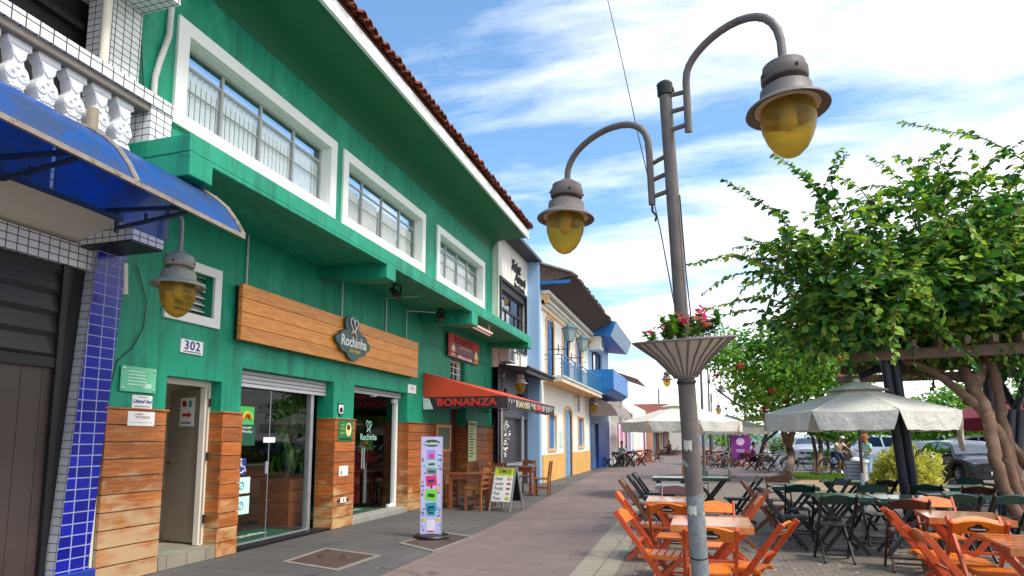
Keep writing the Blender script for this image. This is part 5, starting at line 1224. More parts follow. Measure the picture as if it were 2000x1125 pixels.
m=MB(); m.bx(-14,-3,100,118,0,5); m.build('wall',M_cream,HB); m=MB(); m.add([(-14.5,99.5,5),(-2.5,99.5,5),(-2.5,109,7.6),(-14.5,109,7.6),(-2.5,118.5,5),(-14.5,118.5,5)],[(0,1,2,3),(3,2,4,5)]); m.add([(-2.5,99.5,5),(-2.5,118.5,5),(-2.5,109,7.6)],[(0,1,2)]); m.build('roof',M_tile,HB); m=MB(); m.bx(-7,-6.7,108,108.3,7,10); m.build('chimney',M_conc,HB)
# hills far behind
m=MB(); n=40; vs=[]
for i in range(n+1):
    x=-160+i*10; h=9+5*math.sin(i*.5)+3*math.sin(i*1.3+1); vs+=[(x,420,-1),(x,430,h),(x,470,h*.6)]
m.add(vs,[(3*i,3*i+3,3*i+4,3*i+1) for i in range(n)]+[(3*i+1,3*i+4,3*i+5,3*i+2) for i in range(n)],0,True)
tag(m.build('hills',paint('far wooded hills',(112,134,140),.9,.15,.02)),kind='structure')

# ------------------------------------------------------------------ folding chairs and tables
def furn(name,rgb,rough=.3,coat=.35):
    if name in MATS: return MATS[name]
    t=NT(name); v=t.coord('Object',(3,3,3)); n=t.noise(v,5,5,.6,.6); r=t.N('ObjectInfo').outputs['Random']; g=t.N('NewGeometry').outputs['Random Per Island']
    c=s2l(rgb); col=t.ramp(n,[(.25,sc(c,.68)),(.7,sc(c,1.15))]); col=t.mixc(1.0,col,t.ramp(r,[(0,(.78,.78,.78)),(1,(1.18,1.12,1.08))]),'MULTIPLY'); col=t.mixc(1.0,col,t.ramp(g,[(0,(.8,)*3),(1,(1.15,)*3)]),'MULTIPLY'); wr=t.noise(t.coord('Object',(1,1,1)),22,6,.75,1.2); col=t.mixc(t.math('MULTIPLY',t.ramp(wr,[(.60,(0,0,0)),(.68,(1,1,1))]),.55),col,sc(tuple(x*.5+.5*(sum(c)/3) for x in c),1.7)); wr2=t.noise(t.coord('Object',(1,1,1)),9,5,.7); col=t.mixc(t.math('MULTIPLY',t.ramp(wr2,[(.58,(0,0,0)),(.74,(1,1,1))]),.6),col,sc(c,.35))
    MATS[name]=t.pbr(col,t.math('MULTIPLY_ADD',n,.25,rough-.1),0,n,.15,.002,**{'Coat Weight':coat,'Coat Roughness':.15}); return MATS[name]
M_or=furn('orange varnished wood',(234,122,14),.38,.2); M_ord=furn('red orange varnished wood',(200,74,14),.38,.2); M_top=furn('wet varnished table top',(222,132,66),.10,1.0); M_topd=furn('gleaming green table top',(24,74,70),.14,.9)
M_dk=furn('black green painted wood',(22,26,28),.4,.2); M_dg=furn('bottle green painted wood',(14,62,54),.35); M_br=furn('dark brown wood',(82,40,28)); M_mb=furn('mid brown wood',(134,74,44),.4,.2)
M_sl=furn('grey weathered table wood',(140,140,138),.35)
FC='folding chairs of the open air bars'; FT='folding tables of the open air bars'
def make_chair(mf,mb,ms,emblem):
    r=thing('folding_chair','chair','chair'); 
    for s_ in (-1,1):
        m=MB(); m.bar((-.40,s_*.195,.83),(.20,s_*.195,0),.024,.05,0,(0,0,1)); m.build('leg',mf,r,bevel=.003)
        m=MB(); m.bar((.20,s_*.165,.425),(-.26,s_*.165,0),.022,.045,0,(0,0,1)); m.build('leg',mf,r,bevel=.003)
    m=MB(); d=Vector((-.6,0,.83)).normalized(); N=8
    M=frame((-.315,-.205,.715),(0,1,0),tuple(d)); out=[(0,0),(0,.10)]+[(.41*i/N,.10+.045*math.sin(PI*i/N)**1.5) for i in range(1,N)]+[(.41,.10),(.41,0)]
    m.prism(out,.018,M); b=m.build('backrest',mb,r,bevel=.003)
    if emblem:
        q=MB(); q.prism([(.205+.075*math.cos(i*PI/9),.058+.032*math.sin(i*PI/9)) for i in range(18)],.0015,M@Matrix.Translation((0,0,-.0016))); q.prism([(.205+.03*math.cos(i*PI/5),.092+.024*math.sin(i*PI/5)) for i in range(10)],.0013,M@Matrix.Translation((0,0,-.0014))); e=q.build('emblem',M_ink,b)
        q=MB(); q.bx(.15,.26,.05,.066,-.003,-.0017,0,M); q.build('emblem_stripe',M_grey,b)
    m=MB()
    for k in range(6): x=-.17+k*.07; m.bx(x,x+.058,-.155,.155,.43,.446)
    m.bar((-.20,-.15,.42),(.24,-.15,.42),.02,.03); m.bar((-.20,.15,.42),(.24,.15,.42),.02,.03); m.build('seat',ms,r,bevel=.002)
    bars('stretcher',mf,r,((.13,-.19,.095),(.13,.19,.095),.03,.02),((-.17,-.16,.085),(-.17,.16,.085),.03,.02),((-.20,-.19,.55),(-.20,.19,.55),.02,.02))
    return r
def make_table(mt,ml,w=.70,d=.70):
    r=thing('folding_table','table','table'); m=MB()
    for k in range(5): y=-d/2+k*d/5; m.bx(-w/2,w/2,y+.002,y+d/5-.002,.728,.75)
    m.build('tabletop',mt,r,bevel=.003)
    m=MB(); ring_h=.06
    m.bx(-w/2,w/2,-d/2-.018,-d/2,.69,.752); m.build('apron',mt,r,bevel=.003); m=MB(); m.bx(-w/2,w/2,d/2,d/2+.018,.69,.752); m.build('apron',mt,r,bevel=.003)
    for s_ in (-1,1):
        m=MB(); m.bar((-.28,s_*(d/2-.10),.70),(.28,s_*(d/2-.10),0),.025,.05); m.build('leg',ml,r); m=MB(); m.bar((.28,s_*(d/2-.14),.70),(-.28,s_*(d/2-.14),0),.025,.05); m.build('leg',ml,r)
    bars('stretcher',ml,r,((.2,-(d/2-.1),.10),(.2,d/2-.1,.10),.03,.02),((-.2,-(d/2-.14),.10),(-.2,d/2-.14,.10),.03,.02),((0,-(d/2-.1),.35),(0,d/2-.1,.35),.02,.03))
    return r
def bars(name,mat,par,*bb):
    for b in bb: m=MB(); m.bar(*b); m.build(name,mat,par)
PROT={'O':lambda:make_chair(M_ord,M_or,M_or,True),'o':lambda:make_chair(M_ord,M_or,M_or,False),'D':lambda:make_chair(M_dk,M_dg,M_dk,False),'K':lambda:make_chair(M_dk,M_dk,M_dk,False),'B':lambda:make_chair(M_br,M_br,M_br,False),'M':lambda:make_chair(M_mb,M_mb,M_mb,False),
 'TO':lambda:make_table(M_top,M_ord),'TD':lambda:make_table(M_topd,M_dk),'TS':lambda:make_table(M_sl,M_dk),'TM':lambda:make_table(M_br,M_br)}
USED={}
def furnish(k,x,y,rz,label):
    if k in USED: o=copy_tree(USED[k])
    else: o=USED[k]=PROT[k]()
    return put(o,x,y,rz,label,0,FT if k[0]=='T' else FC)
for a in (
 ('TO',.05,6.22,0,'orange table behind the post of the nearest street lamp'),
 ('TO',-.36,8.35,2,'orange table second behind the nearest lamp post, bright top seen on its left side'),
 ('o',-.40,6.22,-4,'orange chair at the left end of the table behind the nearest street lamp post'),
 ('o',-.70,8.35,3,'orange chair at the left end of the second orange table, standing on the ribbed path'),
 ('O',.02,5.52,92,'orange chair with its back to the camera, half hidden by the nearest lamp post'),
 ('O',-.36,7.32,86,'orange chair facing the second orange table, its back seen left of the lamp post'),
 ('O',.10,6.92,-90,'orange chair with dark emblem on the far side of the table behind the lamp post'),
 ('O',.30,5.84,156,'orange chair seen sideways right of the lamp post, its tall back leaning right'),
 ('o',.26,8.1,180,'orange chair right of the second orange table, leaning back behind the lamp post'),
 ('M',.42,9.4,190,'mid brown chair with pale slatted seat right behind the orange group at the lamp post'),
 ('B',-.40,9.15,-90,'dark brown chair with curved back beyond the second orange table'),
 ('TS',-.42,11.0,0,'grey topped table left of the lamp post, behind the orange ones'),
 ('M',-.98,11.0,0,'brown chair at the left end of the grey topped table'),
 ('K',-1.0,12.35,3,'black chair, nearer of two at the left end of the far green table'),
 ('K',-.98,13.15,-2,'black chair, farther of two at the left end of the far green table'),
 ('TD',.12,13.5,4,'dark green table with pale gleaming top right of the lamp post'),
 ('TD',-.65,13.3,2,'dark green table partly hidden left behind the lamp post'),
 ('D',-.1,14.4,-90,'green backed chair on the far side of the tables behind the lamp post'),
 ('K',.60,12.4,186,'black chair seen sideways facing the gleaming green table'),
 ('M',1.0,11.15,-8,'reddish brown chair seen sideways standing apart left of a small green table'),
 ('TD',1.40,11.4,2,'small green table right of the lone brown chair'),
 ('M',1.30,12.3,-90,'brown chair with wavy back on the far side of the small green table'),
 ('D',1.38,10.72,88,'black chair with green back in front of the small green table'),
 ('K',1.95,12.1,200,'black chair leaning at the right side of the small green table'),
 ('TD',2.45,13.0,-3,'green table with pale top left of the parasol pole, in the back row'),
 ('K',2.75,12.3,120,'black chair beside the parasol pole below the back row table'),
 ('TD',1.75,9.62,4,'green table behind the large black chair of the front row'),
 ('D',1.55,8.95,93,'large black chair with green back nearest the camera, turned away, near the white parasol pole'),
 ('D',1.12,9.75,2,'black chair at the left of the green table in the front row'),
 ('TD',2.50,9.55,2,'green table just right of the white parasol pole'),
 ('D',2.42,10.35,-90,'green backed chair on the far side of the table right of the parasol pole'),
 ('B',2.24,8.55,85,'dark brown chair turned away, before the table right of the cream parasol pole'),
 ('TD',3.35,10.4,-3,'green table in front of the dark double pergola post'),
 ('D',3.05,9.5,90,'green backed chair in front of the table near the pergola post'),
 ('D',3.55,9.55,96,'green backed chair at the right end of the row, below the dark table'),
 ('TD',4.05,11.95,0,'long green table farthest right, in front of the black hatchback'),
 ('B',3.78,11.05,88,'dark brown chair with curved back before the farthest right green table'),
 ('D',3.2,11.3,88,'green backed chair left of the dark brown one before the far right table'),
 ('D',4.5,12.75,-90,'green backed chair behind the far right table'),
 ('TO',2.47,7.45,-6,'orange table at the right edge of the photo with wet shining top'),
 ('o',2.08,6.95,-3,'orange chair leaning left of the right hand orange table, farther of the two side on'),
 ('O',2.20,6.55,84,'orange chair with dark emblem, back to the camera, before the right hand orange table'),
 ('o',1.90,5.5,2,'orange brown chair, nearest the lower right corner, seen from its left side'),
 ('O',2.55,8.22,-92,'orange chair on the far side of the right hand orange table'),
 ('TO',2.42,5.66,-5,'orange table cut by the right edge of the photo, nearest the camera'),
 ('O',2.25,6.12,-88,'orange chair behind the table cut by the right edge of the photo'),
 ): furnish(*a)
# wooden tables and chairs of the snack bar
M_tw=furn('table brown wood',(140,76,34),.4); M_cw=furn('chair pine wood',(150,92,48),.45,.15)
def wood_table(x,y,rz,label,w=.95,d=.75):
    r=thing('wooden_table',label,'table',(0,0,0),'square leg tables of the snack bar'); m=MB(); m.bx(-w/2,w/2,-d/2,d/2,.74,.775); m.build('tabletop',M_tw,r,bevel=.006)
    m=MB(); ring_=[(-w/2+.06,w/2-.06,-d/2+.05,-d/2+.075),(-w/2+.06,w/2-.06,d/2-.075,d/2-.05),(-w/2+.05,-w/2+.075,-d/2+.08,d/2-.08),(w/2-.075,w/2-.05,-d/2+.08,d/2-.08)]
    for q in ring_: m=MB(); m.bx(*q,.64,.738); m.build('apron',M_tw,r)
    for sx_ in (-1,1):
        for sy_ in (-1,1): m=MB(); m.bx(sx_*(w/2-.07)-.035,sx_*(w/2-.07)+.035,sy_*(d/2-.07)-.035,sy_*(d/2-.07)+.035,0,.739); m.build('leg',M_tw,r,bevel=.004)
    return put(r,x,y,rz,label)
def ladder_chair():
    r=thing('wooden_chair','chair','chair')
    for s_ in (-1,1):
        m=MB(); m.bar((-.20,s_*.18,0),(-.20,s_*.18,.45),.04,.04); m.bar((-.20,s_*.18,.45),(-.26,s_*.18,.92),.04,.04); m.build('leg',M_cw,r)
        m=MB(); m.bx(.15,.19,s_*.18-.02,s_*.18+.02,0,.44); m.build('leg',M_cw,r)
    m=MB(); m.bx(-.21,.21,-.21,.21,.44,.475); m.build('seat',M_cw,r,bevel=.008)
    m=MB()
    for z,h in ((.58,.07),(.71,.07),(.85,.10)):
        x=-.20-.06*(z-.45)/.47; q=frame((x,-.17,z-h/2),(0,1,0),(0,0,1)); out=[(0,0),(0,h*.7)]+[(.34*i/6,h*.7+h*.45*math.sin(PI*i/6)) for i in range(1,6)]+[(.34,h*.7),(.34,0)]; m.prism(out,.02,q)
    m.build('backrest',M_cw,r)
    bars('stretcher',M_cw,r,((-.2,-.18,.2),(.17,-.18,.2),.02,.03),((-.2,.18,.2),(.17,.18,.2),.02,.03),((.17,-.18,.28),(.17,.18,.28),.02,.03)); return r
wood_table(-4.98,13.35,8,'square brown wooden table just left of the A frame menu board')
wood_table(-4.95,16.9,4,'brown wooden table behind the A frame menu board, nearer the grey shop',1.0,.8)
LC=ladder_chair(); GC='ladder back chairs of the snack bar'
for i,(x,y,rz,lab) in enumerate(((-5.72,13.15,0,'ladder back chair left of the first wooden table, nearer the camera, against the cladding'),(-5.70,13.75,-4,'ladder back chair at the wall behind the first wooden table'),(-4.70,12.92,170,'pale wooden chair pulled up right of the first table, behind the A frame board'),(-4.75,14.05,-95,'wooden chair on the far side of the first table'),(-5.05,15.9,85,'dark wooden chair in front of the second table, back to the camera'),(-5.62,16.4,0,'wooden chair against the wall at the second table'),(-4.22,16.75,184,'tall ladder back chair at the right end of the second table, on the open sidewalk'),(-4.9,17.7,-90,'wooden chair on the far side of the second table near the grey shutter'))):
    put(LC if i==0 else copy_tree(LC),x,y,rz,lab,0,GC)
# far cafe furniture along the facades and the plaza
def far_set(x,y,kt,kc,where,n=4):
    furnish(kt,x,y,0,'table '+where)
    for k,(dx,dy,a) in enumerate(((-.62,0,0),(.62,0,180),(0,-.65,90),(0,.65,-90))[:n]): furnish(kc,x+dx,y+dy,a+random.uniform(-8,8),('left','right','near','far')[k]+' chair of the table '+where)
random.seed(12)
M_ob=furn('rust orange wood',(170,80,30)); 
far_set(-4.55,35.6,'TD','K','with black chairs at the blue shutter'); far_set(-4.1,37.6,'TD','K','with black chairs before the hanging clothes')
far_set(-4.0,42.6,'TO','o','with orange chairs after the clothes rack'); far_set(-3.7,45.2,'TM','B','with dark chairs past the orange set',4); far_set(-3.4,66,'TM','B','on the far veranda',3)
far_set(1.2,36.5,'TD','K','with black chairs beside the purple flag'); far_set(1.0,40,'TO','O','with orange chairs under the far pale parasol'); far_set(2.4,38.8,'TD','o','with orange chairs behind the seated pair'); far_set(2.0,42.5,'TO','o','with orange chairs at the back under the far parasol'); far_set(.4,44,'TO','o','with orange chairs by the thin posts')
furnish('TD',2.75,33.9,0,'dark table between the purple and the white shirted people'); furnish('K',2.30,33.9,0,'black chair under the person in the purple shirt'); furnish('K',3.25,33.7,180,'black chair under the person in the white shirt')
# ------------------------------------------------------------------ parasols
def cloth(name,rgb): 
    t=NT(name); v=t.coord('Object'); n=t.noise(v,2.2,6,.7,.6); c=s2l(rgb); col=t.ramp(n,[(.25,sc(c,.78)),(.65,c)]); st=t.noise(t.coord('Object',(3,3,3)),1.7,6,.75,.8); col=t.mixc(t.math('MULTIPLY',t.ramp(st,[(.5,(0,0,0)),(.8,(1,1,1))]),.25),col,sc((c[0],c[1]*.9,c[2]*.75),.6))
    d=t.N('BsdfPrincipled',{'Base Color':col,'Roughness':.8}); tl=t.N('BsdfTranslucent',{'Color':t.mixc(1.0,col,(1,.94,.84),'MULTIPLY')}); w=t.noise(v,7,4,.6,.8); bp=t.N('Bump',{'Height':w,'Strength':.6,'Distance':.05}); t.L(bp,d.inputs['Normal'])
    mx=t.N('MixShader',{0:.22,1:d,2:tl}); t.t.links.new(mx.outputs[0],t.out.inputs[0]); return t.m
M_can=cloth('pale canvas',(238,234,222)); M_wine=cloth('wine red canvas',(140,44,62))
def parasol(x,y,R,ze,zt,label,canvas,rot=0,n=8,loose=None,pole=None):
    r=thing('parasol',label,'parasol',(x,y,0),'parasols of the open air bars'); b=Vector((x,y,0))
    P=lambda k,rr,z:b+V(rr*math.cos(rot+2*PI*k/n),rr*math.sin(rot+2*PI*k/n),z)
    m=MB(); S=8; T=6
    for k in range(n):
        vs=[]
        for i in range(T+1):
            f=i/T; rr=.06+(R-.06)*f
            z=zt-(zt-ze)*(f**.92)
            for j in range(S+1):
                q=j/S; p=P(k,rr,z).lerp(P(k+1,rr,z),q); sag=.025*R*f*math.sin(PI*q)*(.4+.6*f); p.z-=sag*.55+random.uniform(-.004,.004); vs.append(p)
        m.add(vs,[(i*(S+1)+j,i*(S+1)+j+1,(i+1)*(S+1)+j+1,(i+1)*(S+1)+j) for i in range(T) for j in range(S)],0,True)
    cp=m.build('canopy',canvas,r)
    for k in range(n): m=MB(); m.tube([P(k,.1,zt-.01),P(k,R*.35,zt-(zt-ze)*.35**.92+.004),P(k,R*.7,zt-(zt-ze)*.7**.92+.004),P(k,R,ze+.003)],.007,5); m.build('seam',canvas,cp)
    m=MB()
    for k in range(n):
        vs=[]; N=10; h0=.27
        for j in range(N+1):
            q=j/N; top=P(k,R,ze).lerp(P(k+1,R,ze),q); top.z-=.025*R*math.sin(PI*q)*.55
            inset=.07*math.sin(1)*0; qq=.085+.83*q; bot=P(k,R*1.012,ze).lerp(P(k+1,R*1.012,ze),qq); h=h0*(.97+.025*math.sin(j*1.9+k))
            if loose is not None and k==loose: h=h0+.34*max(0,math.sin(PI*(q*.9+.05)))*(.3+q)
            bot.z-=h+.015*R*math.sin(PI*q)*.4; o=(bot-b); o.z=0; bot+=o.normalized()*.022*math.sin(j*.8+k*2)
            mid=top.lerp(bot,.5)+o.normalized()*.02*math.sin(j*2.1)
            vs+=[top,mid,bot]
        m.add(vs,[(3*j+a,3*j+a+1,3*j+a+4,3*j+a+3) for j in range(N) for a in (0,1)],0,True)
    m.build('valance',canvas,r)
    m=MB(); rv=R*.34; zv=zt-(zt-ze)*.30+.05; vs=[]
    for k in range(n):
        m.add([P(k,.04,zt+.07),P(k+1,.04,zt+.07),P(k+1,rv,zv),P(k,rv,zv)],[(0,1,2,3)],0,False)
    m.lathe([(.05,zt+.06),(.05,zt+.1),(0,zt+.12)],10,(x,y,0)); m.build('vent_cap',canvas,r)
    pm=pole or (M_br,M_grey)
    m=MB(); m.tube([(x,y,.95),(x,y,zt+.05)],.022,10); m.build('upper_pole',pm[0],r); m=MB(); m.tube([(x,y,0),(x,y,1.0)],.028,10); m.build('lower_pole',pm[1],r)
    m=MB(); m.tube([(x,y,.55),(x,y,.78)],.032,10); m.build('pole_sleeve',paint('orange sleeve',(196,110,40),.5,.15),r)
    m=MB(); m.bx(x-.24,x+.24,y-.24,y+.24,0,.09); m.tube([(x,y,.08),(x,y,.3)],.045,10); m.build('base',M_conc,r,bevel=.015)
    for k in range(n):
        m=MB(); m.bar(P(k,.05,zt-.05),P(k,R*.985,ze-.012),.018,.022); m.bar(P(k,.03,zt-.55*(zt-ze)-.25),P(k,R*.52,zt-(zt-ze)*.52-.015),.014,.016); m.build('rib',pm[0],r)
    return r
random.seed(14)
parasol(2.31,10.79,1.37,1.90,2.33,'wide cream parasol on a brown pole with torn hanging valance, below the pergola',M_can,rot=math.radians(-90-22.5-14),loose=2)
parasol(-.52,17.6,1.62,1.98,2.50,'large cream parasol behind the post of the nearest street lamp',M_can,rot=math.radians(-90-22.5-6))
parasol(1.0,27.2,1.75,2.0,2.45,'pale parasol just right of and beyond the one behind the lamp post',M_can,rot=.2)
parasol(1.6,40.5,2.2,2.15,2.7,'far yellowish parasol over the orange cafe furniture',M_can,rot=.1)
parasol(6.45,16.6,1.5,1.98,2.42,'wine red parasol half hidden behind the twisted vine trunks at the right edge',M_wine,rot=.3)

# ------------------------------------------------------------------ pergola and bougainvillea
M_bark=paint('brown ridged bark',(120,90,70),.85,.4,9,1.0,16,spots=((164,146,122),6,.6))
M_barkd=paint('dark bark',(84,68,56),.9,.25,7,.7,22)
M_leafA=leafmat('bougainvillea leaves',(24,68,40),(62,120,50),(168,194,78),.38)
M_leafB=leafmat('light green leaves',(44,96,30),(92,150,48),(168,196,76),.42)
M_leafC=leafmat('olive tree leaves',(40,72,26),(78,116,42),(136,158,70),.35)
M_leafY=leafmat('yellow green shrub leaves',(120,124,40),(186,184,76),(226,222,130),.3)
M_pet=leafmat('red bracts',(190,16,40),(216,30,60),(236,60,90),.3)
def rnd_dir():
    while True:
        v=V(random.uniform(-1,1),random.uniform(-1,1),random.uniform(-1,1))
        if .05<v.length<1: return v.normalized()
def leafy(mb,ells,N,L0,L1,clump=12,spread=.14,shell=.45,w=.36,droop=.0):
    vol=[a*b*c for (_,_,_,a,b,c) in ells]; tot=sum(vol)
    for (x,y,z,a,b,c),v in zip(ells,vol):
        for k in range(int(N*v/tot/clump)):
            d=rnd_dir(); r=max(random.random()**.33,shell*random.random()); cen=V(x+d.x*a*r,y+d.y*b*r,z+d.z*c*r)
            out=V(d.x/a,d.y/b,d.z/c+.4/c).normalized(); ax_=(out+rnd_dir()*.8).normalized()
            for i in range(clump):
                p=cen+V(random.gauss(0,spread),random.gauss(0,spread),random.gauss(0,spread*.7))
                n=(out*.7+V(0,0,.5)+rnd_dir()*.75).normalized(); dd=ax_+rnd_dir()*.9; dd.z-=droop; dd=(dd-n*dd.dot(n)); 
                leaf(mb,p,dd,n,random.uniform(L0,L1),random.uniform(L0,L1)*w)
def shoot(mb,ms,pts,n,L,r0=.012):
    # smooth through pts (quadratic chain), leaves alternate along it
    P=[Vector(p) for p in pts]; q=[]
    for i in range(len(P)-1):
        for t in range(6): 
            f=t/6; a=P[i-1] if i else P[0]; d=P[i+2] if i+2<len(P) else P[-1]; b,c=P[i],P[i+1]
            q.append(.5*((2*b)+(c-a)*f+(2*a-5*b+4*c-d)*f*f+(3*b-a-3*c+d)*f**3))
    q.append(P[-1]); k=len(q); ms.tube(q,[r0*(1-.75*i/(k-1)) for i in range(k)],5,0,False)
    for i in range(n):
        f=.08+.92*i/(n-1); g=f*(k-1); j=min(int(g),k-2); p=q[j].lerp(q[j+1],g-j); d=(q[j+1]-q[j]).normalized()
        s_=d.cross(V(0,0,1))*(1 if i%2 else -1); sz=L*(1.05-.55*f)*random.uniform(.7,1.2)
        leaf(mb,p,s_*.8+d*.5+rnd_dir()*.5+V(0,0,-.25),(V(0,0,1)+rnd_dir()*.7).normalized(),sz,sz*.36)
PG=thing('pergola','weathered timber pergola on dark steel posts carrying the big bougainvillea','pergola',(3.2,11.5,0))
M_pw=paint('weathered grey brown timber',(116,96,80),.85,.25,6,.5,30,spots=((72,58,48),5,.55))
CA,CB,CC,CD=V(2.45,10.9,2.80),V(3.1,15.0,2.80),V(8.4,14.2,2.80),V(7.6,10.0,2.80)
for a,b in ((CA,CD),(CB,CC),(CA.lerp(CB,.5),CD.lerp(CC,.5))):
    m=MB(); d=(b-a).normalized(); m.bar(a-d*.25,b+d*.25,.09,.16); m.build('beam',M_pw,PG,bevel=.01)
for k in range(17):
    f=k/16; m=MB(); a,b=CA.lerp(CD,f),CB.lerp(CC,f); d=(b-a).normalized(); m.bar(a-d*.3+V(0,0,.13),b+d*.3+V(0,0,.13),.06,.10); m.build('slat',M_pw,PG)
M_stp=paint('blue black steel posts',(44,50,62),.4,.15,4,.15)
def post(b,t,arms):
    b,t=Vector(b),Vector(t); m=MB(); sd_=V(.957,.29,0)*.075
    m.tube([b-sd_,t-sd_],.07,12); m.tube([b+sd_,t+sd_],.07,12); m.build('post',M_stp,PG)
    for a0,a1 in arms: m=MB(); m.tube([a0,a1],.055,10); m.build('brace',M_stp,PG)
pb=Vector((3.166,11.469,0.000)); ptop=Vector((2.873,11.126,2.781))
post(pb,ptop,[((2.593,11.803,2.570),(3.359,11.365,2.891))])
pb2=Vector((4.692,12.213,0.000)); pt2=Vector((4.954,12.271,1.995))
post(pb2,pt2,[((4.954,12.271,1.995),(5.035,11.903,2.631)),((4.954,12.271,1.995),(4.812,12.852,2.923))])
m=MB(); m.tube([(5.5,14.5,0),(5.3,14.2,2.75)],.08,10); m.build('post',M_stp,PG)
r=thing('globe_light','small white round lamp at the edge of the pergola beam','lamp',(3.159, 10.886, 2.875))
m=MB(); m.ball((3.159,10.886,2.875),.07,12); m.build('bulb',M_white,r); m=MB(); q=Vector((3.159,10.886,2.875)); m.tube([q+V(0,0,.05),q+V(-.02,.02,.13)],.03,8); m.build('holder',M_grey,r)
# the vine
BV=thing('bougainvillea','large bougainvillea vine with twisted trunks and long arching shoots over the pergola, at right','vine',(4.3,9.9,0))
def branch(pts,r,mm=M_bark,nm='trunk',par=None,bump=0):
    P=[Vector(p) for p in pts]; q=[]
    for i in range(len(P)-1):
        for t in range(5):
            f=t/5; a=P[i-1] if i else P[0]; d=P[i+2] if i+2<len(P) else P[-1]; b,c=P[i],P[i+1]
            q.append(.5*((2*b)+(c-a)*f+(2*a-5*b+4*c-d)*f*f+(3*b-a-3*c+d)*f**3)+rnd_dir()*.012)
    q.append(P[-1]); k=len(q); m=MB(); m.tube(q,[r[0]+(r[1]-r[0])*i/(k-1)+random.uniform(-.1,.1)*r[1] for i in range(k)],10); return m.build(nm,mm,par)
random.seed(77)
branch([(4.481,10.288,-0.193),(4.221,10.358,0.319),(4.099,10.369,0.795),(4.015,10.382,1.353),(3.954,10.433,1.651),(3.774,10.546,2.006),(3.595,10.773,2.287),(3.367,10.985,2.570),(3.058,11.081,2.744)],(.10,.045),par=BV)
branch([(4.540,10.505,-0.095),(4.253,10.531,0.716),(4.134,10.535,1.251),(4.093,10.568,1.747),(4.142,10.743,2.167),(4.176,11.009,2.663),(4.178,11.275,3.070)],(.09,.06),par=BV)
branch([(4.306,10.100,0.061),(4.002,10.066,0.448),(3.860,10.080,0.846),(3.805,10.124,1.218),(3.845,10.305,1.565),(3.869,10.479,1.928),(3.816,10.736,2.279),(3.852,11.031,2.536)],(.075,.085),par=BV)
branch([(4.652,11.146,0.970),(4.295,10.879,1.420),(4.044,10.670,1.655)],(.075,.06),par=BV)
branch([(3.786,10.758,2.017),(3.910,10.864,2.325),(4.100,11.097,2.613),(4.369,11.456,2.927)],(.10,.085),par=BV)
branch([(3.807,10.927,2.411),(3.626,11.180,2.479),(3.421,11.529,2.560),(3.157,11.758,2.609)],(.06,.03),par=BV)
E8=lambda p,a,b,c:(p[0],p[1],p[2],a,b,c)
ells=[E8((2.966,11.042,3.706),1.45,1.6,.70),E8((4.296,11.747,3.815),1.9,1.7,.8),E8((2.089,10.460,3.718),.75,1.1,.55),E8((2.146,10.634,4.162),.9,1.0,.35),E8((3.524,11.245,4.298),1.2,1.1,.35),E8((4.920,11.846,4.561),.9,1.1,.45),E8((2.022,11.971,3.236),.7,1.0,.36),E8((4.385,11.010,3.175),.8,.5,.25),E8((5.397,11.836,4.094),1.2,1.5,1.2),]
FLAT=[(5.0,12.9,3.16,2.6,1.8,.2),(4.3,12.0,3.18,1.7,.7,.2)]
m=MB(); leafy(m,ells,7600,.10,.19,14,.15,.35,.36,.25)
def sprays(mb,ms,ells,N,L,n,seed):
    random.seed(seed); vol=[(a*b*c)**.8 for (_,_,_,a,b,c) in ells]
    for k in range(N):
        x,y,z,a,b,c=random.choices(ells,vol)[0]; d=rnd_dir(); d.y-=.25; d.z=d.z*.75+.12; d.normalize(); r=random.uniform(.45,.8)
        p=V(x+d.x*a*r,y+d.y*b*r,z+d.z*c*r); g=V(d.x/a,d.y/b,d.z/c+.25).normalized(); g=(g+rnd_dir()*.5).normalized(); ln=random.uniform(.35,1.0)*L; w_=rnd_dir()*.12
        shoot(mb,ms,[p,p+g*ln*.4+V(0,0,.05*ln),p+g*ln*.75+w_+V(0,0,-.02*ln),p+g*ln+w_*2+V(0,0,-.22*ln)],int(n*(.5+.6*ln/L)),random.uniform(.13,.19),.010)
ls=MB()
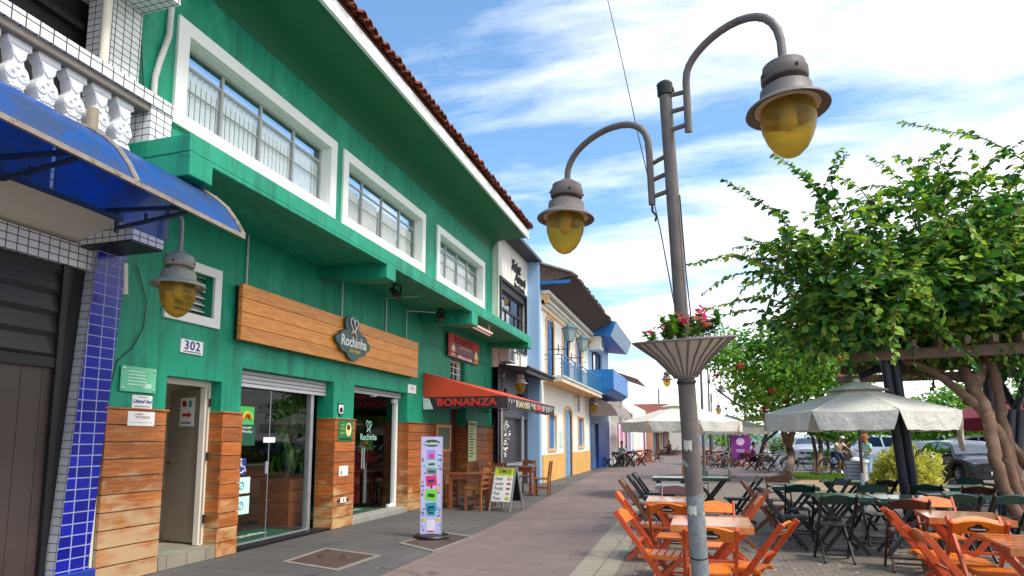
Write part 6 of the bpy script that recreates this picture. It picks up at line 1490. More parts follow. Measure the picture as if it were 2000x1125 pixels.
SHOOTS=[([(1.77,10.11,4.09),(1.25,9.70,4.72),(0.81,9.36,4.99),(0.42,9.04,5.17)],34),
 ([(1.70,10.21,3.96),(1.02,9.69,4.35),(0.68,9.32,4.38)],22),
 ([(1.44,9.96,3.61),(0.79,9.53,4.13),(0.28,9.20,4.08),(-0.10,8.93,3.95)],34),
 ([(1.54,10.22,3.42),(0.93,9.84,3.62),(0.45,9.54,3.49),(0.05,9.26,3.36)],34),
 ([(1.49,10.44,3.23),(0.86,9.96,3.45),(0.37,9.57,3.33)],24),
 ([(1.99,10.43,4.57),(1.82,10.15,5.06),(1.99,9.97,5.53),(2.07,9.79,5.74)],26),
 ([(2.12,10.35,4.69),(1.74,9.99,5.25),(1.39,9.68,5.52),(1.11,9.41,5.64)],32),
 ([(2.25,10.56,5.00),(2.02,10.19,5.38),(2.20,9.93,5.74)],20),
 ([(2.81,10.85,4.95),(2.46,10.43,5.34),(2.10,10.05,5.39)],22),
 ([(3.32,10.92,4.76),(3.17,10.64,5.25),(2.86,10.34,5.53),(2.51,10.03,5.69)],34),
 ([(3.39,11.13,4.91),(2.94,10.68,5.38),(2.49,10.28,5.32)],24),
 ([(3.67,11.10,4.95),(3.62,10.86,5.45),(3.67,10.65,5.85),(3.67,10.46,5.93)],24),
 ([(3.78,11.24,4.99),(3.79,10.90,5.61),(3.89,10.64,5.90)],22),
 ([(5.04,11.31,5.80),(4.29,10.87,6.11),(3.63,10.49,6.15),(2.98,10.12,6.20)],40),
 ([(4.17,11.15,4.92),(4.27,10.93,5.57),(4.50,10.80,5.80),(4.80,10.69,5.97)],32),
 ([(4.13,11.46,4.94),(4.24,11.24,5.53),(4.41,11.09,5.78),(4.61,10.95,5.98)],28),
 ([(4.50,11.18,4.65),(4.51,10.96,5.06),(4.63,10.78,5.38),(4.73,10.61,5.61)],26),
 ([(4.94,11.91,4.93),(4.91,11.60,5.25),(4.95,11.33,5.40)],24),
 ([(4.20,11.30,4.63),(4.41,11.07,4.95),(4.56,10.83,5.09)],26),
 ([(2.71,11.04,4.86),(2.60,10.79,5.21),(2.79,10.66,5.30),(3.19,10.61,5.20)],26),
 ([(1.77,10.25,3.81),(1.15,9.79,3.90),(0.62,9.39,3.69)],24),
 ([(2.94,10.69,3.04),(3.55,10.70,3.09),(4.06,10.66,3.21),(4.41,10.61,3.10)],36),
 ([(2.75,10.72,3.21),(3.19,10.60,3.17),(3.67,10.50,3.01)],30),
 ([(4.26,11.02,2.79),(4.36,10.89,2.69),(4.38,10.75,2.45),(4.33,10.59,2.15)],18)]
M_tw=paint('reddish twig',(120,80,62),.8,.2)
for p,n in SHOOTS: ls=MB(); shoot(m,ls,p,int(n*1.6),.15); ls.build('shoot',M_tw,BV)
ls=MB()
sprays(m,ls,ells,330,1.15,30,50)
sprays(m,ls,[E8((2.120,10.357,4.654),.8,.9,.5),E8((3.323,10.899,4.919),1.0,1.0,.5),E8((4.649,11.482,5.151),1.0,1.0,.6),E8((1.468,10.026,4.015),.5,.8,.35)],80,.9,22,51)
leafy(m,FLAT,5200,.12,.2,12,.2,.3,.38,.2)
leafy(m,[E8((2.116,10.370,4.537),.85,.9,.5),E8((3.394,10.940,4.760),1.1,1.0,.55),E8((4.722,11.524,4.989),1.0,1.0,.65)],900,.10,.17,9,.15,.5,.36,.2)
leafy(m,[E8((1.924,10.462,3.288),.65,1.0,.45),E8((2.531,10.629,3.429),1.3,.8,.36),E8((3.737,10.982,3.522),1.3,.8,.36)],2600,.11,.18,12,.16,.5,.36,.3)
for k in range(110):      # hanging and bristling twigs over the whole crown
    x,y,z,a,b,c=random.choice(ells); d=rnd_dir(); d.z=abs(d.z)*.8; p=V(x+d.x*a*.85,y+d.y*b*.85,z+d.z*c*.85); shoot(m,ls,[p,p+d*.28,p+d*.55+V(0,0,.06)+rnd_dir()*.1],14,.12,.008)
for i in range(9):       # leaves on the pergola face and trunk
    p=CA.lerp(CD,random.uniform(.05,.6)); shoot(m,ls,[p+V(0,-.1,.25),p+V(.1,-.15,.05),p+V(.15,-.15,-.2)],10,.12,.007)
ls.build('twigs',M_tw,BV)['kind']='stuff'; m.build('foliage',M_leafA,BV)
# lighter vine behind it
def tree(name,label,cat,trunks,ells,N,L,lm,bark=M_bark,group=None,flowers=0,seed=1,clump=10,spread=.16,shell=.4):
    random.seed(seed); b=Vector(trunks[0][0][0]); r=thing(name,label,cat,(b.x,b.y,0),group)
    for pts,rad in trunks: branch(pts,rad,bark,'trunk',r)
    m=MB(); leafy(m,ells,N,L[0],L[1],clump,spread,shell); m.build('crown',lm,r)
    if flowers:
        for k in range(flowers):
            f=MB(); x,y,z,a,b_,c=random.choice(ells); d=rnd_dir(); d.y=-abs(d.y); p=V(x+d.x*a,y+d.y*b_,z+d.z*c)
            for i in range(14): leaf(f,p+rnd_dir()*.07,rnd_dir(),rnd_dir(),.10,.05)
            f.build('flower_cluster',M_pet,r)
    return r
def E9(c,a,b,d): return (c[0],c[1],c[2],a,b,d)
tb=(3.371,29.387,0.000)
tree('bougainvillea','paler bougainvillea with scattered red bracts growing over the farther pergola','vine',
 [([(3.315,28.574,-0.400),(3.045,26.089,0.150),(3.958,32.206,0.763),(3.663,31.581,1.716),(3.341,30.846,2.639),(2.553,28.958,3.237)],(.19,.13)),([(3.833,31.899,1.243),(4.040,31.113,2.175),(4.237,29.494,3.018)],(.17,.10)),([(2.221,28.910,2.798),(1.433,27.601,2.962),(0.615,26.235,3.515)],(.07,.03)),([(2.065,27.715,3.596),(1.229,26.323,4.328),(0.753,26.130,4.734)],(.06,.02))],
 [E9((3.396,24.857,4.476),1.9,2,1.6),E9((2.308,25.611,4.215),1.7,1.8,1.5),E9((1.200,25.205,4.800),1.1,1.2,1.0),E9((2.553,26.894,2.905),1.3,1.2,.55),E9((4.162,26.266,3.434),1.5,1.5,1.0),E9((0.669,26.055,5.141),.7,.8,.6),E9((4.953,26.364,4.605),1.6,1.6,1.3)],9000,(.14,.24),M_leafB,flowers=15,seed=5,spread=.24)
r=thing('pergola','farther timber pergola with a pale beam end under the paler bougainvillea','pergola',(3.2,28.5,0))
m=MB(); a,b=Vector((1.818,29.360,2.420)),Vector((4.897,31.339,2.453)); m.bar(a,b,.14,.2); m.build('beam',M_pw,r)
for k in range(5):
    m=MB(); q=a.lerp(b,k/4); m.bar(q+V(0,-.2,.15),q+V(.3,3,.15),.08,.12); m.build('slat',M_pw,r)
m=MB(); m.tube([(2.848,37.762,0.000),(3.283,34.555,2.258)],.10,8); m.tube([(2.859,33.485,1.353),(3.492,32.550,1.967)],.07,8); m.build('post',M_stp,r)
# thin trunks and trees in front of the car park
tree('small_tree','small tree of two thin stems on the grass left of the man in a cap','tree',[([(4.588,29.755,0.000),(5.083,32.728,0.998),(4.951,32.496,1.719),(4.747,31.851,2.187)],(.10,.06)),([(4.667,29.375,0.000),(5.346,32.778,1.239),(5.186,32.552,1.839),(5.550,32.066,2.423)],(.13,.06))],[E9((4.986,31.881,2.541),1.0,1.0,.7),E9((5.699,32.145,2.140),.8,.8,.5),E9((5.337,32.546,0.527),.25,.25,.7)],2200,(.14,.24),M_leafB,seed=8,spread=.2)
tree('small_tree','thin dark stemmed tree right of the two stemmed one, near the bicycles','tree',[([(5.224,30.791,0.000),(5.763,33.355,0.992),(5.717,33.252,1.723),(5.995,33.263,2.333)],(.08,.05))],[E9((6.551,33.461,2.089),1.5,1.2,.6),E9((6.335,33.328,2.650),1.2,1.0,.5)],2200,(.14,.24),M_leafB,seed=9,spread=.2)
tree('small_tree','leaning bare grey tree beside the parasol pole behind the man in the cream shirt','tree',[([(6.336,31.568,0.000),(6.686,33.693,0.504),(6.468,33.568,0.992),(6.647,33.569,1.431),(7.244,33.714,1.723)],(.13,.06)),([(6.513,33.588,0.943),(6.758,33.626,1.235),(6.817,33.600,1.601)],(.08,.05)),([(6.686,33.693,0.504),(6.911,33.796,0.211),(6.640,33.591,1.235)],(.07,.04))],[E9((7.749,34.842,2.361),1.3,1.2,.6)],1300,(.14,.22),M_leafB,seed=10,spread=.2)
TREEB=[(11.942,47.778,0.000),(14.751,50.730,0.000),(15.603,46.782,0.000),(21.186,54.780,0.000),(9.485,76.479,0.000),(18.787,53.003,0.000),(11.956,54.091,0.000),(3.195,64.061,0.000),(20.929,48.393,0.000)]
TREEM=[(11.868,47.691,1.525),(14.672,50.659,1.385),(15.566,46.573,2.623),(21.096,54.747,1.042),(9.366,76.542,0.197),(18.678,53.031,0.486),(11.892,53.971,1.838),(3.117,63.991,1.390),(20.914,48.112,3.274)]
TREET=[(11.968,47.691,2.325),(14.772,50.659,2.185),(15.666,46.573,3.423),(21.196,54.747,1.842),(9.466,76.542,0.997),(18.778,53.031,1.286),(11.992,53.971,2.638),(3.217,63.991,2.190),(21.014,48.112,4.074)]
for i,(x,y,D,rx,rz,n,lab) in enumerate(((1735,835,42,2.6,1.1,1800,'bushy street tree behind the woman in the mint shirt'),(1800,840,44,2.8,1.3,1800,'bushy tree above the dark pickup behind the yellow shrub'),(1870,800,40,2.6,1.6,2200,'bright green tree left of the twisted vine trunks'),(1960,850,46,3.2,1.3,1600,'low green tree under the wine red parasol'),(1545,868,70,3.0,1.0,900,'round topped tree far beyond the parked cars under the farther pergola'),(1905,865,45,2.2,.9,1300,'low bright bush tree above the black hatchback'),(1690,830,48,3.0,1.1,1500,'dark green tree between the parasol pole and the car park'),(1440,845,60,2.5,1.6,1200,'yellow green tree seen behind the far parasols'),(2040,780,40,3.4,2.4,2200,'tall tree cut by the right edge of the photo'))):
    tree('tree',lab,'tree',[([TREEB[i],TREEM[i],TREET[i]],(.2,.12))],[E9(TREET[i],rx,rx,rz),E9((TREET[i][0]+rx*.4,TREET[i][1],TREET[i][2]+rz*.3),rx*.7,rx*.7,rz*.8),E9((TREET[i][0]-rx*.5,TREET[i][1]+.5,TREET[i][2]-rz*.1),rx*.6,rx*.6,rz*.7)],n,(.22,.42),(M_leafB,M_leafC)[i in (4,6)],seed=40+i,spread=.34,group='trees around the car park')
# yellow shrub
SB=(5.858,21.785,-0.000)
random.seed(33); r=thing('shrub','rounded yellow green shrub behind the dark double pergola post','shrub',SB)
m=MB(); 
for k in range(460):
    d=rnd_dir(); d.z=abs(d.z)*.95; rr=random.uniform(.6,1.0)+.16*math.sin(d.x*5+1)*math.cos(d.z*6+d.y*3); p=Vector(SB)+V(d.x*.92*rr,d.y*.9*rr,.12+d.z*1.22*rr); ax_=(d+V(0,0,.5)+rnd_dir()*.4).normalized()
    for i in range(9): leaf(m,p+rnd_dir()*.06,ax_+rnd_dir()*.9-V(0,0,.25),(d+rnd_dir()*.6).normalized(),random.uniform(.14,.24),.022)
m.build('foliage',M_leafY,r)
m=MB()
for k in range(12): d=rnd_dir(); d.z=abs(d.z)+.6; m.tube([Vector(SB),Vector(SB)+V(d.x*.8,d.y*.8,d.z*.9)],.02,5)
m.build('stems',M_barkd,r)

# ------------------------------------------------------------------ people
M_skin=paint('light skin',(206,150,122),.55,.08,6); M_skin2=paint('tan skin',(160,106,80),.55,.08,6)
def skin(name,nodes,edges,mat,parent=None,root=0):
    me=bpy.data.meshes.new(name); me.from_pydata([n[:3] for n in nodes],edges,[]); me.update()
    o=bpy.data.objects.new('tmp',me); COL.objects.link(o)
    o.modifiers.new('s','SKIN')
    sv=me.skin_vertices[0].data
    for i,n in enumerate(nodes):
        r=n[3]; sv[i].radius=r if isinstance(r,tuple) else (r,r); sv[i].use_root=(i==root)
    s=o.modifiers.new('d','SUBSURF'); s.levels=2; s.render_levels=2
    dg=bpy.context.evaluated_depsgraph_get(); m2=bpy.data.meshes.new_from_object(o.evaluated_get(dg)); bpy.data.objects.remove(o); bpy.data.meshes.remove(me)
    m2.name=name; m2.materials.clear(); m2.materials.append(mat)
    for p in m2.polygons: p.use_smooth=True
    q=bpy.data.objects.new(name,m2); COL.objects.link(q)
    if parent is not None: q.parent=parent
    return q
def person(label,x,y,rz,J,shirt,pants,hair,sk=None,long_pants=True,cap=None,z=0):
    """J: joints in metres, person faces +X; pel, chest, neck, head(centre), lsh.. etc."""
    sk=sk or M_skin; N=[]; E=[]
    def add(p,r,par=None):
        N.append((*p,r)); 
        if par is not None: E.append((par,len(N)-1))
        return len(N)-1
    L=lambda a,b,t:tuple(a[i]+(b[i]-a[i])*t for i in range(3))
    hd=Vector(J['head']); f=Vector(J.get('look',(1,0,0))).normalized()
    pel=add(J['pel'],(.13,.10)); ws=add(L(J['pel'],J['chest'],.5),(.125,.095),pel); ch=add(J['chest'],(.14,.10),ws); nk=add(J['neck'],.055,ch)
    h0=add(tuple(hd-V(0,0,.07)+f*.01),(.07,.075),nk); h1=add(tuple(hd+V(0,0,.02)),(.085,.095),h0); h2=add(tuple(hd+V(0,0,.095)-f*.01),(.06,.07),h1)
    sd_=f.cross(V(0,0,1)); 
    for s_ in 'lr':
        a=add(J[s_+'sh'],.055,ch); b=add(J[s_+'el'],.040,a); c=add(J[s_+'wr'],.027,b)
        w=Vector(J[s_+'wr']); d=(w-Vector(J[s_+'el'])).normalized(); pm=add(tuple(w+d*.06),(.036,.018),c)
        side=d.cross(V(0,0,1)); side=side.normalized() if side.length>.1 else V(0,1,0); dn=V(0,0,-1)
        for k,(o_,ln) in enumerate(((-.028,.070),(-.010,.082),(.010,.078),(.027,.060))):
            q=w+d*.095+side*o_; i1=add(tuple(q),.009,pm); i2=add(tuple(q+d*ln*.5+dn*.012),.008,i1); add(tuple(q+d*ln*.85+dn*.04),.007,i2)
        t=w+d*.035-side*(.038 if s_=='l' else -.038); i1=add(tuple(t),.010,pm); add(tuple(t+d*.035-side*(.014 if s_=='l' else -.014)+dn*.012),.008,i1)
        hp=add(J[s_+'hip'],.085,pel); kn=add(J[s_+'kn'],.06,hp); an=add(J[s_+'an'],.038,kn)
        ft=Vector(J[s_+'an'])+Vector(J.get('foot',(1,0,0)))*.10-V(0,0,.045); add(tuple(ft),(.035,.03),an)
    body=skin('person',N,E,sk)
    # nose, ears, eyes, mouth on the head
    m=MB(); m.ball(hd+f*.098-V(0,0,.01),.016,8,0,(1,.8,1.3)); m.build('nose',sk,body)
    for s_ in (-1,1):
        m=MB(); m.ball(hd+sd_*s_*.086-f*.005,.022,8,0,(.7,.5,1.2)); m.build('ear',sk,body)
        m=MB(); m.ball(hd+f*.083+sd_*s_*.032+V(0,0,.02),.011,8); m.build('eye',M_ink,body)
    m=MB(); m.ball(hd+f*.082-V(0,0,.055),.02,8,0,(.5,1,.35)); m.build('mouth',paint('lips',(150,74,66),.5),body)
    if hair:
        hn=[(*(hd-f*.045+V(0,0,.06)),.085),(*(hd-f*.02+V(0,0,.10)),.075),(*(hd-f*.075-V(0,0,.03)),.06),(*(hd+f*.035+V(0,0,.125)),.04)]
        if cap: m=MB(); m.lathe([(.098,.03),(.10,.06),(.085,.115),(.04,.14),(0,.145)],16,tuple(hd)); m.prism([(.0,-.09),(.10,-.075),(.155,-.03),(.155,.03),(.10,.075),(0,.09)],.012,frame(tuple(hd+V(0,0,.04)+f*.06),f,f.cross(V(0,0,-1)))); m.build('cap',cap,body)
        else: skin('hair',hn,[(0,1),(0,2),(1,3)],hair,body)
    S=[(*J['pel'],(.15,.125)),(*L(J['pel'],J['chest'],.5),(.15,.12)),(*J['chest'],(.16,.12)),(*L(J['chest'],J['neck'],.7),.07)]; SE=[(0,1),(1,2),(2,3)]
    for s_ in 'lr': 
        S.append((*J[s_+'sh'],.07)); SE.append((2,len(S)-1)); S.append((*L(J[s_+'sh'],J[s_+'el'],.62),.058)); SE.append((len(S)-2,len(S)-1))
    skin('shirt',S,SE,shirt,body)
    S=[(*J['pel'],(.152,.128))]; SE=[]
    for s_ in 'lr':
        S.append((*J[s_+'hip'],.10)); SE.append((0,len(S)-1)); S.append((*J[s_+'kn'],.075)); SE.append((len(S)-2,len(S)-1))
        if long_pants: S.append((*L(J[s_+'kn'],J[s_+'an'],.92),.055)); SE.append((len(S)-2,len(S)-1))
    skin('trousers',S,SE,pants,body)
    for s_ in 'lr':
        a=Vector(J[s_+'an']); fo=Vector(J.get('foot',(1,0,0))); skin('shoe',[(*(a-fo*.04-V(0,0,.035)),(.042,.045)),(*(a+fo*.07-V(0,0,.045)),(.042,.035)),(*(a+fo*.15-V(0,0,.052)),(.036,.026))],[(0,1),(1,2)],M_dark,body)
    put(body,x,y,rz,label,z); tag(body,None,'person'); return body
def seat(h=.47,lean=.12,reach=.3):
    return dict(pel=(0,0,h+.10),chest=(lean,0,h+.47),neck=(lean+.03,0,h+.62),head=(lean+.07,0,h+.78),lsh=(lean,.18,h+.53),rsh=(lean,-.18,h+.53),lel=(lean+.14,.24,h+.30),rel=(lean+.14,-.24,h+.30),lwr=(lean+reach+.06,.12,h+.30),rwr=(lean+reach+.06,-.12,h+.30),
      lhip=(.06,.10,h+.06),rhip=(.06,-.10,h+.06),lkn=(.44,.13,h+.03),rkn=(.44,-.13,h+.03),lan=(.42,.13,.09),ran=(.36,-.13,.09))
Y0=math.degrees(.2937)
person('person in a purple shirt sitting at the dark table before the purple flag',2.30,33.9,4,seat(lean=.10),M_purple,paint('dark trousers',(34,32,44),.8),paint('dark hair',(40,26,20),.7),M_skin2)
person('person in a white shirt and dark red shorts bent over the dark table',3.25,33.7,176,seat(lean=.24,reach=.34),paint('white shirt',(230,232,236),.8),paint('maroon shorts',(110,24,40),.8),paint('reddish hair',(120,50,26),.7),M_skin2,False)
wj=dict(pel=(0,0,.90),chest=(.03,0,1.26),neck=(.05,0,1.41),head=(.09,0,1.55),look=(.95,0,-.3),lsh=(.03,.18,1.33),rsh=(.03,-.18,1.33),lel=(.05,.25,1.08),rel=(.05,-.25,1.08),lwr=(.28,.16,1.12),rwr=(.28,-.16,1.12),lhip=(0,.09,.86),rhip=(0,-.09,.86),lkn=(.05,.10,.48),rkn=(-.10,-.10,.48),lan=(.08,.10,.09),ran=(-.30,-.10,.12))
person('woman in a mint top and pale jeans walking left past the white bollards',5.52,24.7,200,wj,paint('mint cotton',(150,222,200),.8,.1),paint('pale denim',(150,184,220),.8,.12),paint('copper hair',(196,120,70),.7,.2,20),M_skin2)
rj=dict(pel=(0,0,.98),chest=(.22,0,1.28),neck=(.30,0,1.40),head=(.38,0,1.52),lsh=(.22,.19,1.33),rsh=(.22,-.19,1.33),lel=(.40,.26,1.15),rel=(.40,-.26,1.15),lwr=(.58,.22,1.04),rwr=(.58,-.22,1.04),lhip=(.05,.10,.92),rhip=(.05,-.10,.92),lkn=(.36,.14,.72),rkn=(.34,-.14,.60),lan=(.22,.14,.34),ran=(.20,-.14,.22))
person('man in a cap, cream shirt and dark shorts riding a bicycle',5.370304112099897,29.58807173706419,-50,rj,paint('cream shirt',(226,208,178),.8,.1),paint('navy shorts',(36,44,66),.8),paint('grey hair',(150,146,140),.8),M_skin2,False,cap=paint('white cap',(214,214,216),.7))
person('person in a pale blue top sitting among the black chairs at the blue shutter',-4.4,36.3,-90,seat(),paint('sky blue top',(130,190,210),.8),paint('dark trousers',(34,32,44),.8),paint('dark hair',(40,26,20),.7),M_skin2)
person('person in a lilac top sitting on the far veranda',-3.3,67.2,-100,seat(),paint('lilac top',(180,160,190),.8),paint('dark trousers',(34,32,44),.8),paint('dark hair',(40,26,20),.7),M_skin2)
# ------------------------------------------------------------------ bicycles, motorcycles
M_tyre=paint('black rubber',(28,28,30),.85,.15,10); M_chr=paint('chrome',(200,204,208),.15,.05,4,metal=.9)
def wheel(par,c,r,ax,spokes=14,tr=.018):
    c=Vector(c); ax=Vector(ax).normalized(); u=V(0,0,1); w=u.cross(ax).normalized()
    w_=thingless=MB(); pts=[c+u*r*math.cos(2*PI*i/28)+w*r*math.sin(2*PI*i/28) for i in range(29)]; w_.tube(pts,tr,6,0,False); o=w_.build('wheel',M_tyre,par)
    m=MB(); m.tube([c+(p-c)*.93 for p in pts],tr*.7,5,0,False)
    for i in range(spokes): a=2*PI*i/spokes; m.tube([c,c+(u*math.cos(a)+w*math.sin(a))*r*.93],.004,3,0,False)
    m.tube([c-ax*.04,c+ax*.04],.025,8); m.build('rim',M_chr,o); return o
def bicycle(x,y,rz,label,col,basket=False):
    r=thing('bicycle','b','bicycle'); fr=paint('bike frame '+label[:12],col,.35,.1)
    wheel(r,(.52,0,.33),.33,(0,1,0)); wheel(r,(-.52,0,.33),.33,(0,1,0))
    m=MB(); A=(-.52,0,.33);B=(-.08,0,.28);S=(-.2,0,.78);H=(.36,0,.80);H2=(.40,0,.62);F=(.52,0,.33)
    for a,b in ((A,B),(A,S),(B,S),(B,H2),(S,H),(H,H2),(H2,F)): m.tube([a,b],.018,6)
    m.build('frame',fr,r)
    m=MB(); m.tube([(.36,0,.8),(.33,0,.98)],.014,6); m.tube([(.18,.28,1.0),(.33,.2,1.02),(.36,0,.98),(.33,-.2,1.02),(.18,-.28,1.0)],.013,6); m.build('handlebar',M_chr,r)
    m=MB(); m.prism([(-.14,-.07),(-.05,-.08),(.14,-.02),(.14,.02),(-.05,.08),(-.14,.07)],.05,Matrix.Translation((-.22,0,.84))); m.tube([(-.2,0,.78),(-.21,0,.85)],.014,6); m.build('saddle',M_black,r,bevel=.01)
    m=MB(); m.lathe([(.09,-.01),(.09,.01)],14,(-.08,.03,.28),0,Matrix.Rotation(PI/2,4,'X')); m.bar((-.08,.06,.28),(.06,.06,.18),.02,.02); m.bar((-.08,-.06,.28),(-.22,-.06,.38),.02,.02); m.bx(.02,.12,.05,.13,.16,.19); m.build('crank',M_dark,r)
    m=MB(); m.tube([(-.52+.37*math.cos(math.radians(a)),0,.33+.37*math.sin(math.radians(a))) for a in range(20,181,16)],.02,5); m.tube([(.52+.37*math.cos(math.radians(a)),0,.33+.37*math.sin(math.radians(a))) for a in range(30,181,15)],.02,5); m.build('mudguard',fr,r)
    if basket:
        m=MB()
        for z in (.75,.85,.95): m.tube([(.42,-.15,z),(.68,-.15,z),(.68,.15,z),(.42,.15,z),(.42,-.15,z)],.008,4)
        for yy in (-.15,-.05,.05,.15): m.tube([(.68,yy,.95),(.66,yy,.74),(.42,yy,.74)],.006,4)
        m.build('basket',M_dark,r)
    return put(r,x,y,rz,label,0,'bicycles on the plaza')
bicycle(3.3,31.7,-12,'black bicycle leaning by the thick vine trunk, right of the white shirted person',(30,34,40))
bicycle(4.55,34.4,8,'white wheeled pale bicycle parked on the kerb in front of the silver pickup',(190,190,200))
bicycle(5.370304112099897,29.58807173706419,-50,'dark blue bicycle ridden by the man in the cap',(36,50,96),True)
bicycle(.75,34.6,30,'grey bicycle half hidden behind the thin lamp posts',(120,124,130))
def motorcycle(x,y,rz,label,col):
    r=thing('motorcycle','m','motorcycle'); pc=paint('tank '+label[:10],col,.25,.1,coat=0) if False else paint('tank '+label[:10],col,.25,.1)
    wheel(r,(.66,0,.30),.29,(0,1,0),10,.05); wheel(r,(-.60,0,.30),.29,(0,1,0),10,.055)
    m=MB(); m.bx(-.25,.22,-.13,.13,.28,.55); m.tube([(-.2,.17,.32),(-.8,.2,.38)],.05,8); m.tube([(.1,.17,.3),(-.2,.17,.32)],.03,8); m.build('engine',M_dark,r,bevel=.03)
    m=MB(); m.ball((.12,0,.78),.2,14,0,(1.35,.75,.7)); m.build('tank',pc,r)
    m=MB(); m.prism([(-.75,.74),(-.1,.70),(-.05,.78),(-.3,.82),(-.75,.88)],.26,frame((0,.13,0),(1,0,0),(0,0,1))); m.build('saddle',M_black,r,bevel=.03)
    m=MB(); m.tube([(.66,.09,.3),(.42,.09,.92)],.03,8); m.tube([(.66,-.09,.3),(.42,-.09,.92)],.03,8); m.tube([(.2,.36,1.02),(.38,.2,1.06),(.40,0,.98),(.38,-.2,1.06),(.2,-.36,1.02)],.018,6); m.build('fork',M_chr,r)
    m=MB(); m.ball((.52,0,.88),.10,12); m.build('headlight',M_grey,r)
    m=MB(); m.tube([(.66+.36*math.cos(math.radians(a)),0,.3+.36*math.sin(math.radians(a))) for a in range(30,181,15)],.05,6); m.tube([(-.6+.38*math.cos(math.radians(a)),0,.3+.38*math.sin(math.radians(a))) for a in range(0,120,15)],.06,6); m.build('mudguard',pc,r)
    m=MB(); m.tube([(-.05,.1,.3),(-.1,.3,.01)],.014,5); m.build('side_stand',M_dark,r)
    return put(r,x,y,rz,label,0,'motorcycles by the car park')
motorcycle(7.3,25.9,-35,'black motorcycle parked between the yellow shrub and the black hatchback',(30,30,34))
motorcycle(8.0,27.0,-30,'dark motorcycle behind the other one, in front of the black sedan',(70,20,24))
# ------------------------------------------------------------------ cars
M_cg=glass('car glass',(.16,.22,.28),2.0); M_lens=glass('lamp lens',(.8,.82,.84),1.6)
def carpaint(name,rgb):
    t=NT(name); m=t.pbr(s2l(rgb),.28,.25,None,0,0,**{'Coat Weight':.55,'Coat Roughness':.05,'Specular IOR Level':.35}); return m
def lerp_prof(P,x):
    for i in range(len(P)-1):
        if P[i][0]<=x<=P[i+1][0]:
            f=(x-P[i][0])/(P[i+1][0]-P[i][0]); return [P[i][k]+(P[i+1][k]-P[i][k])*f for k in range(len(P[i]))]
    return list(P[0] if x<P[0][0] else P[-1])
KINDS={ # x, z belt, z roof (=belt where there is no cabin), half width
 'hatch':([(-1.95,.72,.80,.70),(-1.86,.88,1.02,.80),(-1.45,.92,1.42,.84),(-.6,.93,1.50,.86),(.1,.93,1.47,.86),(.55,.93,1.30,.86),(1.0,.93,.98,.86),(1.55,.84,.88,.82),(1.92,.70,.74,.66)],1.2,-1.22,.31),
 'sedan':([(-2.2,.74,.80,.70),(-2.1,.94,.98,.80),(-1.55,.97,1.03,.84),(-1.0,.95,1.36,.86),(-.4,.94,1.46,.86),(.2,.94,1.44,.86),(.65,.94,1.26,.86),(1.15,.93,.98,.86),(1.75,.84,.88,.82),(2.15,.68,.72,.66)],1.35,-1.35,.32),
 'suv':([(-2.2,.86,1.0,.76),(-2.12,1.05,1.3,.86),(-1.9,1.08,1.68,.9),(-1.0,1.10,1.78,.92),(.1,1.10,1.76,.92),(.5,1.10,1.62,.92),(.95,1.10,1.18,.92),(1.9,1.04,1.1,.88),(2.2,.86,.92,.76)],1.42,-1.38,.38),
 'pickup':([(-2.5,.95,1.0,.82),(-2.4,1.05,1.08,.88),(-.75,1.06,1.10,.9),(-.65,1.08,1.66,.9),(-.2,1.10,1.78,.92),(.45,1.10,1.74,.92),(.8,1.10,1.60,.92),(1.25,1.10,1.18,.92),(2.2,1.04,1.1,.88),(2.5,.86,.92,.76)],1.6,-1.5,.39)}
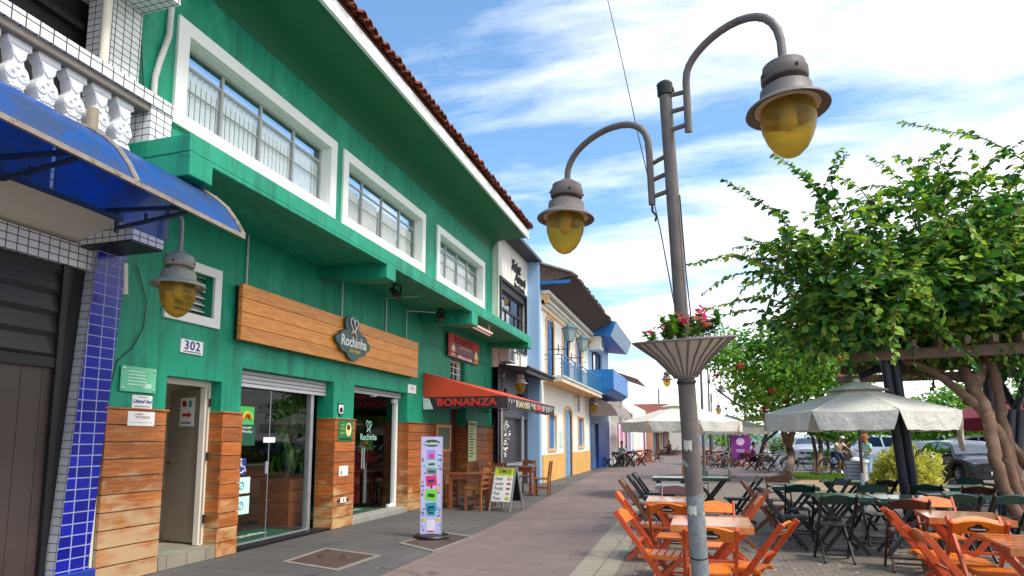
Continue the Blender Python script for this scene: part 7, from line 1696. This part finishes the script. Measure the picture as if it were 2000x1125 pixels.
def car(kind,x,y,rz,label,rgb,plate=True):
    P,xf,xr,wr=KINDS[kind]; r=thing('parked_car',label,'car'); pm=carpaint('paint '+label[:14],rgb); zb=wr*.62
    m=MB(); xs=[]; X0,X1=P[0][0],P[-1][0]; n=34
    xs=sorted(set([round(X0+(X1-X0)*i/n,3) for i in range(n+1)]+[p[0] for p in P]))
    vs=[]; K=13
    def sec(xx):
        _,b,t,w=lerp_prof(P,xx); cab=max(0,t-b-.12); tw=w-min(.26,cab*.48)-.04
        base=zb
        for c in (xf,xr):
            d=abs(xx-c); R=wr*1.17
            if d<R: base=max(base,.02+wr+math.sqrt(R*R-d*d)-.02)
        base=min(base,b-.12)
        half=[(0,base),(w*.80,base),(w*.97,base+.03),(w,(base+b)/2),(w*.985,b),(tw+.02,t-.05),(tw*.6,t-.005),(0,t+.012)]
        return half
    for xx in xs:
        h=sec(xx); ring_=[(xx,yy,zz) for yy,zz in h]+[(xx,-yy,zz) for yy,zz in reversed(h[1:-1])]; vs+=ring_
    C=14; k=len(xs)
    m.add(vs,[(i*C+j,i*C+(j+1)%C,(i+1)*C+(j+1)%C,(i+1)*C+j) for i in range(k-1) for j in range(C)]+[tuple(reversed(range(C))),tuple(range((k-1)*C,k*C))],0,True)
    body=m.build('body',pm,r,sharp=50)
    # glazing strips, a little proud of the body
    cab=[p for p in P if p[2]-p[1]>.3]; ca,cb=cab[0][0],cab[-1][0]; mid=(ca+cb)/2
    def q(xx,f,o=.012):
        h=sec(xx); a,b=Vector((0,h[4][0],h[4][1])),Vector((0,h[5][0],h[5][1])); p=a.lerp(b,f); return p.y+o,p.z
    for sg in (1,-1):
        for a,b in ((ca+.06,mid-.05),(mid+.05,cb+.18)):
            g=MB(); N=8; v=[]
            for i in range(N+1):
                xx=a+(b-a)*i/N; y0,z0=q(xx,.06); y1,z1=q(xx,.90); v+=[(xx,sg*y0,z0),(xx,sg*y1,z1)]
            g.add(v,[(2*i,2*i+2,2*i+3,2*i+1) for i in range(N)],0,True); g.build('side_window',M_cg,r)
    def screen(xa,xb,nm,o):
        g=MB(); v=[]; ha,hb=sec(xa),sec(xb)
        ya,yb=ha[5][0]*.93,hb[5][0]*.9
        N=6
        for i in range(N+1):
            f=i/N; xx=xa+(xb-xa)*f; h=sec(xx); za=h[6][1]; 
            v+=[(xx+o*.4,-h[5][0]*.9,h[5][1]+.035),(xx+o*.4,0,h[7][1]+.012),(xx+o*.4,h[5][0]*.9,h[5][1]+.035)]
        g.add(v,[(3*i+j,3*i+3+j,3*i+4+j,3*i+1+j) for i in range(N) for j in (0,1)],0,True); g.build(nm,M_cg,r)
    ft=[p for p in P if p[2]-p[1]>.45]; xw1=ft[-1][0]+.02; nxt=[p for p in P if p[0]>xw1 and p[2]-p[1]<.12][0][0]
    screen(xw1,nxt-.06,'windscreen',.03)
    pv=[p for p in P if p[0]<ft[0][0]]; screen(ft[0][0]-.02,pv[-1][0]+.06,'rear_window',-.03)
    for c in (xf,xr):
        for sg in (1,-1):
            w=MB(); yy=sg*(P[len(P)//2][3]-.11); MR=Matrix.Rotation(PI/2,4,'X')
            w.lathe([(wr*.62,-.10),(wr*.93,-.10),(wr,-.075),(wr,.075),(wr*.93,.10),(wr*.62,.10)],26,(c,yy,wr),0,MR); wo_=w.build('wheel',M_tyre,r)
            w=MB(); o_=.085*sg
            for j in range(5): a=2*PI*j/5; w.bar((c,yy+o_,wr),(c+wr*.6*math.cos(a),yy+o_,wr+wr*.6*math.sin(a)),.05,.07,0,(0,1,0))
            w.lathe([(wr*.64,-.095),(wr*.64,.095),(wr*.58,.095),(wr*.58,-.095)],22,(c,yy,wr),0,MR); w.lathe([(.06,-.1),(.06,.1),(0,.1)],10,(c,yy,wr),0,MR); w.build('rim',M_alu,wo_)
            w=MB(); w.lathe([(wr*.6,0),(0,0)],18,(c,yy-sg*.02,wr),0,MR); w.build('brake_disc',M_dark,wo_)
            w=MB(); w.lathe([(wr*1.16,-.02),(wr*1.16,.01),(0,.01)],20,(c,yy-sg*.14,wr*1.02),0,MR); w.build('wheel_arch',M_black,r)
    fx=P[-1][0]; fz=P[-1][1]
    for sg in (1,-1):
        w=MB(); h=sec(fx-.16); w.ball((fx-.13,sg*h[3][0]*.80,fz-.03),.13,12,0,(.9,1.2,.62)); w.build('headlight',M_lens,r)
        w=MB(); h=sec(P[0][0]+.12); w.ball((P[0][0]+.10,sg*h[3][0]*.86,P[0][1]+.06),.12,12,0,(.6,.9,1.3)); w.build('tail_light',M_red,r)
        w=MB(); xm=cb+.14; y0,z0=q(xm,.12); w.ball((xm,sg*(y0+.10),z0+.04),.095,10,0,(.6,1.1,.7)); w.bar((xm,sg*y0,z0),(xm,sg*(y0+.08),z0+.02),.04,.03); w.build('mirror',pm,r)
        w=MB(); w.bx(mid-.26,mid-.10,sg*(q(mid,0)[0]-.008),sg*(q(mid,0)[0]+.012),q(mid,0)[1]-.16,q(mid,0)[1]-.12); w.build('door_handle',M_chr,r)
        w=MB(); 
        for xx in (mid+.02,cb+.42,ca-.02): h=sec(xx); w.bar((xx,sg*(h[3][0]+.003),h[3][1]-.12),(xx,sg*(h[4][0]+.006),h[4][1]-.01),.008,.012,0,(1,0,0))
        w.build('door_seam',M_black,r)
    w=MB(); hw=P[-1][3]; w.bx(fx-.06,fx+.012,-hw*.62,hw*.62,fz-.24,fz-.10); w.bx(fx-.08,fx+.01,-hw*.8,hw*.8,zb+.04,zb+.16); w.build('grille',M_black,r)
    w=MB(); w.bx(fx,fx+.03,-.2,.2,zb+.17,zb+.28); w.bx(P[0][0]-.03,P[0][0]+.05,-.2,.2,.55,.66); w.build('number_plate',M_grey,r)
    w=MB(); w.bx(P[0][0]-.02,P[0][0]+.12,-P[0][3]*.95,P[0][3]*.95,zb+.02,zb+.2); w.build('rear_bumper',pm,r,bevel=.03)
    return put(r,x,y,rz,label,0,'cars in the car park')
car('hatch',8.95,26.2,-84,'black hatchback parked nearest, beside the twisted vine trunks',(16,18,24))
car('sedan',8.75,30.6,-90,'black sedan nose towards the yellow shrub, left of the hatchback',(20,22,28))
car('suv',8.3,38.6,-160,'silver blue people carrier behind the woman in the mint top',(150,166,184))
car('suv',6.6,44.8,-100,'silver pickup fronted off roader facing the camera behind the white wheeled bicycle',(186,190,196))
car('suv',9.4,52.5,-100,'dark fronted off roader facing the camera, right of the silver one',(190,192,200))
car('sedan',12.1,40.5,-150,'pale blue sedan right of the silver blue people carrier',(176,196,214))
car('pickup',14.4,41.2,-165,'dark pickup with roof box frame beyond the black sedan',(50,52,56))
car('hatch',14.0,48.5,-100,'small white hatchback far behind the parked row',(210,212,216))
car('hatch',13.6,27.2,-60,'light blue grey car cut by the right edge of the photo',(140,158,180))
car('sedan',3.4,58,-95,'grey sedan far beyond the purple flag',(150,156,164))
# ------------------------------------------------------------------ small street things
def bollard(x,y,label):
    r=thing('bollard',label,'bollard',(x,y,0),'white bollards on the path'); m=MB(); m.lathe([(.15,0),(.14,.55),(.13,.72)],16,(x,y,0)); m.build('post',M_white,r); m=MB(); m.lathe([(.17,.70),(.19,.74),(.17,.80),(.10,.86),(0,.88)],16,(x,y,0)); m.build('cap',M_white,r)
bollard(5.400020484452432,24.685378532974006,'white round capped bollard in front of the walking woman')
bollard(5.3478855833402275,25.801184316058784,'white bollard behind the grey slatted bin, left of the parasol pole')
bx_=(5.165,25.166,0.000)
r=thing('litter_bin','grey slatted litter bin left of the cream parasol pole','litter bin',bx_)
m=MB()
for k in range(5): m.bx(bx_[0]-.3,bx_[0]+.3,bx_[1]-.25,bx_[1]+.25,.12+k*.13,.12+k*.13+.11)
m.build('slats',paint('blue grey slats',(128,144,158),.6,.12),r,bevel=.01); m=MB(); m.bx(bx_[0]-.25,bx_[0]+.25,bx_[1]-.2,bx_[1]+.2,0,.76); m.build('liner',M_dark,r)
r=thing('flag_banner','purple feather flag with white words and round emblem beside the cafe tables','banner',(2.25,37.5,0))
fb=(2.222,39.018,0.000)
r.location=(2.2,36.6,0)
p0=Vector((1.599,38.471,0.451)); m=MB(); out=[(0,0),(.95,-.1),(1.05,.5),(1.12,1.1),(1.0,1.55),(.75,1.75),(.3,1.72),(-.05,1.6)]
Mfg=frame((p0.x,p0.y,.45),(.957,.289,0),(0,0,1)); m.prism(out,.02,Mfg@Matrix.Translation((0,0,-.01))); m.build('panel',M_purple,r)
text('lettering','AÇAÍ',.34,Mfg@Matrix.Translation((.5,1.42,.013)),M_white,r,.002,bold=.03); m=MB(); m.prism([(.5+.24*math.cos(i*PI/9),.95+.22*math.sin(i*PI/9)) for i in range(18)],.003,Mfg@Matrix.Translation((0,0,.011))); m.build('emblem',paint('pale violet',(206,180,212),.6,.2,16),r)
m=MB(); m.bx(.25,.75,.45,.50,.011,.014,0,Mfg); m.bx(.3,.7,.35,.39,.011,.014,0,Mfg); m.build('small_print',paint('pale violet',(206,180,212),.6),r); m=MB(); m.tube([Mfg@V(-.05,-.45,0),Mfg@V(-.05,1.6,0)],.02,6); m.build('pole',M_dark,r); m=MB(); m.bx(p0.x-.3,p0.x+.3,p0.y-.2,p0.y+.2,0,.05); m.build('base',M_black,r)
r=thing('road_sign','small white sign on a thin post before the dark green trees','sign',(11.92, 49.88, 0.0))
q=Vector((11.925,49.876,1.541)); m=MB(); m.tube([(q.x,q.y,0),(q.x,q.y,2.4)],.04,6); m.build('post',M_grey,r); m=MB(); m.bx(q.x-.2,q.x+.2,q.y-.03,q.y-.01,1.55,2.1); m.build('panel',M_white,r)
r=thing('queue_post','dark red post with broad foot on the promenade before the far veranda','post',(-3.39, 51.82, 0.0))
q=Vector((-3.386,51.822,0.000)); m=MB(); m.tube([(q.x,q.y,0),(q.x,q.y,1.6)],.06,8); m.build('shaft',paint('dark red paint',(90,24,24),.5),r); m=MB(); m.lathe([(.4,0),(.38,.05),(.08,.12),(0,.12)],16,tuple(q)); m.build('foot',M_dark,r)
